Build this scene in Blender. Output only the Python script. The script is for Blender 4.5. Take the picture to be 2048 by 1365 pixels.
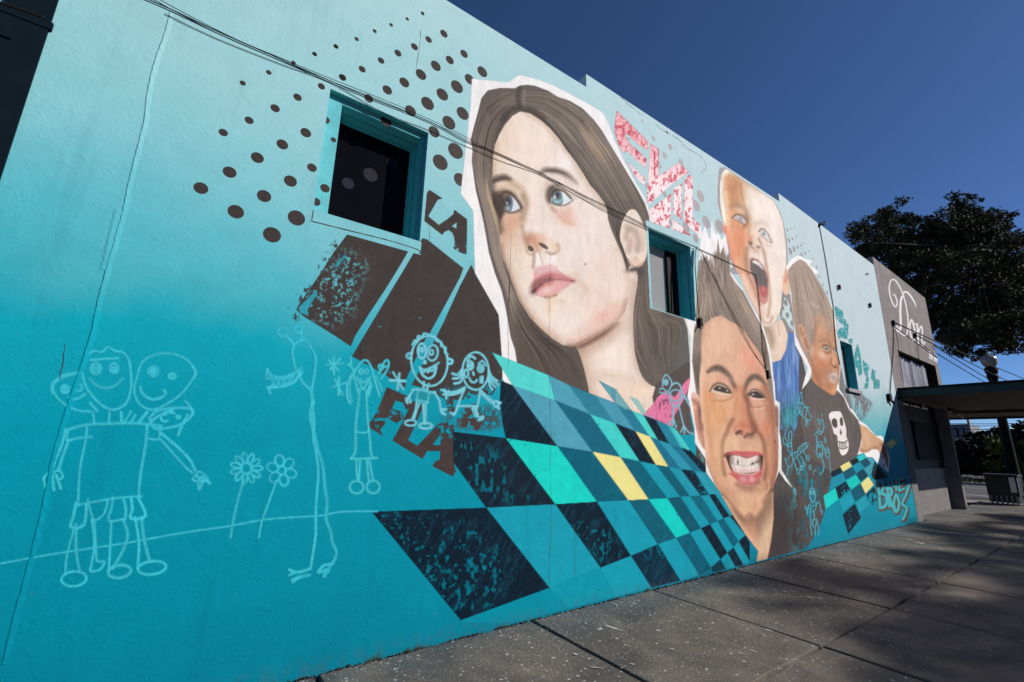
import bpy, bmesh, math, random
import numpy as np
from mathutils import Vector, Matrix

scene = bpy.context.scene
col = scene.collection
for o in list(bpy.data.objects):
    bpy.data.objects.remove(o)

# ================================================================ camera, sky, sun, exposure
CAM_H, CAM_D, FPX = 1.5, 3.4336, 884.36          # eye height, distance to the wall plane (y = 0), focal length in image pixels
YAW, PITCH, ROLL = math.radians(35.024), math.radians(13.170), math.radians(1.5408)
_F = Vector((math.sin(YAW) * math.cos(PITCH), math.cos(YAW) * math.cos(PITCH), math.sin(PITCH)))
_R0 = Vector((math.cos(YAW), -math.sin(YAW), 0)); _U0 = _R0.cross(_F)
CR = _R0 * math.cos(ROLL) + _U0 * math.sin(ROLL); CU = -_R0 * math.sin(ROLL) + _U0 * math.cos(ROLL)
cam_d = bpy.data.cameras.new('camera'); cam = bpy.data.objects.new('camera', cam_d); col.objects.link(cam)
cam_d.sensor_fit = 'HORIZONTAL'; cam_d.sensor_width = 36.0; cam_d.lens = FPX / 2048 * 36.0
cam_d.clip_start = 0.05; cam_d.clip_end = 2000
m = Matrix.Identity(4)
for i in range(3):
    m[i][0], m[i][1], m[i][2] = CR[i], CU[i], -_F[i]
m[0][3], m[1][3], m[2][3] = 0, -CAM_D, CAM_H
cam.matrix_world = m
scene.camera = cam

SUN = Vector((2.47, -2.40, 2.03)).normalized()   # towards the sun (from the canopy's shadow on the wall)
world = bpy.data.worlds.new('World'); scene.world = world; world.use_nodes = True
wn = world.node_tree.nodes; wl = world.node_tree.links
bgn = wn['Background']; sky = wn.new('ShaderNodeTexSky'); sky.sky_type = 'NISHITA'; sky.sun_disc = False
sky.sun_elevation = math.asin(SUN.z); sky.sun_rotation = math.atan2(SUN.x, SUN.y)
sky.altitude = 0; sky.air_density = 0.62; sky.dust_density = 0.2; sky.ozone_density = 9.0
wl.new(sky.outputs[0], bgn.inputs[0]); bgn.inputs[1].default_value = 0.092
sd = bpy.data.lights.new('sun', 'SUN'); sd.energy = 4.95; sd.angle = math.radians(0.55); sd.color = (1.0, 0.95, 0.88)
so = bpy.data.objects.new('sun', sd); col.objects.link(so); so.rotation_euler = (-SUN).to_track_quat('-Z', 'Y').to_euler()
so.location = (0, -10, 20)
scene.view_settings.view_transform = 'Standard'; scene.view_settings.look = 'None'
scene.view_settings.exposure = 0.12; scene.view_settings.gamma = 1.0; scene.view_settings.use_curve_mapping = False
scene.cycles.max_bounces = 5; scene.cycles.transparent_max_bounces = 24

# ================================================================ helpers from image pixels to scene points
def ray(u, v):
    d = CR * ((u - 1024) / FPX) + CU * (-(v - 682.5) / FPX) + _F
    return d
def W(u, v, off=0.0):
    """image pixel -> (x, z) on the wall, off metres in front of it"""
    d = ray(u, v); t = (CAM_D - off) / d.y
    return d.x * t, CAM_H + d.z * t
def PX(u, v, X):
    """image pixel -> point on the plane x = X"""
    d = ray(u, v); t = X / d.x
    return Vector((X, -CAM_D + d.y * t, CAM_H + d.z * t))
def GR(u, v):
    d = ray(u, v); t = -CAM_H / d.z
    return Vector((d.x * t, -CAM_D + d.y * t, 0))

# ================================================================ object helpers
def tag(o, label=None, cat=None, group=None, kind=None):
    if label: o['label'] = label
    if cat: o['category'] = cat
    if group: o['group'] = group
    if kind: o['kind'] = kind
    return o
def empty(name, loc=(0, 0, 0)):
    o = bpy.data.objects.new(name, None); col.objects.link(o); o.location = loc
    o.empty_display_size = 0.2
    return o
def link(name, me, parent=None, mat=None):
    o = bpy.data.objects.new(name, me); col.objects.link(o)
    if mat is not None and not me.materials:
        me.materials.append(mat)
    if parent is not None:
        o.parent = parent
        o.matrix_parent_inverse = Matrix.Translation(-parent_origin(parent))
    return o
def parent_origin(p):
    v = Vector(p.location)
    while p.parent is not None:
        p = p.parent; v = v + Vector(p.location) * 0
    return v
class MB:
    """collects simple shapes into one mesh"""
    def __init__(s):
        s.v, s.f = [], []
    def quad(s, *p):
        n = len(s.v); s.v += [tuple(q) for q in p]; s.f.append(tuple(range(n, n + len(p)))); return s
    def box(s, x0, x1, y0, y1, z0, z1):
        n = len(s.v)
        s.v += [(x, y, z) for z in (z0, z1) for y in (y0, y1) for x in (x0, x1)]
        s.f += [tuple(n + i for i in q) for q in ((0, 2, 3, 1), (4, 5, 7, 6), (0, 1, 5, 4), (2, 6, 7, 3), (0, 4, 6, 2), (1, 3, 7, 5))]
        return s
    def tube(s, pts, r, k=6, r1=None):
        pts = [Vector(p) for p in pts]; n0 = len(s.v); m_ = len(pts)
        for i, p in enumerate(pts):
            d = (pts[min(i + 1, m_ - 1)] - pts[max(i - 1, 0)])
            if d.length < 1e-9: d = Vector((0, 0, 1))
            d.normalize()
            a = d.orthogonal().normalized() if i == 0 else (a - d * a.dot(d)).normalized()
            b = d.cross(a); rr = r if r1 is None else r + (r1 - r) * i / max(1, m_ - 1)
            for j in range(k):
                t = 2 * math.pi * j / k
                s.v.append(tuple(p + a * (rr * math.cos(t)) + b * (rr * math.sin(t))))
        for i in range(m_ - 1):
            for j in range(k):
                q = n0 + i * k; s.f.append((q + j, q + (j + 1) % k, q + k + (j + 1) % k, q + k + j))
        s.f.append(tuple(n0 + j for j in reversed(range(k)))); s.f.append(tuple(n0 + (m_ - 1) * k + j for j in range(k)))
        return s
    def lathe(s, c, prof, k=14):
        n0 = len(s.v)
        for r, z in prof:
            for j in range(k):
                t = 2 * math.pi * j / k; s.v.append((c[0] + r * math.cos(t), c[1] + r * math.sin(t), c[2] + z))
        for i in range(len(prof) - 1):
            for j in range(k):
                q = n0 + i * k; s.f.append((q + j, q + (j + 1) % k, q + k + (j + 1) % k, q + k + j))
        s.f.append(tuple(n0 + j for j in reversed(range(k)))); s.f.append(tuple(n0 + (len(prof) - 1) * k + j for j in range(k)))
        return s
    def build(s, name, mat=None, parent=None, smooth=False, bevel=0.0):
        me = bpy.data.meshes.new(name); me.from_pydata(s.v, [], s.f)
        if bevel > 0:
            bm = bmesh.new(); bm.from_mesh(me)
            bmesh.ops.bevel(bm, geom=list(bm.edges), offset=bevel, segments=2, affect='EDGES', profile=0.7)
            bm.to_mesh(me); bm.free()
        if smooth:
            me.polygons.foreach_set('use_smooth', np.ones(len(me.polygons), bool))
        me.update()
        return link(name, me, parent, mat)

# ================================================================ materials
def lin(c):
    """photographed paint colour (0-255) -> reflectance"""
    out = []
    for v in c[:3]:
        v = v / 255
        out.append(v / 12.92 if v <= 0.04045 else ((v + 0.055) / 1.055) ** 2.4)
    return (out[0], out[1], out[2], 1)
KEXP = 1.06      # brightness of sunlit white on this wall; paint reflectance = seen colour / KEXP
def alb(c):
    l = lin(c)
    return tuple(min(0.88, v / KEXP) for v in l[:3]) + (1,)

def nodes(name):
    mt = bpy.data.materials.new(name); mt.use_nodes = True
    return mt, mt.node_tree.nodes, mt.node_tree.links, mt.node_tree.nodes['Principled BSDF']
def relief_group():
    g = bpy.data.node_groups.new('plaster_relief', 'ShaderNodeTree')
    g.interface.new_socket('Normal', in_out='OUTPUT', socket_type='NodeSocketVector')
    n, l = g.nodes, g.links
    out = n.new('NodeGroupOutput'); geo = n.new('ShaderNodeNewGeometry')
    a = n.new('ShaderNodeTexNoise'); a.inputs['Scale'].default_value = 34; a.inputs['Detail'].default_value = 5; a.inputs['Roughness'].default_value = 0.6
    b = n.new('ShaderNodeTexNoise'); b.inputs['Scale'].default_value = 3.2; b.inputs['Detail'].default_value = 4; b.inputs['Distortion'].default_value = 1.2
    v = n.new('ShaderNodeTexNoise'); v.inputs['Scale'].default_value = 9; v.inputs['Detail'].default_value = 3; v.inputs['Distortion'].default_value = 3.5
    rr = n.new('ShaderNodeValToRGB'); rr.color_ramp.elements[0].position = 0.56; rr.color_ramp.elements[1].position = 0.63
    ad = n.new('ShaderNodeMath'); ad.operation = 'MULTIPLY_ADD'; ad.inputs[1].default_value = 1.4
    ad2 = n.new('ShaderNodeMath'); ad2.operation = 'MULTIPLY_ADD'; ad2.inputs[1].default_value = 0.35
    bp = n.new('ShaderNodeBump'); bp.inputs['Strength'].default_value = 0.22; bp.inputs['Distance'].default_value = 0.008
    for t in (a, b, v): l.new(geo.outputs['Position'], t.inputs['Vector'])
    l.new(b.outputs['Fac'], ad.inputs[0]); l.new(a.outputs['Fac'], ad.inputs[2])
    l.new(v.outputs['Fac'], rr.inputs[0]); l.new(rr.outputs[0], ad2.inputs[0]); l.new(ad.outputs[0], ad2.inputs[2])
    l.new(ad2.outputs[0], bp.inputs['Height']); l.new(bp.outputs[0], out.inputs[0])
    return g
RELIEF = relief_group()
def use_relief(n, l, b):
    g = n.new('ShaderNodeGroup'); g.node_tree = RELIEF; l.new(g.outputs[0], b.inputs['Normal'])

def mat_plain(name, c, rough=0.6, metal=0.0, noise=0.0, scale=8.0, bump=0.0, relief=False, spec=0.5):
    mt, n, l, b = nodes(name)
    b.inputs['Roughness'].default_value = rough; b.inputs['Metallic'].default_value = metal; b.inputs['Specular IOR Level'].default_value = spec
    if noise > 0:
        geo = n.new('ShaderNodeNewGeometry'); t = n.new('ShaderNodeTexNoise'); t.inputs['Scale'].default_value = scale; t.inputs['Detail'].default_value = 6; t.inputs['Roughness'].default_value = 0.65
        l.new(geo.outputs['Position'], t.inputs['Vector'])
        r = n.new('ShaderNodeValToRGB'); r.color_ramp.elements[0].position = 0.3; r.color_ramp.elements[1].position = 0.72
        r.color_ramp.elements[0].color = tuple(max(0, v * (1 - noise)) for v in c[:3]) + (1,)
        r.color_ramp.elements[1].color = tuple(min(1, v * (1 + noise)) for v in c[:3]) + (1,)
        l.new(t.outputs['Fac'], r.inputs[0]); l.new(r.outputs[0], b.inputs['Base Color'])
        if bump > 0:
            bp = n.new('ShaderNodeBump'); bp.inputs['Strength'].default_value = bump; bp.inputs['Distance'].default_value = 0.02
            l.new(t.outputs['Fac'], bp.inputs['Height']); l.new(bp.outputs[0], b.inputs['Normal'])
    else:
        b.inputs['Base Color'].default_value = tuple(c[:3]) + (1,)
    if relief: use_relief(n, l, b)
    return mt

def weather(n, l, b, geo, sx, colr):
    """roller patches, faint runs and dirt splashed up from the pavement"""
    def nz(scale, det, vec):
        t_ = n.new('ShaderNodeTexNoise'); t_.inputs['Scale'].default_value = scale; t_.inputs['Detail'].default_value = det; t_.inputs['Roughness'].default_value = 0.62; l.new(vec, t_.inputs['Vector']); return t_.outputs['Fac']
    def mp(fac, a, c, d, e_):
        q = n.new('ShaderNodeMapRange'); q.inputs['From Min'].default_value = a; q.inputs['From Max'].default_value = c; q.inputs['To Min'].default_value = d; q.inputs['To Max'].default_value = e_; l.new(fac, q.inputs['Value']); return q.outputs[0]
    def mul(a, c):
        q = n.new('ShaderNodeMath'); q.operation = 'MULTIPLY'; l.new(a, q.inputs[0]); l.new(c, q.inputs[1]); return q.outputs[0]
    def over(c, fac, rgb, mode='MIX'):
        q = n.new('ShaderNodeMix'); q.data_type = 'RGBA'; q.blend_type = mode; l.new(fac, q.inputs[0]); l.new(c, q.inputs[6]); q.inputs[7].default_value = rgb; return q.outputs[2]
    pos = geo.outputs['Position']
    st = n.new('ShaderNodeVectorMath'); st.operation = 'MULTIPLY'; st.inputs[1].default_value = (7.0, 1.0, 0.55); l.new(pos, st.inputs[0])
    c = over(colr, mp(nz(1.7, 6, pos), 0.5, 0.78, 0.0, 0.34), (0.62, 0.70, 0.72, 1), 'MULTIPLY')
    c = over(c, mp(nz(2.6, 5, pos), 0.55, 0.8, 0.0, 0.30), (0.55, 0.62, 0.62, 1), 'SCREEN' if False else 'SOFT_LIGHT')
    c = over(c, mp(nz(1.0, 5, st.outputs[0]), 0.56, 0.80, 0.0, 0.30), (0.45, 0.55, 0.58, 1), 'MULTIPLY')
    low = mul(mp(sx.outputs['Z'], 0.0, 0.13, 1.0, 0.0), mp(nz(14, 6, pos), 0.42, 0.75, 0.0, 0.6))
    c = over(c, low, (0.055, 0.075, 0.078, 1))
    sc = mul(mp(nz(22, 3, pos), 0.66, 0.70, 0.0, 1.0), mp(nz(1.9, 3, pos), 0.52, 0.66, 0.0, 0.35))
    c = over(c, sc, (0.10, 0.20, 0.22, 1))
    l.new(c, b.inputs['Base Color'])

def mat_wall():
    """sprayed teal fade: pale above, deep teal below"""
    mt, n, l, b = nodes('teal_fade_paint')
    geo = n.new('ShaderNodeNewGeometry'); sx = n.new('ShaderNodeSeparateXYZ'); l.new(geo.outputs['Position'], sx.inputs[0])
    t = n.new('ShaderNodeTexNoise'); t.inputs['Scale'].default_value = 0.9; t.inputs['Detail'].default_value = 4
    l.new(geo.outputs['Position'], t.inputs['Vector'])
    ma = n.new('ShaderNodeMath'); ma.operation = 'MULTIPLY_ADD'; ma.inputs[1].default_value = 1.0; l.new(t.outputs['Fac'], ma.inputs[0]); l.new(sx.outputs['Z'], ma.inputs[2])
    sh = n.new('ShaderNodeMapRange'); sh.inputs['From Min'].default_value = -1.0; sh.inputs['From Max'].default_value = 12.0; sh.inputs['To Min'].default_value = -0.36; sh.inputs['To Max'].default_value = 0.10; l.new(sx.outputs['X'], sh.inputs['Value'])
    ms = n.new('ShaderNodeMath'); ms.operation = 'ADD'; l.new(ma.outputs[0], ms.inputs[0]); l.new(sh.outputs[0], ms.inputs[1])
    mr = n.new('ShaderNodeMapRange'); mr.inputs['From Min'].default_value = 0.0; mr.inputs['From Max'].default_value = 6.5; l.new(ms.outputs[0], mr.inputs['Value'])
    r = n.new('ShaderNodeValToRGB'); e = r.color_ramp.elements
    e[0].position = 0.0; e[0].color = alb((0, 118, 142)); e[1].position = 1.0; e[1].color = alb((176, 210, 214))
    for p, c in ((0.12, (0, 134, 157)), (0.26, (0, 147, 169)), (0.36, (12, 160, 180)), (0.44, (84, 180, 194)), (0.53, (126, 194, 203)), (0.68, (154, 203, 209))):
        k = e.new(p); k.color = alb(c)
    # paler, greyer teal towards the shop end
    rg = n.new('ShaderNodeValToRGB'); g_ = rg.color_ramp.elements
    g_[0].position = 0.36; g_[0].color = alb((40, 166, 180)); g_[1].position = 0.56; g_[1].color = alb((190, 207, 212))
    l.new(mr.outputs[0], rg.inputs[0])
    gx = n.new('ShaderNodeMapRange'); gx.inputs['From Min'].default_value = 2.0; gx.inputs['From Max'].default_value = 10.0; l.new(sx.outputs['X'], gx.inputs['Value'])
    gz = n.new('ShaderNodeMapRange'); gz.inputs['From Min'].default_value = 0.33; gz.inputs['From Max'].default_value = 0.45; l.new(mr.outputs[0], gz.inputs['Value'])
    gm = n.new('ShaderNodeMath'); gm.operation = 'MULTIPLY'; l.new(gx.outputs[0], gm.inputs[0]); l.new(gz.outputs[0], gm.inputs[1])
    l.new(mr.outputs[0], r.inputs[0])
    mg = n.new('ShaderNodeMix'); mg.data_type = 'RGBA'; l.new(gm.outputs[0], mg.inputs[0]); l.new(r.outputs[0], mg.inputs[6]); l.new(rg.outputs[0], mg.inputs[7])
    f = n.new('ShaderNodeTexNoise'); f.inputs['Scale'].default_value = 5; f.inputs['Detail'].default_value = 8; f.inputs['Roughness'].default_value = 0.7; l.new(geo.outputs['Position'], f.inputs['Vector'])
    mx = n.new('ShaderNodeMix'); mx.data_type = 'RGBA'; mx.blend_type = 'OVERLAY'; mx.inputs[0].default_value = 0.12
    l.new(mg.outputs[2], mx.inputs[6]); l.new(f.outputs['Fac'], mx.inputs[7])
    weather(n, l, b, geo, sx, mx.outputs[2])
    b.inputs['Roughness'].default_value = 0.7; b.inputs['Specular IOR Level'].default_value = 0.06
    use_relief(n, l, b)
    return mt

def mat_mural():
    """brushed paint whose colour and coverage are stored on the mesh points"""
    mt, n, l, b = nodes('mural_paint')
    at = n.new('ShaderNodeAttribute'); at.attribute_name = 'paint'
    geo = n.new('ShaderNodeNewGeometry'); f = n.new('ShaderNodeTexNoise'); f.inputs['Scale'].default_value = 7; f.inputs['Detail'].default_value = 8; f.inputs['Roughness'].default_value = 0.7
    l.new(geo.outputs['Position'], f.inputs['Vector'])
    mx = n.new('ShaderNodeMix'); mx.data_type = 'RGBA'; mx.blend_type = 'OVERLAY'; mx.inputs[0].default_value = 0.16
    l.new(at.outputs['Color'], mx.inputs[6]); l.new(f.outputs['Fac'], mx.inputs[7])
    sx = n.new('ShaderNodeSeparateXYZ'); l.new(geo.outputs['Position'], sx.inputs[0]); weather(n, l, b, geo, sx, mx.outputs[2])
    b.inputs['Roughness'].default_value = 0.7; b.inputs['Specular IOR Level'].default_value = 0.06
    use_relief(n, l, b)
    tr = n.new('ShaderNodeBsdfTransparent'); ms = n.new('ShaderNodeMixShader')
    l.new(at.outputs['Alpha'], ms.inputs[0]); l.new(tr.outputs[0], ms.inputs[1]); l.new(b.outputs[0], ms.inputs[2])
    l.new(ms.outputs[0], n['Material Output'].inputs[0])
    return mt

def mat_slab():
    """weathered concrete with paint drips and overspray near the wall"""
    mt, n, l, b = nodes('pavement_concrete')
    geo = n.new('ShaderNodeNewGeometry'); sx = n.new('ShaderNodeSeparateXYZ'); l.new(geo.outputs['Position'], sx.inputs[0])
    oi = n.new('ShaderNodeObjectInfo')
    def noise(sc, det=6, ro=0.6, dist=0.0):
        t = n.new('ShaderNodeTexNoise'); t.inputs['Scale'].default_value = sc; t.inputs['Detail'].default_value = det; t.inputs['Roughness'].default_value = ro; t.inputs['Distortion'].default_value = dist
        l.new(geo.outputs['Position'], t.inputs['Vector']); return t
    def ramp(src, stops):
        r = n.new('ShaderNodeValToRGB'); e = r.color_ramp.elements
        e[0].position, e[0].color = stops[0]; e[1].position, e[1].color = stops[-1]
        for p, c in stops[1:-1]:
            k = e.new(p); k.color = c
        l.new(src, r.inputs[0]); return r
    def mix(fac, a, c, mode='MIX'):
        m_ = n.new('ShaderNodeMix'); m_.data_type = 'RGBA'; m_.blend_type = mode
        if isinstance(fac, float): m_.inputs[0].default_value = fac
        else: l.new(fac, m_.inputs[0])
        l.new(a, m_.inputs[6])
        if isinstance(c, tuple): m_.inputs[7].default_value = c
        else: l.new(c, m_.inputs[7])
        return m_.outputs[2]
    big = ramp(noise(1.3, 8, 0.65, 0.6).outputs['Fac'], [(0.28, (0.058, 0.050, 0.045, 1)), (0.5, (0.112, 0.096, 0.083, 1)), (0.75, (0.215, 0.175, 0.138, 1))])
    fine = noise(55, 8, 0.75)
    c = mix(0.85, big.outputs[0], fine.outputs['Fac'], 'OVERLAY')
    # speckled aggregate
    agg = ramp(noise(190, 2, 0.5).outputs['Fac'], [(0.62, (0, 0, 0, 1)), (0.70, (1, 1, 1, 1))])
    c = mix(agg.outputs[0], c, (0.20, 0.19, 0.175, 1))
    # rusty and dark stains
    st = ramp(noise(2.6, 5, 0.6, 1.5).outputs['Fac'], [(0.60, (0, 0, 0, 1)), (0.78, (0.6, 0.6, 0.6, 1))])
    c = mix(st.outputs[0], c, (0.030, 0.027, 0.026, 1))
    ru = ramp(noise(4.1, 6, 0.7, 0.8).outputs['Fac'], [(0.64, (0, 0, 0, 1)), (0.74, (0.35, 0.35, 0.35, 1))])
    c = mix(ru.outputs[0], c, (0.16, 0.09, 0.045, 1))
    # teal overspray that thins out away from the wall
    mr = n.new('ShaderNodeMapRange'); mr.inputs['From Min'].default_value = -0.75; mr.inputs['From Max'].default_value = 0.0; l.new(sx.outputs['Y'], mr.inputs['Value'])
    ov = n.new('ShaderNodeMath'); ov.operation = 'MULTIPLY'; l.new(mr.outputs[0], ov.inputs[0])
    ovn = ramp(noise(6, 6, 0.7).outputs['Fac'], [(0.35, (0.1, 0.1, 0.1, 1)), (0.65, (0.75, 0.75, 0.75, 1))]); l.new(ovn.outputs[0], ov.inputs[1])
    c = mix(ov.outputs[0], c, (0.05, 0.085, 0.10, 1))
    # paint drops: voronoi spots, denser by the wall
    def drops(scale, size, keep, dist):
        vo = n.new('ShaderNodeTexVoronoi'); vo.inputs['Scale'].default_value = scale; vo.inputs['Randomness'].default_value = 1.0
        wob = noise(14, 2); va = n.new('ShaderNodeVectorMath'); va.operation = 'MULTIPLY_ADD'; va.inputs[1].default_value = (dist, dist, dist)
        l.new(wob.outputs['Color'], va.inputs[0]); l.new(geo.outputs['Position'], va.inputs[2]); l.new(va.outputs[0], vo.inputs['Vector'])
        sp = n.new('ShaderNodeSeparateColor'); l.new(vo.outputs['Color'], sp.inputs[0])
        th = n.new('ShaderNodeMath'); th.operation = 'MULTIPLY'; th.inputs[1].default_value = size; l.new(sp.outputs[0], th.inputs[0])
        lt = n.new('ShaderNodeMath'); lt.operation = 'LESS_THAN'; l.new(vo.outputs['Distance'], lt.inputs[0]); l.new(th.outputs[0], lt.inputs[1])
        kp = n.new('ShaderNodeMapRange'); kp.inputs['From Min'].default_value = -2.6; kp.inputs['From Max'].default_value = -0.1; kp.inputs['To Min'].default_value = 0.0; kp.inputs['To Max'].default_value = keep
        l.new(sx.outputs['Y'], kp.inputs['Value'])
        k2 = n.new('ShaderNodeMath'); k2.operation = 'LESS_THAN'; l.new(sp.outputs[1], k2.inputs[0]); l.new(kp.outputs[0], k2.inputs[1])
        mu = n.new('ShaderNodeMath'); mu.operation = 'MULTIPLY'; l.new(lt.outputs[0], mu.inputs[0]); l.new(k2.outputs[0], mu.inputs[1])
        return mu.outputs[0]
    c = mix(drops(9, 0.17, 0.6, 0.08), c, (0.42, 0.42, 0.40, 1))
    c = mix(drops(26, 0.30, 0.55, 0.04), c, (0.40, 0.40, 0.385, 1))
    c = mix(drops(60, 0.36, 0.6, 0.01), c, (0.36, 0.365, 0.36, 1))
    l.new(c, b.inputs['Base Color'])
    b.inputs['Roughness'].default_value = 0.85; b.inputs['Specular IOR Level'].default_value = 0.2
    bp = n.new('ShaderNodeBump'); bp.inputs['Strength'].default_value = 0.7; bp.inputs['Distance'].default_value = 0.007
    l.new(fine.outputs['Fac'], bp.inputs['Height']); l.new(bp.outputs[0], b.inputs['Normal'])
    return mt

M = {}
M['wall'] = mat_wall(); M['mural'] = mat_mural(); M['slab'] = mat_slab()
M['dot'] = mat_plain('dark_brown_paint', alb((64, 57, 56)), 0.5, noise=0.15, scale=20, relief=True, spec=0.06)
M['greydot'] = mat_plain('grey_paint', alb((150, 143, 147)), 0.5, noise=0.1, scale=20, relief=True, spec=0.06)
M['frame'] = mat_plain('teal_trim_paint', alb((104, 188, 196)), 0.45, noise=0.12, scale=12, relief=True, spec=0.06)
M['reveal'] = mat_plain('deep_teal_trim_paint', alb((92, 186, 194)), 0.45, noise=0.12, scale=12, relief=True, spec=0.06)
M['glassdark'] = mat_plain('dark_window_glass', (0.004, 0.004, 0.006), 0.2, spec=0.04)
M['glassdot'] = mat_plain('bluish_dot_on_glass', (0.020, 0.019, 0.032), 0.5, spec=0.05)
M['blind'] = mat_plain('pale_window_blind', (0.50, 0.49, 0.50), 0.6)
M['black'] = mat_plain('black_paint', (0.010, 0.010, 0.011), 0.7, spec=0.08)
M['cable'] = mat_plain('black_cable', (0.010, 0.009, 0.009), 0.7, spec=0.1)
M['crack'] = mat_plain('dark_crack', (0.035, 0.03, 0.028), 0.9)
M['navy'] = mat_plain('dark_navy_paint', (0.004, 0.010, 0.016), 0.7, noise=0.2, scale=6, spec=0.05)
M['joint'] = mat_plain('joint_dirt', (0.018, 0.016, 0.014), 0.95, noise=0.3, scale=40)
M['splat'] = mat_plain('dried_white_paint', (0.42, 0.42, 0.40), 0.7, noise=0.15, scale=60, spec=0.06)
M['greywall'] = mat_plain('grey_brown_stucco', alb((132, 125, 123)), 0.75, noise=0.22, scale=3.0, bump=0.3, spec=0.06)
M['whitepaint'] = mat_plain('white_sign_paint', (0.80, 0.79, 0.79), 0.6)
M['greyplinth'] = mat_plain('grey_plinth', (0.135, 0.125, 0.122), 0.8, noise=0.3, scale=5, bump=0.3)
M['palepanel'] = mat_plain('pale_grey_panel', (0.26, 0.245, 0.25), 0.7, noise=0.2, scale=4)
M['darkwood'] = mat_plain('dark_brown_soffit', (0.085, 0.062, 0.048), 0.7, noise=0.35, scale=6)
M['fascia'] = mat_plain('dark_teal_fascia', (0.022, 0.040, 0.050), 0.6, noise=0.2, scale=4, spec=0.1)
M['sheet'] = mat_plain('pale_lilac_plastic_sheet', (0.27, 0.27, 0.33), 0.45, noise=0.3, scale=2.5, bump=0.4)
M['asphalt'] = mat_plain('asphalt', (0.055, 0.050, 0.050), 0.9, noise=0.3, scale=14, bump=0.3)
M['roadline'] = mat_plain('road_line_paint', (0.62, 0.61, 0.60), 0.7, noise=0.15, scale=12)
M['concrete'] = mat_plain('plain_concrete', (0.26, 0.24, 0.22), 0.85, noise=0.25, scale=5, bump=0.2)
M['ground'] = mat_plain('bare_ground', (0.10, 0.085, 0.06), 0.95, noise=0.35, scale=0.6)
M['grass'] = mat_plain('grass', (0.055, 0.075, 0.02), 0.9, noise=0.5, scale=9)
M['metal'] = mat_plain('dark_metal', (0.022, 0.022, 0.024), 0.6, noise=0.3, scale=10, spec=0.12)
M['bark'] = mat_plain('oak_bark', (0.055, 0.042, 0.032), 0.95, noise=0.4, scale=9, bump=0.6)
M['postgrey'] = mat_plain('grey_post_paint', (0.20, 0.20, 0.20), 0.6, noise=0.2, scale=8)
M['brick'] = mat_plain('dark_red_brick', (0.11, 0.05, 0.035), 0.9, noise=0.3, scale=5)
M['farwall'] = mat_plain('grey_far_wall', (0.17, 0.17, 0.19), 0.8, noise=0.15, scale=2)
M['farglass'] = mat_plain('far_window_pane', (0.42, 0.47, 0.55), 0.25)
M['globe'] = mat_plain('smoked_lamp_glass', (0.30, 0.27, 0.22), 0.25, noise=0.4, scale=12)
def mat_leaf(name, a, b_):
    mt, n, l, b = nodes(name)
    geo = n.new('ShaderNodeNewGeometry'); t = n.new('ShaderNodeTexNoise'); t.inputs['Scale'].default_value = 1.6; t.inputs['Detail'].default_value = 5
    l.new(geo.outputs['Position'], t.inputs['Vector'])
    r = n.new('ShaderNodeValToRGB'); r.color_ramp.elements[0].position = 0.35; r.color_ramp.elements[1].position = 0.7
    r.color_ramp.elements[0].color = a + (1,); r.color_ramp.elements[1].color = b_ + (1,)
    l.new(t.outputs['Fac'], r.inputs[0]); l.new(r.outputs[0], b.inputs['Base Color'])
    b.inputs['Roughness'].default_value = 0.75; b.inputs['Specular IOR Level'].default_value = 0.15
    return mt
M['leaf'] = mat_leaf('oak_leaves', (0.022, 0.028, 0.011), (0.066, 0.066, 0.028))
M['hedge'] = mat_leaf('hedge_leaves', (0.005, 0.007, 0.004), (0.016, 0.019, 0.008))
M['shrub'] = mat_leaf('yellow_green_leaves', (0.05, 0.06, 0.012), (0.13, 0.13, 0.02))

# ================================================================ painting the mural
# ---------------------------------------------------------------- brush-work helpers (paint laid on the wall plane)
def T(x0, y0, k, pts):
    """pixels read off an image enlargement (scale k, origin x0,y0) -> full image pixels"""
    return [(x0 + p[0] / k, y0 + p[1] / k) for p in pts]

def spline(pts, n=6, closed=False):
    P_ = [np.array(p, float) for p in pts]
    m = len(P_)
    out = []
    rng_ = range(m if closed else m - 1)
    for i in rng_:
        if closed:
            a, b, c, d = P_[(i - 1) % m], P_[i], P_[(i + 1) % m], P_[(i + 2) % m]
        else:
            a, b, c, d = P_[max(i - 1, 0)], P_[i], P_[i + 1], P_[min(i + 2, m - 1)]
        for k in range(n):
            t = k / n
            out.append(0.5 * ((2 * b) + (-a + c) * t + (2 * a - 5 * b + 4 * c - d) * t * t + (-a + 3 * b - 3 * c + d) * t ** 3))
    if not closed:
        out.append(P_[-1])
    return [tuple(p) for p in out]

def box_blur(a, r):
    r = int(r)
    if r < 1:
        return a
    for ax in (0, 1):
        pad = [(0, 0)] * a.ndim
        pad[ax] = (r + 1, r)
        c = np.cumsum(np.pad(a, pad, mode='edge'), axis=ax)
        n = a.shape[ax]
        if ax == 0:
            a = (c[2 * r + 1:2 * r + 1 + n] - c[:n]) / (2 * r + 1)
        else:
            a = (c[:, 2 * r + 1:2 * r + 1 + n] - c[:, :n]) / (2 * r + 1)
    return a

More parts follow.
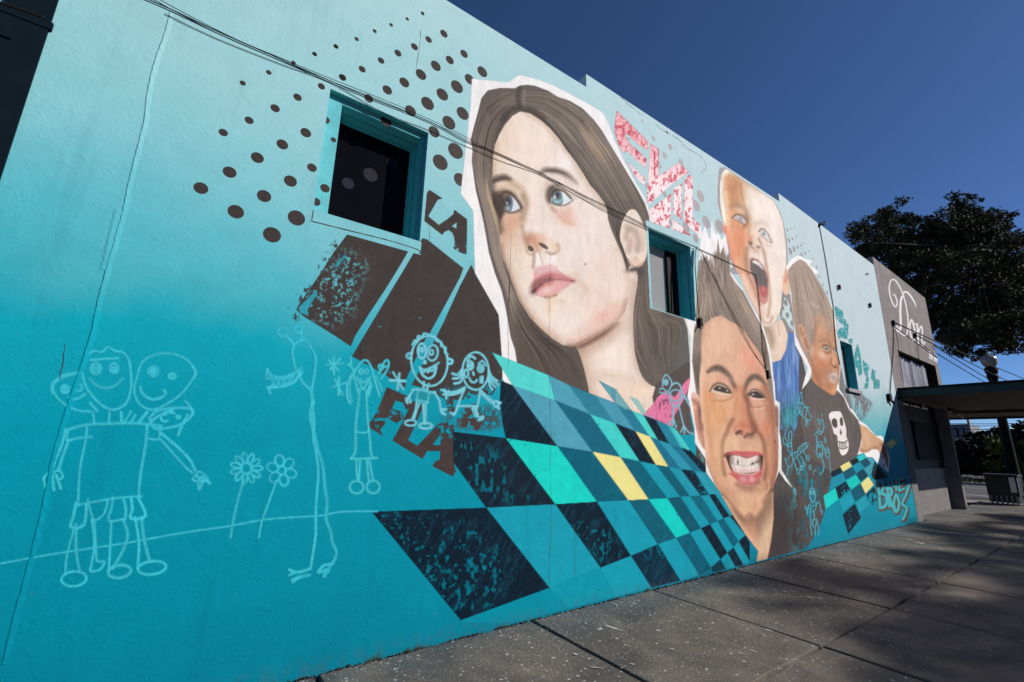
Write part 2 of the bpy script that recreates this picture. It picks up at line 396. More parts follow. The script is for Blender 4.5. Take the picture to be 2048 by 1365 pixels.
def vnoise(X, Y, scale, seed=0, octv=3):
    """value noise on image pixel coordinates"""
    out = np.zeros(X.shape, np.float32); amp = 1.0; tot = 0
    for o in range(octv):
        rs = np.random.RandomState(seed * 17 + o)
        G = rs.rand(256, 256).astype(np.float32)
        x = X / scale * 2 ** o; y = Y / scale * 2 ** o
        xi = np.floor(x).astype(int); yi = np.floor(y).astype(int)
        fx = x - xi; fy = y - yi
        fx = fx * fx * (3 - 2 * fx); fy = fy * fy * (3 - 2 * fy)
        a = G[yi % 256, xi % 256]; b = G[yi % 256, (xi + 1) % 256]
        c = G[(yi + 1) % 256, xi % 256]; d = G[(yi + 1) % 256, (xi + 1) % 256]
        out += amp * ((a * (1 - fx) + b * fx) * (1 - fy) + (c * (1 - fx) + d * fx) * fy)
        tot += amp; amp *= 0.55
    return out / tot

def C3(c):
    return np.array(c[:3], np.float32) / 255.0

class Layer:
    def __init__(s, x0, y0, x1, y1, step=1.25):
        s.x0, s.y0, s.st = x0, y0, step
        s.W = int((x1 - x0) / step) + 1; s.H = int((y1 - y0) / step) + 1
        s.X, s.Y = np.meshgrid(x0 + np.arange(s.W, dtype=np.float32) * step, y0 + np.arange(s.H, dtype=np.float32) * step)
        s.rgb = np.zeros((s.H, s.W, 3), np.float32); s.a = np.zeros((s.H, s.W), np.float32)
        s.clip = None; s.rs = np.random.RandomState(7)
    def _win(s, xa, ya, xb, yb):
        j0 = max(0, int((xa - s.x0) / s.st)); j1 = min(s.W, int((xb - s.x0) / s.st) + 2)
        i0 = max(0, int((ya - s.y0) / s.st)); i1 = min(s.H, int((yb - s.y0) / s.st) + 2)
        return i0, max(i1, i0), j0, max(j1, j0)
    def mask(s, pts, soft=1.0, smooth=False):
        """coverage of a polygon; soft = width of the feathered edge"""
        if smooth:
            pts = spline(pts, 5, True)
        P_ = np.array(pts, np.float32); m = np.zeros((s.H, s.W), np.float32)
        pad = soft * 0.6 + 1
        i0, i1, j0, j1 = s._win(P_[:, 0].min() - pad, P_[:, 1].min() - pad, P_[:, 0].max() + pad, P_[:, 1].max() + pad)
        if i1 <= i0 or j1 <= j0:
            return m
        x = s.X[i0:i1, j0:j1]; y = s.Y[i0:i1, j0:j1]
        d2 = np.full(x.shape, 1e9, np.float32); ins = np.zeros(x.shape, bool)
        n = len(P_)
        for k in range(n):
            ax, ay = P_[k]; bx, by = P_[(k + 1) % n]
            ex, ey = bx - ax, by - ay
            L2 = ex * ex + ey * ey
            if L2 < 1e-9:
                continue
            t = np.clip(((x - ax) * ex + (y - ay) * ey) / L2, 0, 1)
            dx = x - ax - t * ex; dy = y - ay - t * ey
            np.minimum(d2, dx * dx + dy * dy, out=d2)
            if ay != by:
                cond = (y < max(ay, by)) & (y >= min(ay, by))
                ins ^= cond & (x < (y - ay) * ex / ey + ax)
        d = np.sqrt(d2); d = np.where(ins, d, -d)
        c = np.clip(0.5 + d / soft, 0, 1)
        m[i0:i1, j0:j1] = c * c * (3 - 2 * c) if soft > 2 else c
        return m
    def put(s, m, col, op=1.0, win=None):
        """lay colour over what is there (source-over)"""
        if win is None:
            win = (0, s.H, 0, s.W)
        i0, i1, j0, j1 = win
        w = m * op
        if s.clip is not None:
            w = w * s.clip[i0:i1, j0:j1]
        c = col if isinstance(col, np.ndarray) and col.ndim == 3 else C3(col)
        A = s.a[i0:i1, j0:j1]
        na = w + A * (1 - w)
        wd = np.where(na > 1e-6, w / np.maximum(na, 1e-6), 0)[..., None]
        s.rgb[i0:i1, j0:j1] = s.rgb[i0:i1, j0:j1] * (1 - wd) + c * wd
        s.a[i0:i1, j0:j1] = na
    def tint(s, m, col, op=1.0, win=None):
        """colour only, coverage unchanged"""
        if win is None:
            win = (0, s.H, 0, s.W)
        i0, i1, j0, j1 = win
        w = m * op
        if s.clip is not None:
            w = w * s.clip[i0:i1, j0:j1]
        s.rgb[i0:i1, j0:j1] = s.rgb[i0:i1, j0:j1] * (1 - w[..., None]) + C3(col) * w[..., None]
    def poly(s, pts, col, op=1.0, soft=1.0, smooth=False, tint=False):
        m = s.mask(pts, soft, smooth)
        (s.tint if tint else s.put)(m, col, op)
    def blob(s, c, r, col, op=1.0, ang=0.0, hard=1.0):
        rx, ry = (r, r) if not isinstance(r, tuple) else r
        R_ = max(rx, ry) * 2.4
        win = s._win(c[0] - R_, c[1] - R_, c[0] + R_, c[1] + R_)
        i0, i1, j0, j1 = win
        if i1 <= i0 or j1 <= j0:
            return
        x = s.X[i0:i1, j0:j1] - c[0]; y = s.Y[i0:i1, j0:j1] - c[1]
        ca, sa = math.cos(ang), math.sin(ang)
        u = (x * ca + y * sa) / rx; v = (-x * sa + y * ca) / ry
        q = (u * u + v * v) ** hard
        s.tint(np.exp(-q * 1.1), col, op, win)
    def line(s, pts, w, col, op=1.0, soft=1.0, smooth=True, taper=(1.0, 1.0), tint=False, n=5):
        if smooth and len(pts) > 2:
            pts = spline(pts, n)
        P_ = np.array(pts, np.float32); pad = w + soft + 1
        win = s._win(P_[:, 0].min() - pad, P_[:, 1].min() - pad, P_[:, 0].max() + pad, P_[:, 1].max() + pad)
        i0, i1, j0, j1 = win
        if i1 <= i0 or j1 <= j0:
            return
        x = s.X[i0:i1, j0:j1]; y = s.Y[i0:i1, j0:j1]
        cov = np.zeros(x.shape, np.float32); N = len(P_) - 1
        for k in range(N):
            ax, ay = P_[k]; bx, by = P_[k + 1]
            hw0 = 0.5 * w * s._tp(k / N, taper); hw1 = 0.5 * w * s._tp((k + 1) / N, taper)
            # only touch the neighbourhood of this segment
            q0 = s._win(min(ax, bx) - pad, min(ay, by) - pad, max(ax, bx) + pad, max(ay, by) + pad)
            a0, a1, b0, b1 = max(q0[0], i0) - i0, min(q0[1], i1) - i0, max(q0[2], j0) - j0, min(q0[3], j1) - j0
            if a1 <= a0 or b1 <= b0:
                continue
            xx = x[a0:a1, b0:b1]; yy = y[a0:a1, b0:b1]
            ex, ey = bx - ax, by - ay; L2 = max(ex * ex + ey * ey, 1e-9)
            t = np.clip(((xx - ax) * ex + (yy - ay) * ey) / L2, 0, 1)
            d = np.hypot(xx - ax - t * ex, yy - ay - t * ey)
            c = np.clip(0.5 + (hw0 + (hw1 - hw0) * t - d) / soft, 0, 1)
            np.maximum(cov[a0:a1, b0:b1], c, out=cov[a0:a1, b0:b1])
        (s.tint if tint else s.put)(cov, col, op, win)
    @staticmethod
    def _tp(t, tp):
        # taper: thickness at start, end relative to the middle
        return tp[0] + (1 - tp[0]) * min(1, t * 3) if t < 0.5 else tp[1] + (1 - tp[1]) * min(1, (1 - t) * 3)
    def hair(s, g0, g1, n, cols, w=1.6, op=0.5, jit=3.0, tint=True, lo=0.0, hi=1.0):
        """strands between two guide curves"""
        m = 9
        def resamp(g):
            g = np.array(spline(g, 6)); L = np.r_[0, np.cumsum(np.hypot(*np.diff(g, axis=0).T))]
            t = np.linspace(0, L[-1], m)
            return np.c_[np.interp(t, L, g[:, 0]), np.interp(t, L, g[:, 1])]
        A, B = resamp(g0), resamp(g1)
        for k in range(n):
            t = s.rs.uniform(lo, hi)
            c = A * (1 - t) + B * t + s.rs.normal(0, jit * 0.35, 2) + np.cumsum(s.rs.normal(0, jit * 0.09, (m, 2)), 0)
            a = s.rs.randint(0, m - 4); b = s.rs.randint(a + 3, m)
            s.line([tuple(q) for q in c[a:b + 1]], w * s.rs.uniform(0.6, 1.5), cols[s.rs.randint(len(cols))], op * s.rs.uniform(0.5, 1.2),
                   soft=1.3, taper=(0.2, 0.2), tint=tint, n=3)
    def grain(s, amt, scale=6, seed=3, stretch=1.0, slant=0.0):
        g = vnoise(s.X + s.Y * slant, s.Y / stretch, scale, seed) - 0.5
        s.rgb = np.clip(s.rgb * (1 + amt * g[..., None]), 0, 1)
def paint_girl():
    L = Layer(918, 148, 1392, 846, 1.25)
    A = lambda *p: T(900, 140, 4, p)
    B = lambda *p: T(900, 460, 4, p)
    Ey = lambda *p: T(970, 330, 7.984, p)
    Mo = lambda *p: T(980, 460, 7.984, p)
    # --- white cut-out paper
    L.poly(A((175, 72), (460, 100), (555, 42), (700, 75), (850, 135), (1000, 215), (1130, 285), (1220, 340), (1270, 430), (1320, 570), (1400, 740),
             (1480, 890), (1560, 1020), (1590, 1100), (1615, 1230)) + B((1590, 0), (1605, 630), (1880, 705), (1905, 780), (1925, 1000), (1925, 1200), (1920, 1560),
             (900, 1560), (510, 1364), (420, 1190), (415, 1000), (390, 680), (200, 345), (190, 0)) + A((185, 1130), (85, 990), (140, 500), (165, 300)), (238, 235, 234))
    # --- dark ground behind the lower hair on the right
    L.poly(B((1500, 300), (1605, 630), (1872, 705), (1900, 790), (1918, 1000), (1918, 1200), (1918, 1560), (1500, 1560)), (98, 94, 92))
    # --- hair mass
    hair = (A((400, 145), (300, 165), (250, 230), (225, 330), (190, 460), (165, 560), (180, 640), (175, 740), (190, 850), (205, 960), (235, 1080), (270, 1230))
            + B((290, 60), (310, 180), (360, 350), (410, 480), (440, 600), (465, 740), (485, 860), (520, 960), (535, 1060), (560, 1364), (800, 1560),
                (1500, 1560), (1640, 1270), (1760, 1130), (1830, 960), (1850, 830), (1865, 715), (1605, 632), (1600, 500), (1585, 200), (1590, 0))
            + A((1600, 1240), (1590, 1160), (1560, 1070), (1510, 980), (1450, 880), (1390, 780), (1330, 680), (1270, 580), (1210, 480), (1150, 400),
                (1060, 310), (960, 250), (860, 215), (780, 165), (680, 128), (620, 120), (560, 125), (520, 148)))
    mh = L.mask(hair, 1.2)
    L.put(mh, (100, 90, 84))
    L.clip = mh
    dk = [(62, 53, 48), (72, 62, 57), (80, 70, 64), (56, 48, 45)]
    lt = [(136, 125, 116), (146, 132, 121), (126, 115, 107), (160, 143, 128)]
    # right sweep from the parting
    ga = A((600, 190), (800, 200), (980, 300), (1150, 440), (1290, 640), (1400, 830), (1500, 1020), (1580, 1200))
    gb = A((590, 310), (720, 370), (830, 480), (950, 640), (1060, 800), (1160, 950), (1250, 1080), (1330, 1180))
    # left sweep
    gc = A((520, 170), (420, 180), (330, 230), (260, 380), (200, 560), (200, 740), (230, 960), (290, 1180)) + B((330, 140), (430, 420), (520, 760), (640, 1040))
    gd = A((520, 290), (440, 370), (390, 470), (350, 600), (340, 740), (330, 900), (345, 1080), (390, 1240)) + B((420, 260), (520, 520), (640, 740), (800, 980))
    # under the ear, right
    ge = B((1500, 330), (1510, 480), (1490, 640), (1480, 800), (1500, 960), (1580, 1120))
    gf = B((1590, 300), (1600, 520), (1700, 680), (1850, 760), (1840, 900), (1790, 1080))
    for (a, b, n) in ((ga, gb, 330), (gc, gd, 300), (ge, gf, 170)):
        L.hair(a, b, n, dk, 2.2, 0.42, 3, lo=-0.12, hi=1.05)
        L.hair(a, b, int(n * 0.8), lt, 1.1, 0.4, 3, lo=-0.12, hi=1.0)
    # lower-left hair behind the jaw, darker
    L.poly(B((540, 560), (700, 800), (850, 930), (1020, 950), (1060, 1050), (1110, 1364), (560, 1364), (520, 960)), (88, 77, 71), 0.75, 30)
    L.hair(B((500, 560), (560, 780), (680, 980), (760, 1150)), B((640, 720), (780, 880), (960, 1010), (1060, 1200)), 120, dk + lt[2:3], 1.5, 0.45, 3)
    # light wisps
    L.hair(A((960, 400), (1050, 520), (1150, 680), (1230, 800)), A((1100, 420), (1180, 540), (1260, 640), (1330, 760)), 36, [(186, 158, 132), (170, 145, 124)], 1.3, 0.55, 3)
    L.hair(A((270, 900), (300, 1020), (350, 1180), (380, 1300)), A((320, 820), (320, 980), (370, 1150), (392, 1300)), 18, [(196, 168, 136), (176, 150, 122)], 1.5, 0.75, 2)
    L.hair(A((640, 300), (760, 350), (900, 480), (1010, 620)), A((720, 300), (860, 400), (980, 540), (1080, 680)), 26, lt, 1.2, 0.6, 3)
    for k in range(9):      # arcs over the crown
        L.line(A((400 - 6 * k, 190 + 12 * k), (470, 178 + 13 * k), (545, 195 + 12 * k)), 1.3, lt[k % 4], 0.5, tint=True, taper=(0, 0))
        L.line(A((600, 185 + 13 * k), (690, 178 + 14 * k), (790, 225 + 14 * k)), 1.2, lt[(k + 1) % 4], 0.45, tint=True, taper=(0, 0))
    L.line(A((560, 150), (540, 220), (560, 300)), 9, (66, 57, 53), 0.55, 6, tint=True)
    L.line(A((595, 175), (590, 240), (600, 300)), 7, (146, 132, 122), 0.5, 5, tint=True)
    L.line(A((420, 400), (470, 330), (560, 308), (650, 330), (740, 390)), 12, (62, 54, 50), 0.6, 8, tint=True)
    L.clip = None
    # --- neck and shoulders
    neck = B((1010, 935), (1050, 1030), (1090, 1180), (1112, 1300), (1122, 1560), (1740, 1560), (1720, 1340), (1680, 1275), (1600, 1240), (1530, 1160), (1482, 1000),
             (1466, 850), (1466, 700), (1480, 560), (1500, 420), (1490, 320), (1430, 300), (1380, 500), (1300, 680), (1100, 800), (960, 860))
    mn = L.mask(neck, 1.6, True)
    L.put(mn, (229, 209, 194)); L.clip = mn
    q = lambda *p: B(*p)[0]
    L.blob(q((1290, 1010)), (52, 60), (242, 227, 214), 0.9)
    L.line(B((1030, 960), (1080, 1100), (1110, 1340)), 26, (196, 164, 142), 0.6, 26, tint=True)
    L.line(B((1490, 430), (1470, 620), (1470, 850), (1500, 1050), (1580, 1220)), 16, (186, 158, 140), 0.7, 18, tint=True)
    L.line(B((1020, 950), (1150, 890), (1260, 825), (1350, 765)), 30, (188, 152, 132), 0.85, 30, tint=True)
    L.line(B((1000, 940), (1060, 925), (1160, 872), (1260, 808), (1340, 748)), 9, (112, 82, 68), 0.8, 9, tint=True, taper=(.6, .2))
    L.blob(q((1380, 980)), (18, 70), (238, 222, 210), 0.6)
    L.line(B((1130, 1190), (1250, 1160), (1400, 1190), (1560, 1260)), 14, (208, 180, 160), 0.4, 16, tint=True)
    L.blob(q((1500, 1290)), (50, 18), (240, 214, 192), 0.8)
    L.clip = None
    # --- face
    face = (A((560, 335), (500, 370), (440, 440), (395, 520), (360, 600), (345, 700), (342, 800), (338, 880), (330, 960), (345, 1080), (392, 1180), (398, 1270))
            + B((395, 0), (405, 150), (430, 240), (470, 340), (500, 430), (550, 560), (640, 700), (740, 800), (820, 870), (900, 920), (975, 935), (1050, 910),
                (1150, 850), (1250, 790), (1330, 745), (1400, 660), (1430, 540), (1440, 420), (1420, 330), (1390, 230), (1340, 120), (1290, 0))
            + A((1265, 1200), (1255, 1120), (1230, 1060), (1180, 990), (1120, 920), (1060, 820), (1000, 730), (930, 640), (870, 550), (800, 470), (720, 400), (640, 350)))
    mf = L.mask(face, 1.6)
    L.put(mf, (235, 219, 207)); L.clip = mf
    a1 = lambda *p: A(p)[0]; b1 = lambda *p: B(p)[0]; e1 = lambda *p: Ey(p)[0]; m1 = lambda *p: Mo(p)[0]
    # big planes
    L.blob(a1(620, 620), (70, 60), (239, 220, 205), 0.7)
    L.blob(a1(930, 740), (22, 30), (244, 234, 230), 0.8, 0.5)
    L.blob(b1(1050, 100), (62, 60), (238, 224, 220), 0.8)
    L.blob(b1(1270, 330), (46, 60), (236, 210, 198), 0.7)
    L.blob(b1(1180, 560), (60, 34), (235, 208, 194), 0.7)
    L.blob(b1(930, 740), (54, 36), (240, 224, 214), 0.8)
    L.blob(b1(560, 180), (24, 60), (238, 216, 196), 0.8)
    L.blob(a1(440, 480), (30, 36), (228, 204, 182), 0.6)
    L.blob(a1(380, 700), (22, 46), (232, 206, 182), 0.7)
    L.line(A((360, 590), (345, 720), (345, 860)), 12, (190, 160, 138), 0.55, 14, tint=True)
    L.line(A((600, 345), (740, 420), (880, 580), (1010, 760), (1130, 940), (1240, 1090)), 9, (196, 168, 146), 0.6, 11, tint=True)
    # left cheek (shaded warm side)
    L.blob(a1(470, 1260), (24, 50), (214, 172, 144), 0.85)
    L.blob(e1(480, 890), (16, 18), (208, 154, 126), 0.62)
    L.blob(a1(420, 1220), (10, 40), (200, 158, 130), 0.6)
    L.line(B((400, 20), (420, 200), (480, 350), (540, 520), (640, 690), (760, 810), (880, 905)), 16, (198, 164, 140), 0.75, 18, tint=True)
    L.line(B((405, 120), (440, 260), (500, 420), (560, 570), (660, 715)), 6, (122, 98, 84), 0.5, 8, tint=True)
    # jaw right / under-chin
    L.line(B((960, 930), (1060, 905), (1170, 845), (1280, 780), (1360, 710), (1420, 590)), 14, (164, 128, 108), 0.75, 16, tint=True)
    L.line(B((1000, 900), (1120, 830), (1240, 740), (1340, 640)), 26, (224, 182, 164), 0.6, 26, tint=True)
    L.blob(b1(1210, 690), (30, 14), (228, 176, 160), 0.6, -0.5)
    L.line(B((1345, 150), (1400, 260), (1430, 400), (1420, 560)), 10, (206, 176, 156), 0.6, 14, tint=True)
    L.line(B((930, 930), (1010, 925), (1110, 880), (1210, 825), (1310, 755)), 7, (116, 86, 72), 0.7, 8, tint=True, taper=(.3, .2))
    # blush below right eye
    L.blob(e1(1290, 800), (19, 17), (216, 162, 140), 0.62, 0.5)
    L.blob(e1(1330, 900), (20, 10), (228, 176, 156), 0.6, 0.4)
    L.line(Ey((1060, 690), (1140, 770), (1250, 880), (1400, 950)), 3.5, (214, 170, 148), 0.7, 6, tint=True)
    # bridge of the nose, shadow from left brow down
    L.line(Ey((420, 280), (560, 380), (650, 540), (660, 680), (620, 860), (600, 980)), 11, (186, 152, 120), 0.75, 13, tint=True)
    L.line(Ey((600, 500), (655, 640), (630, 790), (590, 850)), 9, (132, 110, 88), 0.5, 10, tint=True)
    L.blob(e1(760, 900), (16, 34), (240, 222, 214), 0.8)
    L.blob(e1(670, 1030), (12, 9), (240, 232, 226), 0.9)
    L.blob(e1(840, 1040), (9, 8), (244, 236, 232), 0.7)
    # nose ball
    L.blob(m1(680, 150), (19, 14), (206, 152, 126), 0.95, 0.25)
    L.blob(m1(600, 180), (8, 18), (168, 128, 108), 0.6)
    L.blob(m1(740, 240), (12, 8), (206, 148, 122), 0.7)
    L.blob(m1(760, 330), (8, 8), (190, 146, 122), 0.7)
    L.line(Ey((590, 980), (610, 1090), (650, 1200), (690, 1290)), 6, (170, 132, 110), 0.6, 8, tint=True)
    L.blob(m1(830, 150), (14, 10), (226, 182, 156), 0.7, 0.6)
    L.blob(m1(1030, 280), (11, 12), (226, 196, 160), 0.7)
    L.line(Mo((1080, 230), (1100, 310), (1050, 375), (970, 385), (890, 350)), 4.5, (190, 150, 126), 0.7, 6, tint=True)
    L.line(Mo((930, 365), (980, 392), (1030, 375)), 4, (128, 96, 84), 0.7, 4, tint=True)
    L.poly(Mo((775, 215), (800, 205), (860, 225), (910, 262), (930, 300), (910, 315), (860, 295), (810, 262)), (92, 74, 66), 0.95, 1.6, True, True)
    L.poly(Mo((605, 270), (630, 252), (670, 270), (700, 310), (690, 345), (650, 345), (615, 320)), (94, 76, 68), 0.95, 1.6, True, True)
    L.line(Mo((580, 330), (610, 380), (670, 400), (710, 370)), 3.5, (186, 150, 124), 0.8, 4, tint=True)
    # philtrum
    L.poly(Mo((715, 360), (780, 370), (830, 560), (715, 600)), (240, 234, 232), 0.8, 6, False, True)
    L.line(Mo((705, 370), (705, 470), (690, 600)), 5, (150, 120, 106), 0.65, 6, tint=True)
    L.line(Mo((790, 380), (820, 470), (850, 550)), 2.4, (196, 164, 156), 0.7, 3, tint=True)
    L.blob(m1(960, 470), (16, 14), (242, 232, 230), 0.8)
    L.blob(m1(1180, 640), (12, 14), (242, 228, 220), 0.7)
    # mouth
    up = Mo((690, 800), (700, 660), (760, 600), (850, 590), (930, 560), (985, 560), (1060, 610), (1170, 700), (1250, 745), (1345, 815), (1290, 830), (1150, 815), (1030, 790),
            (930, 815), (830, 880), (740, 970), (700, 1000), (680, 980))
    lo = Mo((700, 1000), (740, 970), (830, 885), (930, 820), (1040, 795), (1160, 815), (1310, 825), (1230, 890), (1120, 960), (1030, 1040), (940, 1080), (850, 1070), (740, 1030))
    L.poly(up, (222, 174, 174), 1, 1.6, False, True)
    L.poly(lo, (226, 168, 164), 1, 2.0, False, True)
    L.blob(m1(830, 640), (16, 9), (222, 182, 182), 0.8)
    L.blob(m1(1000, 600), (10, 8), (228, 192, 194), 0.8)
    L.line(Mo((700, 900), (760, 810), (860, 750), (950, 720), (1060, 730), (1200, 775), (1330, 810)), 9, (206, 118, 120), 0.8, 9, tint=True)
    L.line(Mo((690, 985), (720, 900), (800, 840), (900, 800), (960, 780)), 13, (120, 76, 78), 0.75, 12, tint=True)
    L.line(Mo((695, 990), (760, 930), (860, 850), (960, 805), (1080, 790), (1200, 805), (1335, 815)), 3.5, (150, 82, 84), 0.8, 4, tint=True, taper=(1, .4))
    L.line(Mo((690, 985), (745, 945), (830, 880)), 6, (84, 52, 54), 0.8, 5, tint=True)
    L.blob(m1(1325, 815), (4, 2.4), (96, 62, 60), 0.9)
    L.line(Mo((780, 950), (870, 890), (980, 860)), 7, (214, 128, 122), 0.7, 7, tint=True)
    L.blob(m1(920, 960), (15, 8), (234, 200, 196), 0.9, -0.4)
    L.blob(m1(1120, 880), (14, 7), (234, 176, 176), 0.8, -0.4)
    L.line(Mo((740, 1035), (850, 1075), (950, 1085), (1060, 1035), (1200, 925), (1310, 840)), 2.4, (200, 146, 136), 0.7, 3, tint=True)
    L.line(Mo((880, 1075), (950, 1080), (1060, 1040)), 4, (136, 100, 86), 0.7, 5, tint=True)
    L.line(Mo((960, 1110), (1060, 1130), (1150, 1150)), 10, (214, 186, 164), 0.55, 12, tint=True)
    L.blob(m1(960, 1240), (9, 24), (230, 196, 160), 0.4)
    L.line(Mo((1350, 780), (1450, 840), (1540, 950)), 9, (222, 192, 168), 0.6, 10, tint=True)
    L.blob(m1(1330, 700), (12, 6), (226, 200, 168), 0.6)
    # moles
    for p_, r_ in ((m1(1522, 548), 1.6), (b1(1083, 275), 1.5)):
        L.blob(p_, r_, (120, 96, 84), 0.9)
    # --- eyebrows
    L.line(Ey((895, 125), (960, 85), (1080, 90), (1200, 110), (1300, 160), (1390, 230), (1470, 300)), 12, (100, 88, 80), 0.75, 9, tint=True, taper=(0.6, 0.1))
    L.line(Ey((930, 110), (1050, 95), (1170, 110), (1290, 150)), 6, (78, 68, 64), 0.65, 5, tint=True, taper=(.4, .3))
    L.line(Ey((90, 260), (170, 230), (260, 205), (340, 205), (405, 240)), 12, (84, 70, 64), 0.85, 9, tint=True, taper=(.8, .5))
    L.line(Ey((120, 270), (200, 250), (300, 225), (390, 235)), 6, (62, 50, 46), 0.6, 6, tint=True)
    # --- left eye (shaded side)
    L.line(Ey((420, 260), (440, 340), (470, 420)), 6, (210, 182, 150), 0.5, 8, tint=True)
    L.blob(e1(260, 340), (22, 8), (214, 184, 152), 0.7, -0.3)
    L.poly(Ey((130, 480), (250, 420), (380, 440), (480, 520), (560, 620), (600, 700), (560, 760), (420, 770), (320, 780), (220, 860), (170, 760), (120, 620)), (112, 92, 78), 0.75, 12, True, True)
    L.poly(Ey((100, 470), (170, 440), (290, 500), (320, 600), (310, 740), (240, 900), (200, 1000), (150, 860), (100, 640)), (64, 54, 50), 0.85, 9, True, True)
    L.line(Ey((90, 330), (110, 480), (140, 700), (190, 900), (215, 1040)), 16, (60, 50, 46), 0.75, 14, tint=True)
    L.line(Ey((170, 470), (280, 425), (380, 435), (470, 490)), 10, (96, 78, 62), 0.6, 10, tint=True)
    L.poly(Ey((300, 640), (330, 560), (400, 500), (450, 520), (520, 600), (556, 680), (540, 720), (440, 752), (380, 755), (320, 715)), (214, 220, 226), 1, 1.8, True, True)
    L.poly(Ey((300, 640), (330, 560), (390, 500), (430, 520), (448, 600), (440, 690), (410, 748), (350, 740)), (126, 140, 150), 1, 2, True, True)
    L.blob(e1(365, 570), (7, 10), (48, 46, 52), 0.95)
    L.blob(e1(400, 610), (2.4, 6), (60, 66, 76), 0.8)
    L.blob(e1(352, 690), (5, 4), (176, 192, 204), 0.8)
    L.blob(e1(352, 612), (1.8, 2.6), (236, 240, 244), 0.95)
    L.blob(e1(312, 640), (4, 9), (64, 56, 54), 0.9)
    L.line(Ey((230, 520), (300, 440), (390, 445), (470, 510), (540, 600), (590, 690)), 5, (74, 62, 56), 0.85, 4, tint=True)
    L.line(Ey((300, 700), (370, 755), (450, 760), (550, 715)), 3, (96, 80, 72), 0.8, 3, tint=True)
    L.line(Ey((470, 480), (560, 570), (600, 680), (580, 760)), 3, (150, 128, 104), 0.7, 4, tint=True)
    # --- right eye
    L.blob(e1(1060, 400), (12, 14), (120, 100, 86), 0.55)
    L.line(Ey((1010, 420), (1000, 540), (1040, 640), (1110, 730)), 7, (176, 144, 122), 0.6, 9, tint=True)
    L.line(Ey((1000, 260), (985, 360), (995, 460)), 8, (214, 184, 164), 0.6, 10, tint=True)
    L.line(Ey((900, 190), (1100, 200), (1280, 260), (1420, 330)), 12, (228, 206, 192), 0.5, 14, tint=True)
    L.poly(Ey((1005, 440), (1040, 360), (1120, 325), (1220, 370), (1300, 450), (1180, 430), (1090, 470), (1060, 540), (1040, 600), (1010, 540)), (108, 96, 86), 0.8, 9, True, True)
    L.line(Ey((1030, 560), (1020, 460), (1070, 380), (1130, 370)), 11, (86, 76, 70), 0.8, 9, tint=True)
    L.poly(Ey((1060, 590), (1075, 480), (1130, 425), (1200, 420), (1280, 460), (1390, 560), (1340, 620), (1240, 638), (1150, 630), (1090, 620)), (226, 232, 234), 1, 1.6, True, True)
    L.poly(Ey((1065, 570), (1085, 470), (1150, 425), (1215, 440), (1242, 520), (1235, 600), (1200, 636), (1120, 628)), (126, 160, 166), 1, 1.8, True, True)
    L.blob(e1(1150, 590), (9, 5), (168, 204, 208), 0.85)
    L.line(Ey((1080, 580), (1110, 620), (1200, 632), (1236, 590)), 2.6, (72, 96, 100), 0.8, 2.6, tint=True)
    L.blob(e1(1155, 480), (6.5, 8.5), (60, 52, 58), 1.0)
    L.blob(e1(1115, 515), (2.2, 3.6), (240, 246, 248), 0.95)
    L.blob(e1(1172, 540), (3, 3), (96, 80, 84), 0.6)
    L.line(Ey((1070, 500), (1100, 425), (1170, 400), (1260, 420), (1340, 500), (1400, 565)), 4.5, (66, 58, 56), 0.85, 3, tint=True)
    L.line(Ey((1045, 590), (1090, 625), (1180, 648), (1290, 640), (1390, 575)), 3, (110, 100, 94), 0.8, 3, tint=True)
    L.line(Ey((1120, 345), (1230, 390), (1340, 460), (1450, 540)), 4, (176, 160, 142), 0.7, 5, tint=True)
    L.blob(e1(1420, 560), (7, 5), (226, 222, 222), 0.6)
    L.clip = None
    # --- ear
    ear = B((1395, -100), (1440, -160), (1490, -150), (1540, -60), (1575, 50), (1580, 150), (1565, 230), (1530, 290), (1490, 310), (1450, 290), (1420, 230), (1380, 150), (1360, 60), (1370, -30))
    me = L.mask(ear, 1.6, True)
    L.put(me, (231, 214, 200)); L.clip = me
    L.line(B((1430, 0), (1410, 60), (1440, 100), (1430, 170)), 10, (190, 160, 144), 0.8, 9, tint=True)
    L.line(B((1420, -20), (1480, 10), (1510, 90), (1500, 160)), 12, (176, 150, 138), 0.75, 10, tint=True)
    L.blob(b1(1460, 80), (7, 18), (204, 178, 166), 0.7)
    L.line(B((1530, -40), (1555, 60), (1545, 170)), 5, (204, 176, 156), 0.6, 6, tint=True)
    L.blob(b1(1495, 260), (13, 9), (230, 192, 168), 0.7)
    L.line(B((1425, 240), (1460, 290), (1500, 305), (1550, 260)), 4, (168, 140, 124), 0.7, 5, tint=True)
    L.blob(b1(1477, 230), 3.6, (196, 160, 120), 0.9); L.blob(b1(1475, 228), 1.6, (250, 244, 236), 1)
    L.clip = None
    # strand in front of the ear, and the dark knot below it
    L.hair(A((1270, 1120), (1290, 1230), (1330, 1330)) + B((1380, 200), (1415, 320)), A((1390, 1130), (1380, 1220), (1350, 1330)) + B((1400, 200), (1420, 320)), 50, dk + lt[:1], 1.5, 0.8, 1.5, tint=False)
    L.blob(b1(1470, 318), (15, 5), (58, 50, 48), 0.85, -0.2)
    L.blob(b1(1525, 340), (9, 8), (72, 66, 66), 0.8)
    # fade of the hair tips into the dark ground, sketchy strokes
    L.hair(B((1500, 900), (1560, 1040), (1640, 1200)), B((1840, 860), (1830, 980), (1790, 1120)), 120, [(92, 88, 86), (120, 108, 98), (80, 74, 72)], 1.4, 0.5, 4)
    L.grain(0.025, 5); L.grain(0.04, 40, 5); L.grain(0.05, 4, 8, 5.0, 0.15); L.grain(0.05, 9, 9, 3.0, -0.2)
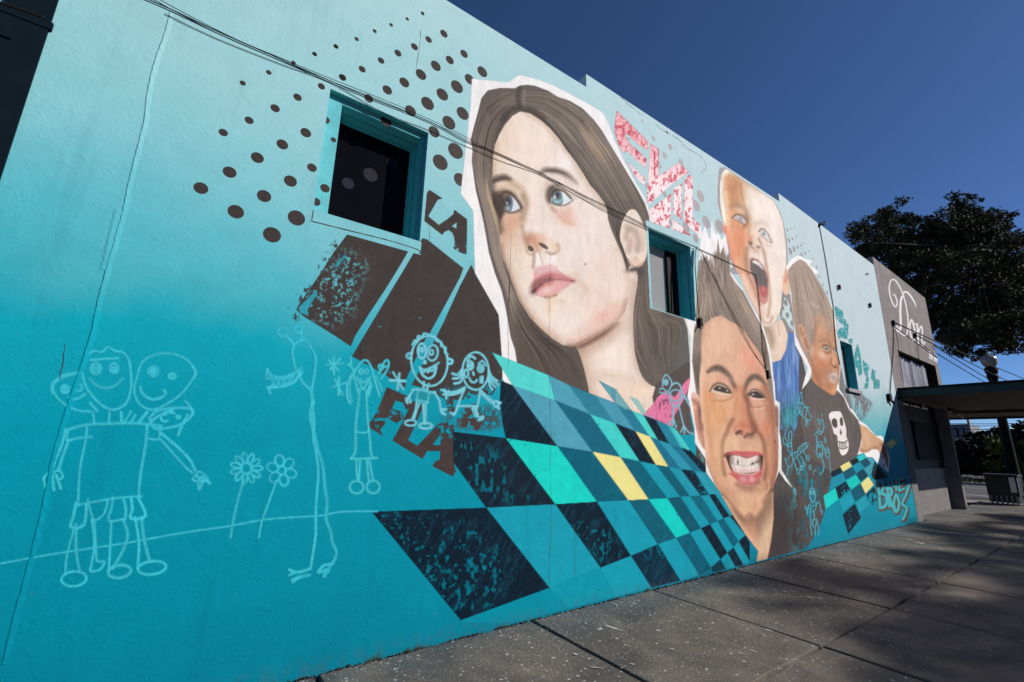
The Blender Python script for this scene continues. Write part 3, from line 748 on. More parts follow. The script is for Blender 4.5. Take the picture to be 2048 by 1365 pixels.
    # the girl hides behind the window opening on her right
    L.a *= 1 - L.mask([(1291, 440), (1400, 478), (1386, 639), (1300, 617)], 1.0)
    return L
def paint_boy():
    L = Layer(1368, 420, 1600, 1136, 1.2)
    H1 = lambda *p: T(1370, 320, 5.985, p)
    H2 = lambda *p: T(1370, 540, 5.985, p)
    F = lambda *p: T(1370, 700, 7.984, p)
    G = lambda *p: T(1370, 850, 7.984, p)
    N = lambda *p: T(1430, 960, 7.984, p)
    f1 = lambda x, y: F((x, y))[0]
    g1 = lambda x, y: G((x, y))[0]
    n1 = lambda x, y: N((x, y))[0]
    h1 = lambda x, y: H2((x, y))[0]
    # --- white cut-out with the spiky top
    white = (H1((75, 1040), (150, 1000), (160, 860), (182, 755), (205, 880), (240, 780), (262, 860), (300, 960), (318, 705), (350, 850), (378, 900), (395, 860),
                (440, 960), (487, 885), (505, 1000), (530, 1150), (570, 1280)) + H2((530, 0), (620, 130), (700, 240), (800, 430), (920, 630), (1000, 880), (1040, 1050), (1062, 1364))
             + F((1425, 420), (1445, 800), (1515, 850), (1505, 1364)) + G((1500, 0), (1540, 350), (1540, 720), (1615, 840), (1720, 1010), (1600, 890), (1500, 740), (1440, 900),
                (600, 1120), (430, 890), (340, 760), (325, 540), (160, 290), (152, 0)) + F((150, 1250), (90, 950), (38, 740), (82, 480), (85, 0))
             + H2((65, 1100), (60, 800), (8, 582), (92, 592), (60, 260), (40, 0)))
    L.poly(white, (240, 237, 236))
    # --- hair
    hair = (H2((130, 640), (130, 450), (140, 300), (150, 200), (185, 100), (190, 0)) + H1((350, 1280), (330, 1100), (372, 1190), (395, 935), (420, 1130), (465, 1030), (480, 1200), (500, 1250))
            + H2((520, 20), (600, 150), (700, 262), (800, 455), (900, 650), (960, 810), (1000, 1000), (1035, 1250)) + F((1400, 560), (1432, 890), (1380, 850), (1330, 600), (900, 100), (300, 60),
             (262, 250), (235, 450), (240, 700), (246, 820), (180, 690), (150, 500), (112, 180)) + H2((90, 1000), (100, 800), (112, 690)))
    mh = L.mask(hair, 1.2)
    L.put(mh, (139, 124, 113)); L.clip = mh
    dk = [(104, 92, 84), (92, 82, 76), (116, 102, 93)]
    lt = [(168, 150, 134), (184, 164, 144), (156, 138, 124)]
    ga = H2((230, 60), (230, 250), (200, 440), (160, 620), (130, 800)); gb = H2((330, 60), (330, 260), (360, 420), (420, 520), (480, 560))
    gc = H2((420, 40), (480, 200), (560, 380), (660, 560), (760, 740), (880, 940)); gd = H2((520, 60), (640, 220), (770, 460), (890, 680), (960, 900), (1000, 1150))
    for a, b, n in ((ga, gb, 110), (gb, gc, 120), (gc, gd, 190)):
        L.hair(a, b, n, dk, 1.8, 0.55, 2.5); L.hair(a, b, n // 2, lt, 1.2, 0.6, 2.5)
    L.line(H2((430, 100), (560, 380), (700, 620), (840, 860), (960, 1150)), 16, (120, 106, 97), 0.5, 16, tint=True)
    L.hair(F((140, 20), (150, 300), (190, 600)), F((250, 20), (230, 300), (230, 700)), 40, dk, 2, 0.4, 2)
    L.clip = None
    for k in range(120):      # upright spikes that run up into the white
        x = L.rs.uniform(140, 530); y = L.rs.uniform(20, 150); ln = L.rs.uniform(120, 250) * (0.75 + 0.5 * (x / 530))
        lean = -0.22 + 0.45 * (x - 140) / 390 - 0.15
        p_ = H2((x, y), (x - lean * ln * -0.25 + L.rs.uniform(-10, 10), y - ln * 0.5), (x + lean * ln * 0.6 + L.rs.uniform(-22, 22), y - ln))
        L.line(p_, L.rs.uniform(2.2, 5.0), ((139, 124, 113), (126, 112, 102), (150, 134, 121), (112, 99, 91))[k % 4], 0.95, taper=(1, 0), n=4)
    for k in range(40):
        x = L.rs.uniform(150, 520); y = L.rs.uniform(120, 330)
        L.line(H2((x, y), (x - 8 + L.rs.uniform(-14, 14), y - 90), (x - 14 + L.rs.uniform(-24, 30), y - 190)), 1.5, ((112, 99, 90), (172, 154, 138))[k % 2], 0.6, taper=(0.2, 0), n=4)
    # --- neck
    neck = N((100, 240), (280, 560), (470, 850), (690, 1140), (660, 1310), (700, 1345), (830, 1300), (845, 1230), (900, 950), (935, 600), (932, 180), (800, 300), (600, 500), (300, 350))
    mn = L.mask(neck, 1.4); L.put(mn, (214, 174, 144)); L.clip = mn
    L.line(N((330, 520), (450, 640), (600, 660), (720, 600), (850, 360)), 34, (132, 100, 80), 0.9, 34, tint=True)
    L.blob(n1(700, 720), (18, 30), (128, 104, 86), 0.7)
    L.line(N((860, 250), (800, 450), (720, 640)), 20, (146, 118, 96), 0.8, 20, tint=True)
    L.blob(n1(560, 860), (20, 30), (214, 152, 122), 0.7)
    L.blob(n1(800, 950), (14, 50), (222, 188, 156), 0.9, 0.25)
    L.line(N((120, 270), (300, 560), (480, 830), (680, 1120)), 7, (224, 180, 148), 0.8, 8, tint=True)
    L.line(N((920, 200), (930, 600), (895, 950), (842, 1230)), 4, (224, 160, 130), 0.6, 5, tint=True)
    L.clip = None
    # --- ears
    ear = F((110, 680), (98, 770), (130, 950), (165, 1200)) + G((165, 0), (205, 220), (275, 360), (330, 410), (335, 200), (310, 0)) + F((280, 1100), (250, 900), (240, 760), (180, 690))
    me = L.mask(ear, 1.4); L.put(me, (222, 172, 152)); L.clip = me
    L.line(F((130, 800), (200, 860), (250, 920)), 9, (160, 112, 96), 0.8, 8, tint=True)
    L.line(F((235, 960), (225, 1100), (250, 1250)), 9, (110, 76, 68), 0.85, 9, tint=True)
    L.line(F((170, 980), (190, 1150), (240, 1330)), 8, (206, 140, 122), 0.8, 8, tint=True)
    L.line(G((240, 60), (290, 250), (320, 380)), 7, (150, 104, 90), 0.6, 8, tint=True)
    L.blob(f1(160, 720), (6, 8), (236, 196, 178), 0.7)
    L.clip = None
    L.poly(F((1425, 880), (1485, 905), (1500, 1000), (1490, 1364)) + G((1485, 100), (1500, 420), (1440, 200), (1420, 0)), (176, 138, 122))
    L.line(F((1450, 960), (1460, 1200)), 5, (120, 84, 74), 0.7, 6, tint=True)
    # --- face
    face = (H2((205, 740), (235, 650), (330, 575), (430, 545), (550, 625), (620, 655), (720, 755), (800, 865), (870, 955), (930, 1060), (965, 1200))
            + F((1290, 380), (1330, 600), (1380, 760), (1430, 900), (1440, 1364)) + G((1470, 250), (1492, 500), (1482, 720), (1440, 900), (1400, 1020))
            + N((900, 180), (830, 340), (740, 520), (690, 595), (640, 605), (590, 590), (560, 575), (520, 612), (470, 615), (420, 590), (350, 510), (260, 400), (130, 262))
            + G((480, 950), (390, 750), (340, 600), (322, 400), (312, 200), (300, 0)) + F((280, 1150), (250, 900), (238, 700), (232, 450), (262, 250)) + H2((180, 1300), (200, 1100), (195, 900)))
    mf = L.mask(face, 1.6); L.put(mf, (224, 176, 146)); L.clip = mf
    # hair roots over the forehead edge
    L.line(H2((200, 880), (235, 680), (340, 590), (430, 560), (560, 650), (720, 775), (860, 960), (950, 1180)), 7, (180, 140, 118), 0.5, 9, tint=True)
    # large planes
    L.line(F((1180, 420), (1240, 700), (1290, 1000), (1310, 1300)) + G((1330, 300), (1330, 620), (1280, 900)), 34, (196, 138, 108), 0.55, 34, tint=True)
    L.line(F((300, 700), (330, 1000), (380, 1300)) + G((400, 250), (430, 600), (520, 880), (640, 1080)), 22, (206, 146, 108), 0.5, 24, tint=True)
    L.blob(h1(430, 800), (34, 40), (228, 186, 160), 0.9)
    L.blob(h1(760, 1080), (22, 34), (228, 156, 130), 0.8, -0.5)
    L.blob(h1(320, 1000), (22, 40), (228, 184, 156), 0.8)
    L.blob(f1(860, 200), (12, 30), (230, 184, 154), 0.7)
    L.blob(f1(520, 1000), (34, 36), (222, 164, 116), 0.9)
    L.blob(f1(400, 760), (10, 10), (222, 146, 96), 0.7)
    L.blob(f1(340, 300), (14, 22), (228, 184, 156), 0.8)
    L.blob(f1(1180, 1080), (18, 28), (220, 164, 138), 0.9)
    L.line(F((1310, 620), (1380, 900), (1410, 1200)) + G((1430, 150), (1455, 450), (1440, 750), (1380, 980)), 20, (160, 106, 82), 0.9, 20, tint=True)
    L.blob(f1(1290, 1280), (12, 14), (222, 132, 102), 0.7)
    L.line(F((265, 300), (250, 600), (275, 950), (310, 1300)) + G((330, 200), (350, 560), (420, 800)), 7, (240, 198, 168), 0.7, 9, tint=True)
    L.line(G((350, 620), (420, 830), (520, 1010), (620, 1150)), 9, (150, 108, 84), 0.5, 11, tint=True)
    # brows
    L.line(F((360, 350), (430, 300), (510, 285), (590, 310), (680, 400), (750, 520), (800, 600)), 11, (96, 80, 70), 0.9, 7, tint=True, taper=(0.4, 0.5))
    for k in range(26):
        t = k / 25; x = 350 + 400 * t; y = 350 - 70 * math.sin(t * 2.2) + 150 * t * t
        L.line(F((x, y + 34), (x + 26, y - 8)), 1.2, (104, 88, 78), 0.5, tint=True)
    L.line(F((950, 640), (1000, 520), (1070, 440), (1140, 430), (1220, 480), (1280, 560)), 11, (98, 82, 72), 0.9, 7, tint=True, taper=(0.5, 0.4))
    L.line(F((790, 560), (830, 640)), 7, (140, 96, 76), 0.6, 8, tint=True)
    L.line(F((950, 600), (930, 700), (960, 800)), 8, (166, 104, 80), 0.65, 9, tint=True)
    L.blob(f1(880, 640), (7, 14), (206, 134, 104), 0.7)
    L.blob(f1(640, 470), (14, 9), (222, 170, 146), 0.8, 0.5)
    L.blob(f1(1130, 560), (12, 6), (222, 180, 158), 0.8)
    # left eye
    L.line(F((430, 560), (520, 510), (620, 540), (720, 620), (790, 690)), 3, (176, 124, 100), 0.7, 3.5, tint=True)
    L.poly(F((420, 660), (450, 580), (520, 530), (600, 540), (680, 590), (745, 705), (640, 700), (520, 690)), (210, 186, 168), 1, 1.8, True, True)
    L.poly(F((455, 620), (520, 570), (610, 590), (690, 640), (740, 705), (640, 690), (540, 665), (470, 645)), (74, 62, 58), 1, 2.2, True, True)
    L.line(F((400, 660), (440, 590), (520, 540), (620, 560), (700, 630), (745, 705)), 2.8, (78, 60, 52), 0.9, 2.6, tint=True)
    L.blob(f1(555, 612), 1.7, (240, 240, 240), 1); L.blob(f1(675, 655), (2.4, 2), (220, 206, 196), 0.9)
    L.line(F((430, 650), (520, 695), (640, 712), (730, 712)), 3, (236, 206, 184), 0.9, 3, tint=True)
    L.line(F((480, 800), (600, 815), (700, 790), (770, 740)), 3.5, (180, 124, 96), 0.75, 4.5, tint=True)
    L.line(F((450, 760), (580, 760), (700, 745)), 6, (226, 178, 150), 0.8, 7, tint=True)
    # right eye
    L.poly(F((1000, 720), (1040, 650), (1100, 625), (1170, 645), (1240, 700), (1270, 770), (1150, 785), (1060, 760)), (208, 178, 160), 1, 1.8, True, True)
    L.poly(F((1005, 725), (1070, 670), (1150, 665), (1230, 720), (1265, 775), (1160, 772), (1060, 752)), (72, 60, 57), 1, 2.2, True, True)
    L.line(F((1000, 725), (1050, 655), (1110, 630), (1180, 655), (1250, 720), (1280, 780)), 2.6, (88, 66, 56), 0.85, 2.6, tint=True)
    L.blob(f1(1090, 712), 1.7, (240, 240, 240), 1); L.blob(f1(1048, 738), 1.8, (226, 216, 208), 0.9)
    L.line(F((1010, 760), (1100, 790), (1200, 795), (1270, 785)), 3, (238, 204, 184), 0.9, 3, tint=True)
    L.line(F((985, 740), (1000, 840), (1080, 910), (1180, 920), (1290, 880)), 3.5, (168, 110, 88), 0.75, 4.5, tint=True)
    L.blob(f1(1180, 860), (16, 6), (226, 172, 150), 0.8)
    L.line(F((1130, 940), (1200, 945), (1260, 920)), 3, (240, 206, 188), 0.7, 4, tint=True)
    # nose
    L.line(F((960, 720), (1000, 850), (1020, 1000), (1060, 1120), (1110, 1240)), 11, (132, 84, 66), 0.85, 11, tint=True)
    L.line(F((800, 640), (830, 800), (800, 960), (775, 1090)), 7, (190, 130, 100), 0.6, 9, tint=True)
    L.blob(f1(880, 900), (8, 26), (212, 152, 116), 0.8)
    L.blob(f1(930, 1000), (8, 20), (206, 126, 96), 0.7)
    L.blob(f1(870, 1130), (8, 9), (226, 184, 134), 0.8)
    L.blob(f1(940, 1200), (18, 14), (198, 118, 92), 0.9)
    L.line(F((800, 1230), (790, 1300), (830, 1345)), 5, (168, 112, 90), 0.7, 6, tint=True)
    L.blob(f1(1090, 1260), (8, 12), (160, 100, 80), 0.7)
    L.line(F((770, 1080), (760, 1180), (800, 1290)), 5, (214, 152, 126), 0.7, 6, tint=True)
    L.line(F((830, 1340), (870, 1300), (910, 1310)), 5, (92, 62, 52), 0.9, 4, tint=True)
    L.line(G((825, 125), (870, 120), (910, 150)), 4.5, (92, 66, 56), 0.85, 4.5, tint=True)
    L.line(G((960, 190), (1000, 150), (1060, 160), (1100, 120)), 6, (90, 64, 54), 0.9, 5, tint=True)
    L.blob(g1(960, 120), (8, 5), (206, 126, 104), 0.8)
    L.blob(g1(1090, 60), (6, 8), (176, 108, 86), 0.7)
    L.blob(g1(1040, 200), (12, 5), (132, 100, 82), 0.7)
    # folds from the nose round the mouth
    L.line(F((760, 1120), (700, 1230), (660, 1340)) + G((620, 220), (590, 340), (590, 480), (600, 640), (640, 800)), 6.5, (140, 98, 74), 0.85, 8, tint=True)
    L.line(F((1080, 1180), (1150, 1300)) + G((1210, 170), (1260, 300), (1290, 480), (1300, 700), (1270, 860)), 6.5, (132, 88, 68), 0.85, 8, tint=True)
    L.blob(g1(520, 480), (10, 40), (226, 178, 136), 0.8)
    L.blob(g1(1350, 450), (7, 40), (214, 150, 118), 0.8)
    L.blob(g1(760, 300), (16, 14), (226, 184, 150), 0.8)
    L.blob(g1(1000, 290), (16, 9), (216, 164, 132), 0.7)
    # mouth: lips, cavity, teeth
    L.poly(G((640, 480), (720, 430), (830, 415), (930, 425), (1040, 420), (1150, 430), (1240, 470), (1250, 540), (1245, 720), (1190, 880), (1080, 950), (950, 960), (840, 900), (740, 780), (690, 660)), (206, 112, 112), 1, 1.8, True, True)
    L.poly(G((640, 500), (720, 480), (850, 490), (980, 525), (1100, 500), (1200, 480), (1248, 500), (1235, 620), (1200, 730), (1100, 770), (980, 785), (850, 770), (740, 720), (690, 620)), (78, 56, 50), 1, 2, True, True)
    teeth = G((735, 500), (850, 495), (980, 535), (1100, 505), (1180, 495), (1205, 600), (1190, 720), (1100, 755), (985, 770), (860, 765), (770, 720), (720, 610))
    mt = L.mask(teeth, 2.0, True); L.tint(mt, (232, 222, 214))
    keep = L.clip; L.clip = mt * mf
    L.blob(g1(960, 545), (28, 5), (236, 206, 198), 0.6)
    L.line(G((760, 700), (870, 735), (990, 745), (1110, 735), (1190, 690)), 5, (226, 178, 168), 0.7, 5, tint=True)
    for x in (780, 835, 900, 985, 1070, 1130):
        L.line(G((x, 520), (x + 2, 630)), 1.1, (170, 150, 140), 0.6, 1.4, tint=True)
    for x in (800, 880, 940, 1000, 1055, 1120, 1170):
        L.line(G((x, 650), (x + 4, 760)), 1.1, (186, 150, 142), 0.6, 1.4, tint=True)
    L.line(G((730, 620), (840, 640), (960, 655), (1080, 640), (1200, 600)), 1.6, (176, 158, 148), 0.7, 2, tint=True)
    L.blob(g1(845, 600), (2, 5), (70, 56, 52), 0.9); L.blob(g1(1080, 620), (4, 2.4), (70, 56, 52), 0.9, -0.4); L.blob(g1(1150, 590), (5, 2), (80, 64, 58), 0.8, -0.3)
    L.blob(g1(730, 560), (6, 14), (110, 84, 74), 0.7); L.blob(g1(1195, 560), (5, 14), (90, 68, 60), 0.85)
    L.clip = keep
    L.line(G((760, 720), (860, 775), (985, 790), (1100, 780), (1190, 730)), 2.2, (236, 206, 196), 0.8, 2.4, tint=True)
    L.line(G((720, 780), (830, 840), (960, 860), (1100, 850), (1210, 780)), 4, (188, 76, 78), 0.7, 5, tint=True)
    L.blob(g1(930, 870), (10, 7), (226, 158, 158), 0.9); L.blob(g1(1070, 870), (9, 7), (226, 164, 164), 0.9)
    L.line(G((1005, 830), (1010, 900)), 2, (180, 80, 84), 0.7, 2.4, tint=True)
    L.line(G((690, 470), (820, 450), (960, 470), (1120, 455), (1230, 480)), 4, (196, 92, 96), 0.7, 5, tint=True)
    L.line(G((640, 520), (680, 640), (730, 760)), 3, (226, 180, 154), 0.8, 3.4, tint=True)
    L.line(G((632, 500), (650, 470), (700, 455)), 4, (90, 66, 56), 0.8, 5, tint=True)
    # chin
    L.line(G((830, 950), (950, 1000), (1080, 985), (1180, 910)), 7, (134, 92, 78), 0.7, 9, tint=True)
    L.blob(g1(1040, 1040), (26, 8), (168, 122, 100), 0.7)
    L.blob(n1(490, 370), (22, 20), (226, 182, 142), 0.9)
    L.blob(n1(640, 440), (12, 14), (214, 160, 126), 0.7)
    L.blob(n1(300, 300), (10, 20), (206, 152, 122), 0.7, -0.6)
    L.line(N((120, 250), (260, 400), (370, 530), (470, 612), (560, 560), (640, 600), (740, 520), (830, 340), (910, 160)), 5, (118, 84, 66), 0.7, 9, tint=True)
    L.line(N((880, 60), (860, 200), (790, 360)), 8, (150, 106, 84), 0.7, 10, tint=True)
    L.line(G((1330, 880), (1350, 980), (1300, 1080)), 3, (236, 190, 166), 0.7, 4, tint=True)
    L.blob(g1(1432, 268), 1.6, (60, 44, 40), 1)
    L.clip = None
    L.grain(0.03, 5); L.grain(0.05, 36, 5); L.grain(0.06, 3.5, 8, 5.0, 0.1); L.grain(0.08, 8, 9, 3.0, -0.3)
    L.a *= 1 - L.mask([(1291, 440), (1401, 478), (1388, 641), (1300, 617)], 1.0)
    return L
def paint_shouting_boy():
    L = Layer(1434, 330, 1606, 880, 1.0)
    H1 = lambda *p: T(1370, 320, 5.985, p)
    H2 = lambda *p: T(1370, 540, 5.985, p)
    a = lambda x, y: H1((x, y))[0]
    b = lambda x, y: H2((x, y))[0]
    # grey outline and dotted strip beside the neck
    L.poly(H1((405, 140), (420, 100), (470, 88), (520, 120), (1062, 492), (1130, 610), (1175, 740), (1215, 950), (1226, 1120), (1222, 1364), (560, 1364), (480, 900), (440, 700), (395, 520), (395, 300)), (164, 156, 160))
    L.poly(H2((1130, 270), (1270, 300), (1300, 500), (1310, 760), (1240, 800), (1160, 620), (1120, 450)), (142, 134, 136))
    L.poly(H2((1190, 325), (1230, 370), (1255, 430), (1275, 520), (1290, 640), (1302, 740), (1240, 670), (1200, 590), (1160, 560), (1165, 470), (1180, 400)), (194, 216, 218))
    for q in ((1205, 395, 22, 42), (1225, 545, 22, 40), (1175, 460, 14, 30), (1268, 480, 16, 36), (1280, 640, 18, 36)):
        L.blob(b(q[0], q[1]), (q[2] / 5.985, q[3] / 5.985), (140, 132, 134), 1, -0.2, 3)
    # neck and blue vest
    L.poly(H2((930, 640), (1020, 690), (1120, 600), (1160, 600), (1200, 690), (1235, 800), (1215, 950), (1150, 1080), (1040, 1115), (1000, 880)), (228, 202, 182), 1, 1.4)
    L.line(H2((960, 690), (1020, 770), (1060, 900)), 14, (150, 124, 98), 0.75, 14, tint=True)
    L.blob(b(1120, 900), (12, 24), (236, 212, 194), 0.8)
    L.line(H2((1105, 560), (1120, 700), (1135, 790)), 1, (120, 96, 80), 0.6, 1.4, tint=True)
    vest = H2((1038, 1110), (1150, 1080), (1212, 955), (1236, 770), (1230, 730), (1300, 770), (1322, 930), (1368, 1030), (1364, 1364)) + [(1598, 830), (1590, 872), (1556, 872), (1548, 800)] + H2((1060, 1364))
    mv = L.mask(vest, 1.4); L.put(mv, (84, 122, 184)); L.clip = mv
    L.hair(H2((1060, 1140), (1060, 1300), (1080, 1500)), H2((1360, 900), (1360, 1200), (1360, 1500)), 80, [(120, 158, 206), (66, 100, 164), (140, 176, 214), (58, 92, 156)], 2, 0.5, 4)
    L.hair(H2((1240, 780), (1230, 950), (1200, 1100)), H2((1310, 800), (1330, 1000), (1340, 1200)), 30, [(150, 176, 214), (76, 112, 176)], 2, 0.5, 3)
    L.line(H2((1170, 1090), (1180, 1200), (1200, 1364)), 1.2, (36, 52, 96), 0.7, 1.4, tint=True)
    L.hair([(1552, 780), (1556, 830), (1560, 880)], [(1598, 780), (1594, 830), (1590, 880)], 60, [(70, 160, 178), (78, 70, 72), (96, 180, 200)], 1.6, 0.6, 4)
    L.clip = None
    fade = np.clip((L.Y - 800) / 60, 0, 1) * mv
    wear(L, fade, 5, 0.42, 91, 3)
    # ear on the right
    er = H2((1165, -60), (1200, -90), (1232, 0), (1250, 200), (1222, 302), (1180, 280), (1160, 200))
    L.poly(er, (232, 188, 160), 1, 1.2, True)
    L.line(H2((1195, -40), (1215, 80), (1200, 150)), 4, (214, 130, 98), 0.8, 5, tint=True)
    # head
    head = H1((490, 108), (1058, 490), (1120, 610), (1170, 750), (1200, 950), (1212, 1100), (1205, 1290)) + H2((1170, 100), (1160, 290), (1150, 450), (1120, 560), (1070, 645), (1010, 685), (950, 680), (900, 600),
            (830, 450), (750, 300), (690, 160), (630, 20)) + H1((560, 1200), (515, 1000), (460, 830), (450, 790), (462, 770), (442, 650), (422, 500), (418, 300), (440, 170))
    m = L.mask(head, 1.3); L.put(m, (238, 222, 210)); L.clip = m
    # cream cut edge at left
    L.poly(H1((490, 108), (540, 140), (490, 200), (465, 320), (475, 500), (505, 680), (530, 790), (462, 790), (440, 650), (418, 480), (418, 300), (440, 170)), (246, 240, 222), 1, 3, False, True)
    # warm shaded half of the face
    L.poly(H1((480, 220), (540, 170), (640, 230), (690, 330), (700, 460), (740, 580), (775, 740), (740, 850), (730, 1000), (745, 1160), (750, 1364), (640, 1364), (560, 1160), (520, 920), (500, 640), (470, 400)), (220, 160, 118), 1, 14, True, True)
    L.poly(H1((545, 1150), (740, 1150), (755, 1300)) + H2((790, 60), (840, 200), (900, 380), (930, 560), (880, 560), (800, 400), (720, 240), (640, 60)) + H1((600, 1300)), (226, 170, 138), 0.75, 12, False, True)
    L.line(H1((500, 220), (620, 210), (760, 280), (900, 360)), 12, (206, 158, 104), 0.75, 14, tint=True)
    L.blob(a(590, 340), (16, 22), (176, 122, 84), 0.8, 0.3)
    L.blob(a(620, 470), (16, 16), (190, 132, 92), 0.7)
    L.line(H1((490, 380), (510, 560), (530, 760), (570, 1000), (620, 1240)), 5, (240, 200, 164), 0.8, 6, tint=True)
    L.line(H1((668, 280), (690, 420), (720, 560), (760, 700), (775, 780)), 2.0, (112, 84, 58), 0.6, 3.4, tint=True)
    L.line(H1((690, 330), (720, 500), (770, 680), (790, 800)), 12, (206, 160, 118), 0.6, 14, tint=True)
    L.blob(a(740, 650), (6, 16), (112, 86, 58), 0.7, 0.35)
    # brow and eye, left
    L.line(H1((560, 560), (620, 540), (700, 590), (760, 690)), 9, (150, 110, 84), 0.65, 10, tint=True)
    L.blob(a(650, 610), (12, 5), (226, 182, 156), 0.8, 0.4)
    L.poly(H1((575, 690), (620, 665), (690, 690), (740, 760), (690, 750), (620, 725)), (190, 186, 190), 1, 3, True, True)
    L.blob(a(668, 710), (4, 4), (120, 124, 132), 0.9); L.blob(a(684, 716), 1.2, (240, 240, 240), 0.9)
    L.line(H1((565, 700), (610, 655), (690, 670), (745, 750), (700, 800)), 2.8, (84, 64, 56), 0.85, 3, tint=True)
    L.line(H1((600, 720), (680, 760), (720, 800)), 2.2, (130, 92, 74), 0.7, 3, tint=True)
    L.line(H1((600, 800), (680, 830), (740, 790)), 4, (176, 116, 84), 0.6, 6, tint=True)
    # cheek left, ear left
    L.blob(a(640, 960), (20, 28), (218, 134, 96), 0.8)
    L.blob(a(560, 900), (8, 30), (226, 160, 122), 0.6)
    L.blob(a(600, 1100), (10, 40), (226, 150, 114), 0.8)
    L.blob(a(485, 850), (5, 14), (232, 126, 100), 0.85, -0.2)
    L.line(H1((470, 800), (490, 900), (530, 1050), (570, 1240)), 5, (222, 120, 96), 0.7, 5, tint=True)
    # right eye
    L.line(H1((860, 760), (920, 740), (980, 790)), 8, (206, 170, 140), 0.6, 9, tint=True)
    L.poly(H1((890, 850), (930, 835), (985, 880), (1030, 975), (970, 945), (920, 910)), (212, 212, 210), 1, 2.6, True, True)
    L.blob(a(945, 885), (3.6, 4.6), (126, 146, 146), 1, 0.4); L.blob(a(942, 886), 1.5, (60, 60, 64), 1); L.blob(a(950, 872), 1, (250, 250, 250), 1)
    L.line(H1((885, 860), (920, 825), (985, 870), (1040, 990)), 2.6, (104, 78, 72), 0.85, 2.6, tint=True)
    L.line(H1((900, 900), (960, 950), (1030, 995)), 2.2, (170, 130, 116), 0.8, 2.6, tint=True)
    L.line(H1((905, 950), (960, 1010), (1030, 1040)), 4, (222, 190, 176), 0.7, 5, tint=True)
    # nose
    L.line(H1((770, 780), (760, 900), (770, 1000)), 5, (196, 140, 104), 0.7, 6, tint=True)
    L.blob(a(830, 930), (8, 20), (236, 204, 178), 0.8)
    L.blob(a(785, 950), (5, 10), (222, 140, 108), 0.8)
    L.line(H1((760, 980), (790, 1040), (830, 1060)), 3, (140, 98, 84), 0.7, 3.4, tint=True)
    L.blob(a(790, 1000), (3.2, 4.6), (104, 74, 66), 0.9, -0.4); L.blob(a(880, 1045), (4.6, 3), (110, 78, 70), 0.85, 0.5)
    L.blob(a(850, 1090), (12, 6), (206, 160, 134), 0.7, 0.3)
    L.line(H1((880, 940), (930, 1060), (960, 1180), (980, 1300)), 4.5, (170, 128, 100), 0.75, 5, tint=True)
    L.line(H2((985, 20), (1010, 200), (1020, 400), (990, 560)), 4.5, (176, 134, 104), 0.75, 5.5, tint=True)
    L.line(H1((740, 1060), (735, 1200), (750, 1364)), 7, (166, 122, 92), 0.7, 8, tint=True)
    # mouth
    L.poly(H1((770, 1200), (800, 1165), (870, 1190), (940, 1270), (985, 1364)) + H2((1005, 100), (1000, 280), (985, 380), (950, 420), (905, 390), (870, 280), (820, 120), (775, 0)), (188, 128, 116), 1, 3.0, False, True)
    L.poly(H1((785, 1215), (815, 1190), (870, 1215), (930, 1290), (965, 1364)) + H2((990, 120), (985, 260), (965, 330), (925, 310), (890, 220), (840, 100), (785, 0)), (108, 96, 94), 1, 2, False, True)
    L.poly(H1((800, 1225), (830, 1200), (890, 1230), (945, 1310), (925, 1310), (870, 1260)), (238, 232, 228), 1, 1.6, False, True)
    for q in ((838, 1215, 822, 1245), (868, 1228, 850, 1262), (898, 1250, 882, 1282)):
        L.line(H1(q[:2], q[2:]), 0.8, (170, 156, 150), 0.8, tint=True)
    L.blob(b(880, 60), (10, 14), (98, 88, 86), 0.8)
    L.poly(H2((900, 200), (960, 200), (985, 270), (965, 325), (925, 305)), (198, 96, 96), 0.9, 3, True, True)
    L.blob(b(935, 235), (4, 4), (214, 128, 122), 0.8)
    L.line(H2((900, 330), (940, 385), (985, 350)), 5, (222, 140, 136), 0.85, 5, tint=True)
    L.line(H2((760, 60), (820, 200), (870, 330), (900, 420)), 7, (176, 120, 100), 0.7, 7, tint=True)
    L.line(H2((700, 60), (770, 240), (850, 420), (920, 580)), 6, (236, 200, 178), 0.8, 7, tint=True)
    L.blob(b(940, 500), (9, 14), (226, 196, 176), 0.8)
    L.line(H2((900, 570), (950, 630), (1010, 640), (1050, 560)), 5, (190, 148, 118), 0.7, 6, tint=True)
    L.line(H2((960, 690), (1030, 685), (1090, 630), (1130, 540)), 3.5, (150, 116, 92), 0.7, 4.5, tint=True)
    L.blob(b(1090, 300), (10, 40), (244, 226, 212), 0.9)
    L.blob(a(1060, 800), (14, 50), (246, 234, 226), 0.9, -0.3)
    L.blob(a(860, 560), (26, 26), (244, 228, 214), 0.9)
    L.clip = None
    L.grain(0.03, 4); L.grain(0.04, 30, 5); L.grain(0.06, 3, 8, 5.0, 0.1); L.grain(0.08, 7, 9, 3.0, -0.3)
    return L

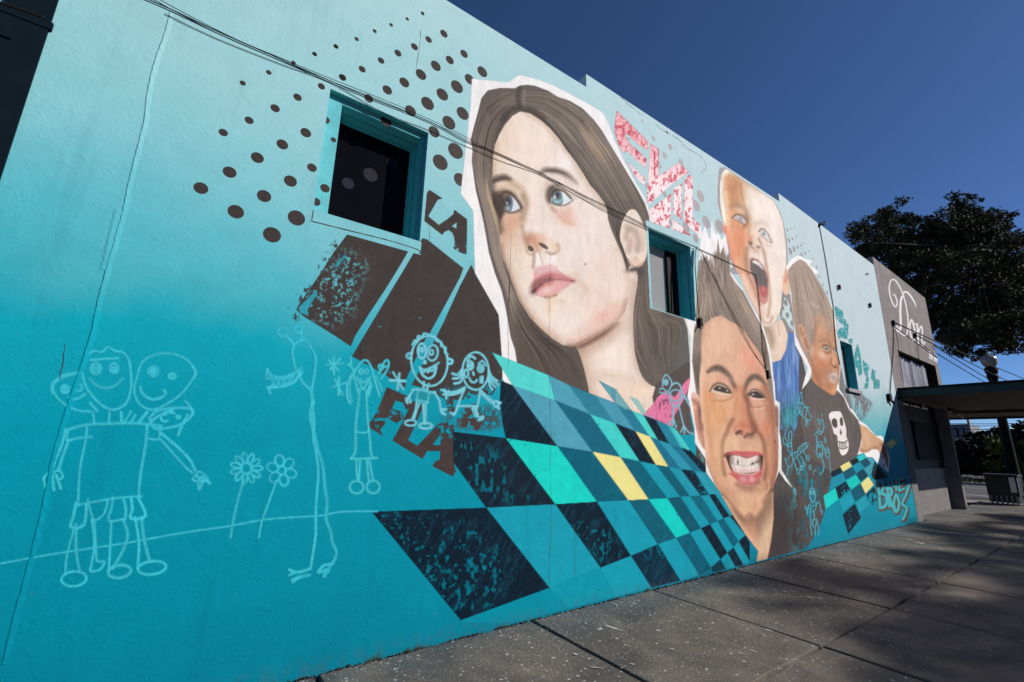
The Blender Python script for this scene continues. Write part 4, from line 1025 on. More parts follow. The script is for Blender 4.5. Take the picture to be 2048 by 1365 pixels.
def paint_turned_child():
    L = Layer(1560, 506, 1792, 955, 1.0)
    K1 = lambda *p: T(1560, 500, 7.984, p)
    K2 = lambda *p: T(1560, 640, 7.984, p)
    K3 = lambda *p: T(1540, 780, 7.984, p)
    a = lambda x, y: K1((x, y))[0]
    b = lambda x, y: K2((x, y))[0]
    c = lambda x, y: K3((x, y))[0]
    # white halo
    L.poly(K1((95, 270), (180, 150), (270, 92), (330, 100), (400, 140), (525, 178), (478, 240), (500, 260), (622, 358), (560, 395), (590, 450), (680, 620), (830, 880), (868, 1000), (890, 1150), (895, 1364))
           + K2((900, 130), (912, 280), (922, 430), (902, 520), (952, 650), (967, 780), (942, 1000), (946, 1110), (1010, 1195), (1095, 1364))
           + K3((1190, 95), (1275, 295), (1325, 320), (1400, 440), (1425, 490), (1550, 570), (1690, 732), (1795, 740), (1850, 900), (1917, 1110), (1892, 1330), (1690, 1140), (1640, 1080), (1540, 1075), (1500, 1005), (1395, 1040), (1300, 800), (900, 300))
           + K2((490, 870), (455, 990), (350, 1112), (440, 770), (240, 400), (222, 120)) + K1((190, 900), (130, 420)), (242, 238, 238))
    # shirt
    L.poly(K2((500, 930), (440, 1010), (400, 1100), (380, 1364)) + K3((480, 500), (600, 1060), (1000, 1330), (1120, 1225), (1290, 1130), (1390, 1060), (1440, 900), (1466, 750), (1450, 600), (1400, 475), (1270, 335), (1175, 115), (1075, 10), (960, 40)), (97, 89, 86), 1, 1.6)
    L.hair(K3((700, 100), (680, 400), (760, 800)), K3((1150, 150), (1380, 500), (1380, 900)), 70, [(112, 104, 100), (82, 75, 73), (122, 112, 106)], 3, 0.4, 6)
    # hair
    hair = K1((125, 330), (200, 228), (320, 148), (400, 190), (510, 320), (640, 545), (760, 765), (840, 965), (866, 1100), (884, 1300)) + K2((890, 150), (820, 250), (560, 200), (520, 380), (490, 560), (492, 760), (440, 640), (340, 460), (255, 260), (225, 60)) + K1((210, 1100), (195, 900), (180, 700), (130, 430))
    mh = L.mask(hair, 1.2); L.put(mh, (166, 145, 130)); L.clip = mh
    cols = [(140, 120, 106), (188, 166, 148), (150, 130, 116), (200, 178, 158), (128, 110, 98)]
    L.hair(K1((200, 300), (220, 600), (260, 1000), (300, 1300)), K1((500, 330), (650, 650), (780, 950), (860, 1250)), 190, cols, 1.6, 0.5, 4)
    L.hair(K1((240, 700), (480, 820), (700, 920)), K1((300, 840), (520, 900), (760, 1040)), 30, [(196, 172, 152), (146, 126, 112)], 1.4, 0.55, 4)
    L.clip = None
    # face
    face = K2((550, -40), (600, -90), (700, -60), (770, 40), (800, 200), (860, 60), (882, 150), (902, 300), (914, 420), (896, 530), (940, 640), (956, 780), (938, 980), (908, 1090), (892, 1180), (850, 1207), (790, 1180), (700, 1115), (560, 1020), (510, 950), (500, 800), (470, 620), (500, 560), (520, 380), (545, 200))
    m = L.mask(face, 1.6) * np.clip(0.25 + (L.Y - 628) / 26, 0, 1); L.put(m, (200, 146, 112)); L.clip = m
    L.blob(b(640, 100), (14, 24), (222, 164, 126), 0.8, 0.2)
    L.blob(b(800, 80), (8, 30), (170, 138, 118), 0.7)
    L.hair(K2((560, -80), (590, 40), (640, 160)), K2((760, -40), (780, 100), (800, 220)), 30, [(176, 140, 114), (230, 176, 138)], 1.4, 0.45, 3)
    L.blob(b(660, 570), (14, 10), (232, 196, 172), 0.9, 0.5)
    L.blob(b(650, 720), (16, 14), (210, 130, 96), 0.85)
    L.blob(b(580, 620), (8, 20), (204, 138, 102), 0.8)
    L.blob(b(600, 900), (12, 22), (178, 118, 82), 0.8)
    L.line(K2((510, 850), (560, 980), (700, 1100), (840, 1200)), 8, (196, 128, 82), 0.8, 9, tint=True)
    L.line(K2((500, 640), (530, 780), (580, 900), (660, 1040)), 4.5, (150, 104, 78), 0.7, 6, tint=True)
    L.blob(b(860, 1120), (8, 7), (222, 160, 112), 0.9)
    L.blob(b(780, 1060), (10, 8), (172, 118, 86), 0.7)
    L.line(K2((560, 60), (545, 240), (515, 400)), 8, (150, 112, 90), 0.6, 9, tint=True)
    L.blob(b(720, 300), (16, 9), (186, 138, 108), 0.7, 0.2)
    L.blob(b(760, 860), (12, 18), (176, 122, 92), 0.7)
    L.line(K2((900, 560), (930, 660), (940, 760)), 5, (170, 118, 88), 0.7, 6, tint=True)
    # eyes
    L.line(K2((620, 350), (700, 320), (780, 350)), 4, (160, 118, 92), 0.7, 5, tint=True)
    L.poly(K2((660, 400), (730, 390), (790, 430), (795, 500), (760, 540), (710, 500)), (168, 120, 92), 0.8, 5, True, True)
    L.poly(K2((690, 440), (740, 415), (785, 440), (785, 495), (745, 505), (710, 480)), (182, 164, 148), 1, 2.6, True, True)
    L.blob(b(745, 458), (3.4, 3.6), (104, 102, 96), 1); L.blob(b(746, 458), 1.6, (58, 54, 52), 1); L.blob(b(755, 440), 0.9, (245, 245, 245), 1)
    L.line(K2((670, 440), (720, 405), (790, 425)), 2.2, (98, 70, 56), 0.85, 2.6, tint=True)
    L.line(K2((700, 510), (750, 545), (795, 515)), 3, (160, 108, 80), 0.7, 4, tint=True)
    L.line(K2((790, 360), (815, 440), (800, 540)), 4, (150, 104, 78), 0.7, 5, tint=True)
    L.poly(K2((850, 470), (880, 450), (900, 480), (895, 520), (865, 515)), (170, 152, 136), 1, 2.4, True, True)
    L.blob(b(880, 486), (2.2, 2.8), (96, 98, 92), 1); L.line(K2((845, 470), (880, 440), (905, 470)), 2, (104, 76, 62), 0.8, 2.2, tint=True)
    L.line(K2((850, 400), (890, 385)), 3, (170, 140, 116), 0.6, 4, tint=True)
    # nose, mouth
    L.blob(b(860, 640), (6, 14), (220, 162, 124), 0.8)
    L.line(K2((820, 620), (810, 700), (850, 740), (890, 745)), 3, (140, 94, 72), 0.7, 4, tint=True)
    L.blob(b(880, 755), (3.4, 2.2), (96, 66, 54), 0.8)
    L.blob(b(850, 910), (9, 10), (222, 206, 204), 0.95)
    L.blob(b(850, 925), (6, 7), (166, 142, 142), 0.85)
    L.line(K2((790, 910), (820, 875), (880, 870), (905, 900)), 1.8, (236, 222, 220), 0.9, 2, tint=True)
    L.line(K2((800, 930), (840, 985), (890, 1000)), 2.4, (214, 186, 180), 0.9, 2.6, tint=True)
    L.line(K2((815, 800), (800, 870), (790, 930)), 3, (160, 110, 84), 0.6, 4, tint=True)
    L.line(K2((930, 700), (940, 850), (925, 1000)), 4, (150, 102, 76), 0.6, 5, tint=True)
    L.clip = None
    L.hair(K2((560, -120), (600, 20), (600, 150)), K2((840, -60), (850, 80), (870, 190)), 46, [(150, 130, 114), (176, 152, 132), (206, 158, 124)], 1.6, 0.55, 4)
    L.hair(K2((490, 150), (500, 300), (480, 420)), K2((560, 60), (550, 220), (525, 380)), 30, [(150, 130, 114), (160, 138, 122)], 1.8, 0.6, 3)
    # ear
    me = L.mask(K2((290, 130), (305, 80), (340, 70), (385, 140), (440, 290), (478, 420), (470, 520), (440, 520), (380, 430), (330, 310)), 1.4, True); L.put(me, (208, 160, 130)); L.clip = me
    L.line(K2((330, 130), (350, 250), (380, 200)), 4, (150, 104, 82), 0.7, 4, tint=True)
    L.line(K2((400, 300), (420, 400), (450, 450)), 6, (140, 98, 80), 0.75, 6, tint=True)
    L.clip = None
    L.poly(K2((440, 500), (480, 520), (500, 640), (490, 760), (440, 650)), (168, 136, 114), 0.9, 3)
    # arm and hand
    ma = L.mask(K3((1432, 545), (1550, 605), (1690, 742), (1780, 800), (1830, 850), (1860, 960), (1895, 1110), (1888, 1215), (1866, 1235), (1835, 1120), (1790, 1010), (1740, 985), (1700, 948), (1630, 948), (1560, 1000), (1490, 1005), (1425, 985), (1462, 860), (1466, 720)), 1.4)
    L.put(ma, (206, 162, 128)); L.clip = ma
    L.blob(c(1530, 740), (10, 24), (222, 180, 146), 0.8); L.line(K3((1450, 970), (1560, 985), (1640, 940), (1710, 930)), 6, (156, 116, 90), 0.7, 7, tint=True)
    L.blob(c(1830, 1000), (8, 20), (150, 96, 70), 0.8)
    L.line(K3((1760, 860), (1830, 980), (1870, 1200)), 3, (126, 80, 60), 0.6, 4, tint=True)
    L.clip = None
    for q in ((1760, 1020, 10, 36), (1795, 1070, 8, 26), (1815, 1210, 16, 26)):
        L.blob(c(q[0], q[1]), (q[2] / 7.984, q[3] / 7.984), (70, 72, 92), 0.8, -0.3, 2)
    # plain skull print on the shirt
    SK = lambda *p: K3(*[(1105 + (x - 1105) * 0.86, 690 + (y - 690) * 0.88) for x, y in p])
    L.poly(SK((915, 400), (930, 330), (1000, 300), (1080, 300), (1130, 310), (1180, 420), (1215, 540), (1235, 640), (1240, 760), (1275, 850), (1280, 960), (1240, 1060), (1170, 1098), (1130, 1060), (1095, 960), (1075, 830), (1065, 740), (1010, 700), (980, 600), (950, 500)), (240, 230, 230), 1, 1.4, True)
    L.poly(SK((965, 470), (1010, 420), (1060, 460), (1070, 560), (1040, 600), (985, 560)), (82, 75, 73), 1, 1.4, True)
    L.poly(SK((1120, 430), (1150, 400), (1175, 460), (1172, 550), (1140, 560), (1118, 500)), (82, 75, 73), 1, 1.4, True)
    L.poly(SK((1115, 690), (1128, 610), (1155, 690), (1135, 735)), (82, 75, 73), 1, 1.4)
    L.line(SK((1080, 840), (1170, 870), (1255, 830)), 1.8, (82, 75, 73), 1, 1.4)
    L.line(SK((1100, 960), (1180, 985), (1265, 945)), 1.6, (82, 75, 73), 1, 1.4)
    for x in (1110, 1140, 1170, 1200, 1230):
        L.line(SK((x, 850), (x + 6, 970)), 1.4, (82, 75, 73), 1, 1.2)
    L.grain(0.03, 4); L.grain(0.04, 30, 5); L.grain(0.06, 3, 8, 5.0, 0.1); L.grain(0.08, 7, 9, 3.0, -0.3)
    L.a *= 1 - L.mask([(1678, 679), (1704, 691), (1716, 784), (1689, 774)], 1.0)
    return L
def wear(L, where, scale=9, thr=0.62, seed=1, stretch=1.0, op=1.0):
    """rub paint away where noise is high"""
    n = vnoise(L.X, L.Y / stretch, scale, seed, 4)
    k = np.clip((n - thr) * 14, 0, 1) * where * op
    L.a *= 1 - k

def speck(L, where, col, scale=5, thr=0.66, seed=2, stretch=1.0, op=1.0):
    n = vnoise(L.X, L.Y / stretch, scale, seed, 4)
    L.put(np.clip((n - thr) * 14, 0, 1) * where, col, op)

BLOCK = (64, 57, 55)

def paint_bars():
    """dark slanted bars and the letters beside the near window"""
    L = Layer(575, 375, 1008, 955, 1.4)
    D1 = lambda *p: T(560, 380, 4, p)
    D2 = lambda *p: T(560, 640, 4, p)
    ragged = D1((602, 236), (598, 262), (548, 345), (430, 500), (330, 660), (240, 790), (150, 920), (130, 960), (190, 1012), (300, 1080), (430, 1160), (565, 1252), (600, 1170), (700, 1010), (840, 800), (960, 605), (1050, 450), (1082, 395), (1088, 374), (900, 322), (740, 276))
    m = L.mask(ragged, 1.2)
    rim = L.mask(ragged, 26)
    n = vnoise(L.X, L.Y, 7, 11, 4)
    L.put(m, BLOCK)
    spray = L.mask(D1((590, 220), (420, 440), (240, 720), (60, 940), (130, 1060), (320, 820), (470, 560)), 14)
    L.put(np.clip((n - 0.6) * 12, 0, 1) * spray, BLOCK, 0.9)
    # worn teal patch
    patch = L.mask(D1((520, 480), (700, 560), (650, 760), (560, 1010), (420, 1090), (160, 990), (150, 920), (340, 680), (440, 560)), 40)
    speck(L, patch * m, (86, 172, 184), 6, 0.53, 5)
    speck(L, patch * m, BLOCK, 3.5, 0.52, 8)
    L.poly(D1((150, 940), (290, 800), (300, 830), (220, 960), (230, 1010), (160, 985)), (44, 156, 178), 0.9, 3)
    L.line(D1((450, 610), (520, 530)), 6, (44, 156, 178), 0.8, 4)
    # second and third bars
    L.poly(D1((1140, 388), (1180, 400), (1330, 520), (1466, 628), (1440, 700), (1300, 960), (1190, 1160)) + D2((1180, 120), (1080, 320), (1008, 478), (1000, 545), (850, 445), (700, 360), (577, 292)) + D1((640, 1225), (840, 890), (1000, 625), (1118, 425)), BLOCK)
    L.poly(D1((1530, 600), (1560, 662), (1752, 1000), (1762, 1060)) + D2((1762, 40), (1775, 330), (1785, 450), (1700, 600), (1590, 590), (1480, 640), (1330, 640), (1150, 545), (1055, 520), (1120, 400), (1200, 240), (1310, 20)) + D1((1440, 770)), BLOCK)
    # L A
    L.poly(D1((1195, 2), (1222, 18), (1298, 70), (1262, 78), (1186, 212), (1270, 282), (1340, 235), (1388, 195), (1395, 160), (1440, 195), (1496, 236), (1492, 520), (1440, 500), (1385, 470), (1400, 420), (1395, 385), (1380, 345), (1350, 320), (1310, 340), (1300, 362), (1220, 300), (1145, 240), (1148, 60)), BLOCK)
    L.a *= 1 - L.mask(D1((1372, 292), (1414, 260), (1412, 312)), 1)
    # F L A
    for q in (((855, 540), (945, 590), (905, 690), (850, 820), (800, 880), (822, 926), (760, 890), (690, 855), (745, 790), (800, 680)),
              ((855, 540), (1042, 622), (1060, 690), (1010, 722), (985, 662), (900, 640)), ((880, 700), (985, 745), (990, 790), (930, 830), (870, 790)),
              ((1060, 650), (1150, 680), (1100, 800), (1020, 972), (900, 965), (960, 860)), ((900, 965), (1020, 960), (1130, 1030), (1150, 1050), (1140, 1112), (1030, 1045)),
              ((1270, 830), (1345, 815), (1260, 950), (1170, 1060), (1140, 1112), (1090, 1020)), ((1290, 800), (1396, 850), (1392, 1160), (1406, 1215), (1380, 1252), (1220, 1170), (1246, 1130), (1280, 1120)),
              ((1190, 1000), (1300, 1005), (1295, 1050), (1180, 1050)), ((1480, 690), (1575, 670), (1612, 860), (1570, 892), (1530, 840), (1440, 872)), ((1320, 610), (1410, 660), (1400, 760), (1340, 740))):
        L.poly(D2(*q), (70, 58, 56))
    L.poly(D2((1300, 790), (1500, 700), (1640, 690), (1770, 720), (1760, 850), (1680, 880), (1400, 860)), (84, 62, 58), 0.55, 24)
    wear(L, L.mask(D2((690, 720), (1010, 700), (1010, 860), (780, 880)), 30), 6, 0.55, 6, 1)
    wear(L, L.mask(D2((1230, 780), (1420, 780), (1420, 960), (1250, 960)), 26), 5, 0.5, 7, 1)
    wear(L, L.mask(D2((1280, 560), (1790, 500), (1790, 900), (1300, 900)), 40), 7, 0.5, 9, 1)
    wear(L, L.mask(D1((1250, 380), (1540, 500), (1540, 600), (1400, 560)), 20), 5, 0.5, 12, 1)
    wear(L, np.ones_like(L.a), 12, 0.8, 3, 1)
    L.grain(0.16, 16, 4)
    L.a *= 1 - L.mask([(640, 160), (866, 250), (846, 475), (620, 425)], 1)
    return L

NAVY, DTEAL, TEAL, MINT, YEL, BTEAL = (11, 30, 46), (6, 92, 114), (20, 152, 174), (22, 208, 194), (232, 222, 142), (78, 158, 180)

def paint_checks():
    """skewed checkerboard in navy, teal, mint and yellow"""
    L = Layer(742, 700, 1500, 1246, 1.5)
    R1 = [(985, 706), (1097, 751), (1137, 770), (1190, 791), (1232, 807), (1264, 822), (1287, 831), (1311, 840), (1335, 850), (1350, 857)]
    R2 = [(1025, 771), (1110, 801), (1180, 829), (1230, 847), (1271, 863), (1300, 874), (1316, 880), (1339, 888), (1362, 896), (1380, 901)]
    R3 = [(1012, 877), (1115, 893), (1185, 904), (1241, 915), (1279, 923), (1312, 930), (1337, 934), (1362, 939), (1388, 942), (1406, 945), (1424, 947), (1436, 948)]
    R4 = [(744, 1024), (973, 1016), (1111, 1009), (1194, 1004), (1257, 1001), (1297, 999), (1335, 997), (1361, 994), (1380, 993), (1402, 992), (1418, 990), (1430, 989), (1447, 988), (1458, 987)]
    R5 = [(922, 1241), (1099, 1176), (1201, 1136), (1262, 1112), (1316, 1089), (1352, 1076), (1380, 1066), (1402, 1057), (1420, 1049), (1435, 1043), (1447, 1037), (1460, 1033), (1468, 1030)]
    R6 = [(960, 1300), (1160, 1240), (1240, 1210), (1305, 1179), (1362, 1163), (1399, 1151), (1422, 1136), (1441, 1119), (1455, 1106), (1467, 1095), (1477, 1083), (1491, 1071), (1500, 1060)]
    one = np.ones_like(L.a)
    def row(A, B, cols, ia=0, ib=0):
        for i, c in enumerate(cols):
            if c is None or i + 1 + ia >= len(A) or i + 1 + ib >= len(B):
                continue
            L.poly([A[i + ia], A[i + 1 + ia], B[i + 1 + ib], B[i + ib]], c, 1, 1.1)
    row(R1, R2, [(84, 212, 206), BTEAL, (44, 128, 152), (70, 150, 176), (36, 120, 146), (74, 206, 200), NAVY, (34, 130, 158), (60, 190, 190)])
    L.poly([(1002, 762), (1025, 771), (1115, 893), (1012, 877), (1006, 850), (1000, 800)], NAVY, 1, 2)
    row(R2, R3, [BTEAL, (18, 98, 122), (64, 206, 200), NAVY, YEL, (24, 112, 140), (44, 146, 172), (24, 112, 140), NAVY, NAVY], 0, 1)
    L.poly([(907, 864), (1012, 877), (1111, 1009), (973, 1016), (907, 925)], (18, 34, 48), 1, 1.6)
    row(R3, R4, [MINT, DTEAL, YEL, (8, 96, 118), TEAL, DTEAL, (30, 150, 172), NAVY, (40, 156, 178), (40, 150, 170)], 0, 2)
    row(R4, R5, [NAVY, TEAL, NAVY, TEAL, (12, 92, 112), (16, 206, 196), (8, 86, 106), TEAL, (12, 100, 120), TEAL, NAVY, TEAL])
    row(R5, R6, [(0, 138, 160), (8, 146, 168), (18, 152, 174), (10, 40, 58), TEAL, DTEAL, TEAL, NAVY, TEAL, DTEAL, TEAL, NAVY], 0, 0)
    B6 = [(1422, 1136), (1441, 1119), (1455, 1106), (1467, 1095), (1477, 1083), (1491, 1071)]
    for i, c in enumerate([(10, 62, 80), TEAL, NAVY, TEAL, NAVY]):
        a, b = B6[i], B6[i + 1]
        L.poly([a, b, (b[0] + 34, b[1] + 60), (a[0] + 34, a[1] + 60)], c, 1, 1.1)
    # shards over the collar
    L.poly([(1197, 761), (1231, 779), (1260, 818), (1250, 820), (1232, 808)], (92, 156, 172), 0.95)
    L.poly([(1259, 793), (1276, 800), (1293, 828), (1284, 828)], (150, 196, 190), 0.95)
    L.poly([(1231, 779), (1258, 815), (1264, 822), (1232, 807)], (120, 180, 182), 0.8)
    L.poly([(1344, 856), (1352, 860), (1380, 899), (1376, 902)], (76, 206, 200), 0.9)
    full = L.a.copy()
    # brushy streaks inside the dark teal, worn patches in the navy
    dark = np.clip(1 - L.rgb.sum(2) / 1.2, 0, 1) * full
    n = vnoise(L.X + L.Y * 0.5, L.Y * 0.3, 7, 21, 4)
    L.rgb = np.clip(L.rgb + (np.clip(n - 0.5, 0, 1) * dark)[..., None] * np.array([0.10, 0.42, 0.46]), 0, 1)
    wear(L, L.mask([(880, 850), (1000, 900), (1080, 1010), (940, 1010)], 60) * dark, 6, 0.56, 31, 2.4)
    wear(L, L.mask([(800, 1030), (960, 1040), (1050, 1160), (900, 1220), (840, 1100)], 70) * dark, 8, 0.61, 33, 1.2)
    wear(L, L.mask([(900, 1150), (1000, 1090), (1010, 1180), (960, 1245), (910, 1240)], 40) * dark, 9, 0.55, 37, 1.6)
    wear(L, L.mask([(1130, 1040), (1220, 1040), (1250, 1120), (1190, 1140)], 50) * dark, 4.5, 0.55, 35, 2.0)
    wear(L, L.mask([(1300, 1060), (1330, 1060), (1330, 1120), (1270, 1120)], 20) * dark, 6, 0.56, 36, 1.0)
    wear(L, L.mask([(1380, 940), (1410, 940), (1420, 990), (1400, 995)], 20) * dark, 4, 0.5, 38, 1.0)
    wear(L, L.mask([(744, 1024), (800, 1020), (940, 1200), (900, 1240)], 30) * dark, 8, 0.6, 39, 1.0)
    wear(L, one, 10, 0.82, 40, 1.0)
    L.grain(0.07, 14, 4)
    return L

def paint_small_checks():
    L = Layer(1640, 868, 1800, 1072, 0.9)
    J = lambda *p: T(1580, 900, 7.984, p)
    for c, q in (((10, 36, 54), ((650, 355), (800, 290), (845, 360), (672, 440))), (YEL, ((800, 265), (945, 182), (990, 265), (850, 350))), (NAVY, ((950, 185), (1062, 125), (1112, 190), (1000, 250))),
                 ((40, 190, 190), ((1062, 115), (1180, 58), (1225, 125), (1112, 190))), (BTEAL, ((1215, 125), (1310, 120), (1350, 190), (1300, 230))), ((8, 76, 96), ((1120, 190), (1220, 128), (1290, 215), (1200, 290))),
                 ((14, 144, 168), ((995, 270), (1115, 195), (1172, 290), (1055, 370))), ((8, 84, 106), ((850, 355), (990, 270), (1055, 380), (890, 470))), ((26, 140, 166), ((672, 445), (845, 362), (890, 480), (715, 600), (640, 640))),
                 ((4, 62, 84), ((1055, 385), (1170, 305), (1245, 420), (1130, 505))), ((60, 156, 172), ((1180, 300), (1300, 225), (1345, 190), (1300, 380), (1250, 415))), ((12, 196, 188), ((895, 500), (1055, 400), (1125, 520), (970, 645))),
                 (YEL, ((1130, 540), (1250, 430), (1335, 560), (1205, 700))), (NAVY, ((725, 605), (890, 508), (962, 640), (775, 785))), ((6, 88, 108), ((970, 655), (1130, 540), (1205, 710), (1045, 825))),
                 ((20, 204, 194), ((535, 735), (725, 612), (775, 790), (570, 950))), ((20, 154, 176), ((775, 800), (965, 660), (1035, 830), (845, 985))), ((26, 154, 174), ((1045, 840), (1205, 715), (1290, 870), (1110, 1010))),
                 ((16, 34, 50), ((842, 1035), (1035, 862), (1132, 1090), (930, 1345))), ((22, 44, 56), ((1215, 715), (1340, 590), (1420, 740), (1320, 890)))):
        L.poly(J(*q), c, 1, 1.0)
    L.poly(J((1350, 190), (1560, 436), (1440, 468), (1330, 470), (1300, 395)), (26, 40, 52), 1, 1.2)
    L.poly([(1771.7, 888), (1785.5, 877), (1794, 886), (1781, 898)], YEL, 1, 1)
    wear(L, L.mask(J((1230, 700), (1420, 640), (1420, 860), (1250, 880)), 12), 5, 0.45, 41, 1.6)
    wear(L, L.mask(J((930, 980), (990, 970), (980, 1260), (930, 1260)), 8), 3, 0.5, 42, 1.5)
    wear(L, L.mask(J((800, 560), (960, 560), (960, 700), (800, 760)), 10), 3, 0.55, 43, 1.5)
    L.grain(0.08, 10, 4)
    return L

def paint_dark_ground():
    """dark ground behind the two boys' shoulders, its right edge scratched away"""
    L = Layer(1392, 690, 1745, 1130, 1.4)
    N = lambda *p: T(1430, 960, 7.984, p)
    K2 = lambda *p: T(1560, 640, 7.984, p)
    L.poly([(1470, 860), (1530, 760), (1590, 690), (1600, 700), (1614, 760), (1640, 830), (1700, 900), (1690, 930), (1663, 948), (1662, 955), (1655, 990), (1650, 1020), (1640, 1050), (1625, 1080)] + N((1440, 1110), (1200, 1178), (850, 1250), (850, 900)) + [(1500, 1000)], (84, 76, 74), 1, 2)
    L.poly(N((860, 300), (1250, 200), (1350, 800), (1420, 1110), (1200, 1180), (850, 1250)), (64, 56, 57), 0.9, 30)
    L.poly([(1392, 880), (1418, 850), (1440, 948), (1440, 960), (1420, 930)], (80, 70, 68), 1, 2)
    L.poly([(1340, 880), (1390, 840), (1420, 900), (1440, 950), (1400, 940)], (80, 70, 68), 1, 2)
    # beside the far window
    L.poly(K2((905, 560), (985, 800), (1030, 1040), (1280, 1180), (1420, 1280), (1500, 1364)) + [(1726, 840), (1742, 880), (1690, 870), (1672, 830), (1672, 800), (1678, 780)], (132, 124, 126), 0.75, 5)
    m = L.mask(N((1200, -300), (1500, -300), (1600, 200), (1520, 700), (1450, 1150), (1250, 1180), (1330, 700), (1180, 300)), 60)
    speck(L, m * (L.a > .5), (66, 140, 150), 6, 0.56, 51, 3.0, 0.8)
    wear(L, L.mask(N((1330, -300), (1700, -300), (1640, 300), (1480, 1150), (1380, 1180), (1430, 500)), 50), 7, 0.5, 52, 3.0)
    wear(L, L.mask([(1690, 780), (1770, 810), (1770, 890), (1712, 860)], 30), 2.2, 0.46, 53, 5.0)
    speck(L, L.mask([(1392, 850), (1430, 860), (1440, 950), (1400, 930)], 10) * (L.a > .5), (70, 160, 165), 5, 0.58, 55, 2.0, 0.8)
    L.grain(0.14, 14, 4)
    return L

def paint_pink_patch():
    L = Layer(1284, 725, 1396, 870, 1.0)
    Q = lambda *p: T(980, 690, 4, p)
    L.poly(Q((1330, 320), (1600, 130), (1600, 560), (1640, 760), (1600, 820), (1500, 690), (1330, 610), (1300, 420)), (92, 82, 80), 0.9, 4)
    L.poly(Q((1605, 255), (1598, 330), (1550, 440), (1480, 560), (1450, 655), (1330, 600), (1225, 560), (1300, 480), (1340, 420), (1400, 370), (1480, 420), (1550, 310)), (224, 122, 160), 1, 1.4)
    speck(L, L.mask(Q((1340, 430), (1420, 430), (1460, 620), (1360, 620)), 8), (92, 62, 78), 4, 0.6, 61, 2, 0.9)
    L.poly(Q((1225, 555), (1300, 570), (1340, 615), (1225, 570)), (180, 150, 190), 0.7, 3)
    speck(L, L.mask(Q((1500, 620), (1620, 700), (1640, 850), (1560, 760)), 10) * (L.a > .5), (60, 160, 168), 4, 0.55, 62, 3, 0.8)
    L.grain(0.1, 9, 4)
    return L

def paint_evil():
    """the pink speckled word"""
    L = Layer(1226, 218, 1404, 492, 0.95)
    V1 = lambda *p: T(1220, 210, 7.984, p)
    V2 = lambda *p: T(1260, 340, 7.984, p)
    polys = [V1((102, 95), (350, 330), (608, 590), (590, 730), (400, 590), (262, 452), (240, 500), (300, 610), (430, 720), (584, 868), (572, 1012), (400, 870), (275, 730), (212, 775), (120, 600), (68, 420)),
             V1((262, 905), (400, 1020), (562, 1182), (556, 1300), (430, 1180)),
             V1((645, 618), (782, 712), (778, 1140), (1110, 915), (1262, 1078)) + V2((860, 92), (620, 275), (300, 560), (270, 430), (292, 100)),
             V2((310, 640), (658, 380), (652, 720), (622, 985), (470, 930), (462, 870), (400, 892), (345, 870)),
             V2((700, 290), (832, 218), (824, 800), (690, 690)), V2((875, 172), (940, 80), (1000, 110), (1004, 770), (1130, 890), (1090, 1040), (862, 850)),
             V2((680, 780), (860, 930), (1080, 1170), (960, 1190), (668, 1020)), V2((985, 1190), (1080, 1185), (1090, 1364), (1000, 1364))]
    for q in polys:
        L.poly(q, (250, 222, 224), 1, 1.6)
    g = np.clip((L.Y - 260) / 110, 0, 1)
    base = C3((242, 172, 178)) * (1 - g[..., None]) + C3((250, 228, 230)) * g[..., None]
    L.rgb = np.where(L.a[..., None] > 0, base.astype(np.float32), L.rgb)
    keep = L.a.copy()
    speck(L, keep, (206, 88, 104), 4.5, 0.58, 71, 1.6, 0.85)
    speck(L, keep, (190, 60, 82), 7, 0.64, 72, 1.3, 0.9)
    speck(L, keep * (1 - g), (176, 88, 100), 3, 0.56, 73, 1.0, 0.6)
    L.a = keep
    L.a *= 1 - L.mask([(1288, 440), (1405, 480), (1400, 500), (1280, 470)], 1)
    return L

def paint_tag():
    """teal spray word beside the far window"""
    L = Layer(1668, 608, 1764, 786, 0.8)
    W1 = lambda *p: T(1560, 640, 7.984, p)
    U1 = lambda *p: T(1560, 500, 7.984, p)
    c = (46, 152, 158)
    L.poly(U1((880, 900), (940, 940), (1000, 990), (1010, 1080), (1060, 1140), (1092, 1210), (1085, 1300), (1080, 1364), (925, 1364), (940, 1270), (1010, 1250), (1020, 1200), (960, 1160), (900, 1090), (885, 1000)), c, 1, 1.6, True)
    L.poly(W1((935, 190), (980, 130), (1060, 130), (1080, 200), (1070, 310), (990, 280), (930, 300)), c, 1, 1.6)
    L.poly(W1((1100, 310), (1155, 305), (1150, 385), (1100, 360)), c, 1, 1.6)
    L.poly(W1((1240, 385), (1262, 470), (1285, 570), (1300, 720), (1310, 860), (1262, 900), (1240, 780), (1190, 740), (1180, 600), (1210, 470)), c, 1, 1.6)
    L.a *= 1 - L.mask(W1((1232, 560), (1262, 640), (1225, 655)), 1)
    L.poly(W1((1320, 640), (1400, 720), (1432, 770), (1400, 850), (1420, 960), (1400, 1100), (1330, 1090), (1370, 1000), (1380, 920), (1330, 800)), c, 1, 1.6)
    L.line(W1((1320, 770), (1390, 740), (1420, 780)), 1.6, (186, 210, 212), 1)
    L.line(W1((1340, 1020), (1420, 990)), 1.6, (186, 210, 212), 1)
    L.poly(W1((1470, 785), (1525, 830), (1520, 930), (1540, 1010), (1540, 940), (1590, 970), (1590, 1110), (1500, 1110), (1490, 980), (1452, 940)), c, 1, 1.6)
    wear(L, np.ones_like(L.a), 2.2, 0.62, 81, 1.5)
    wear(L, np.clip((L.Y - 760) / 30, 0, 1), 3, 0.55, 82, 2)
    # dotted halo
    for k in range(46):
        x = 1668 + L.rs.rand() * 60; y = 612 + (x - 1668) * 1.2 + L.rs.normal(0, 9)
        L.blob((x, y), 1, c, 0)
    return L

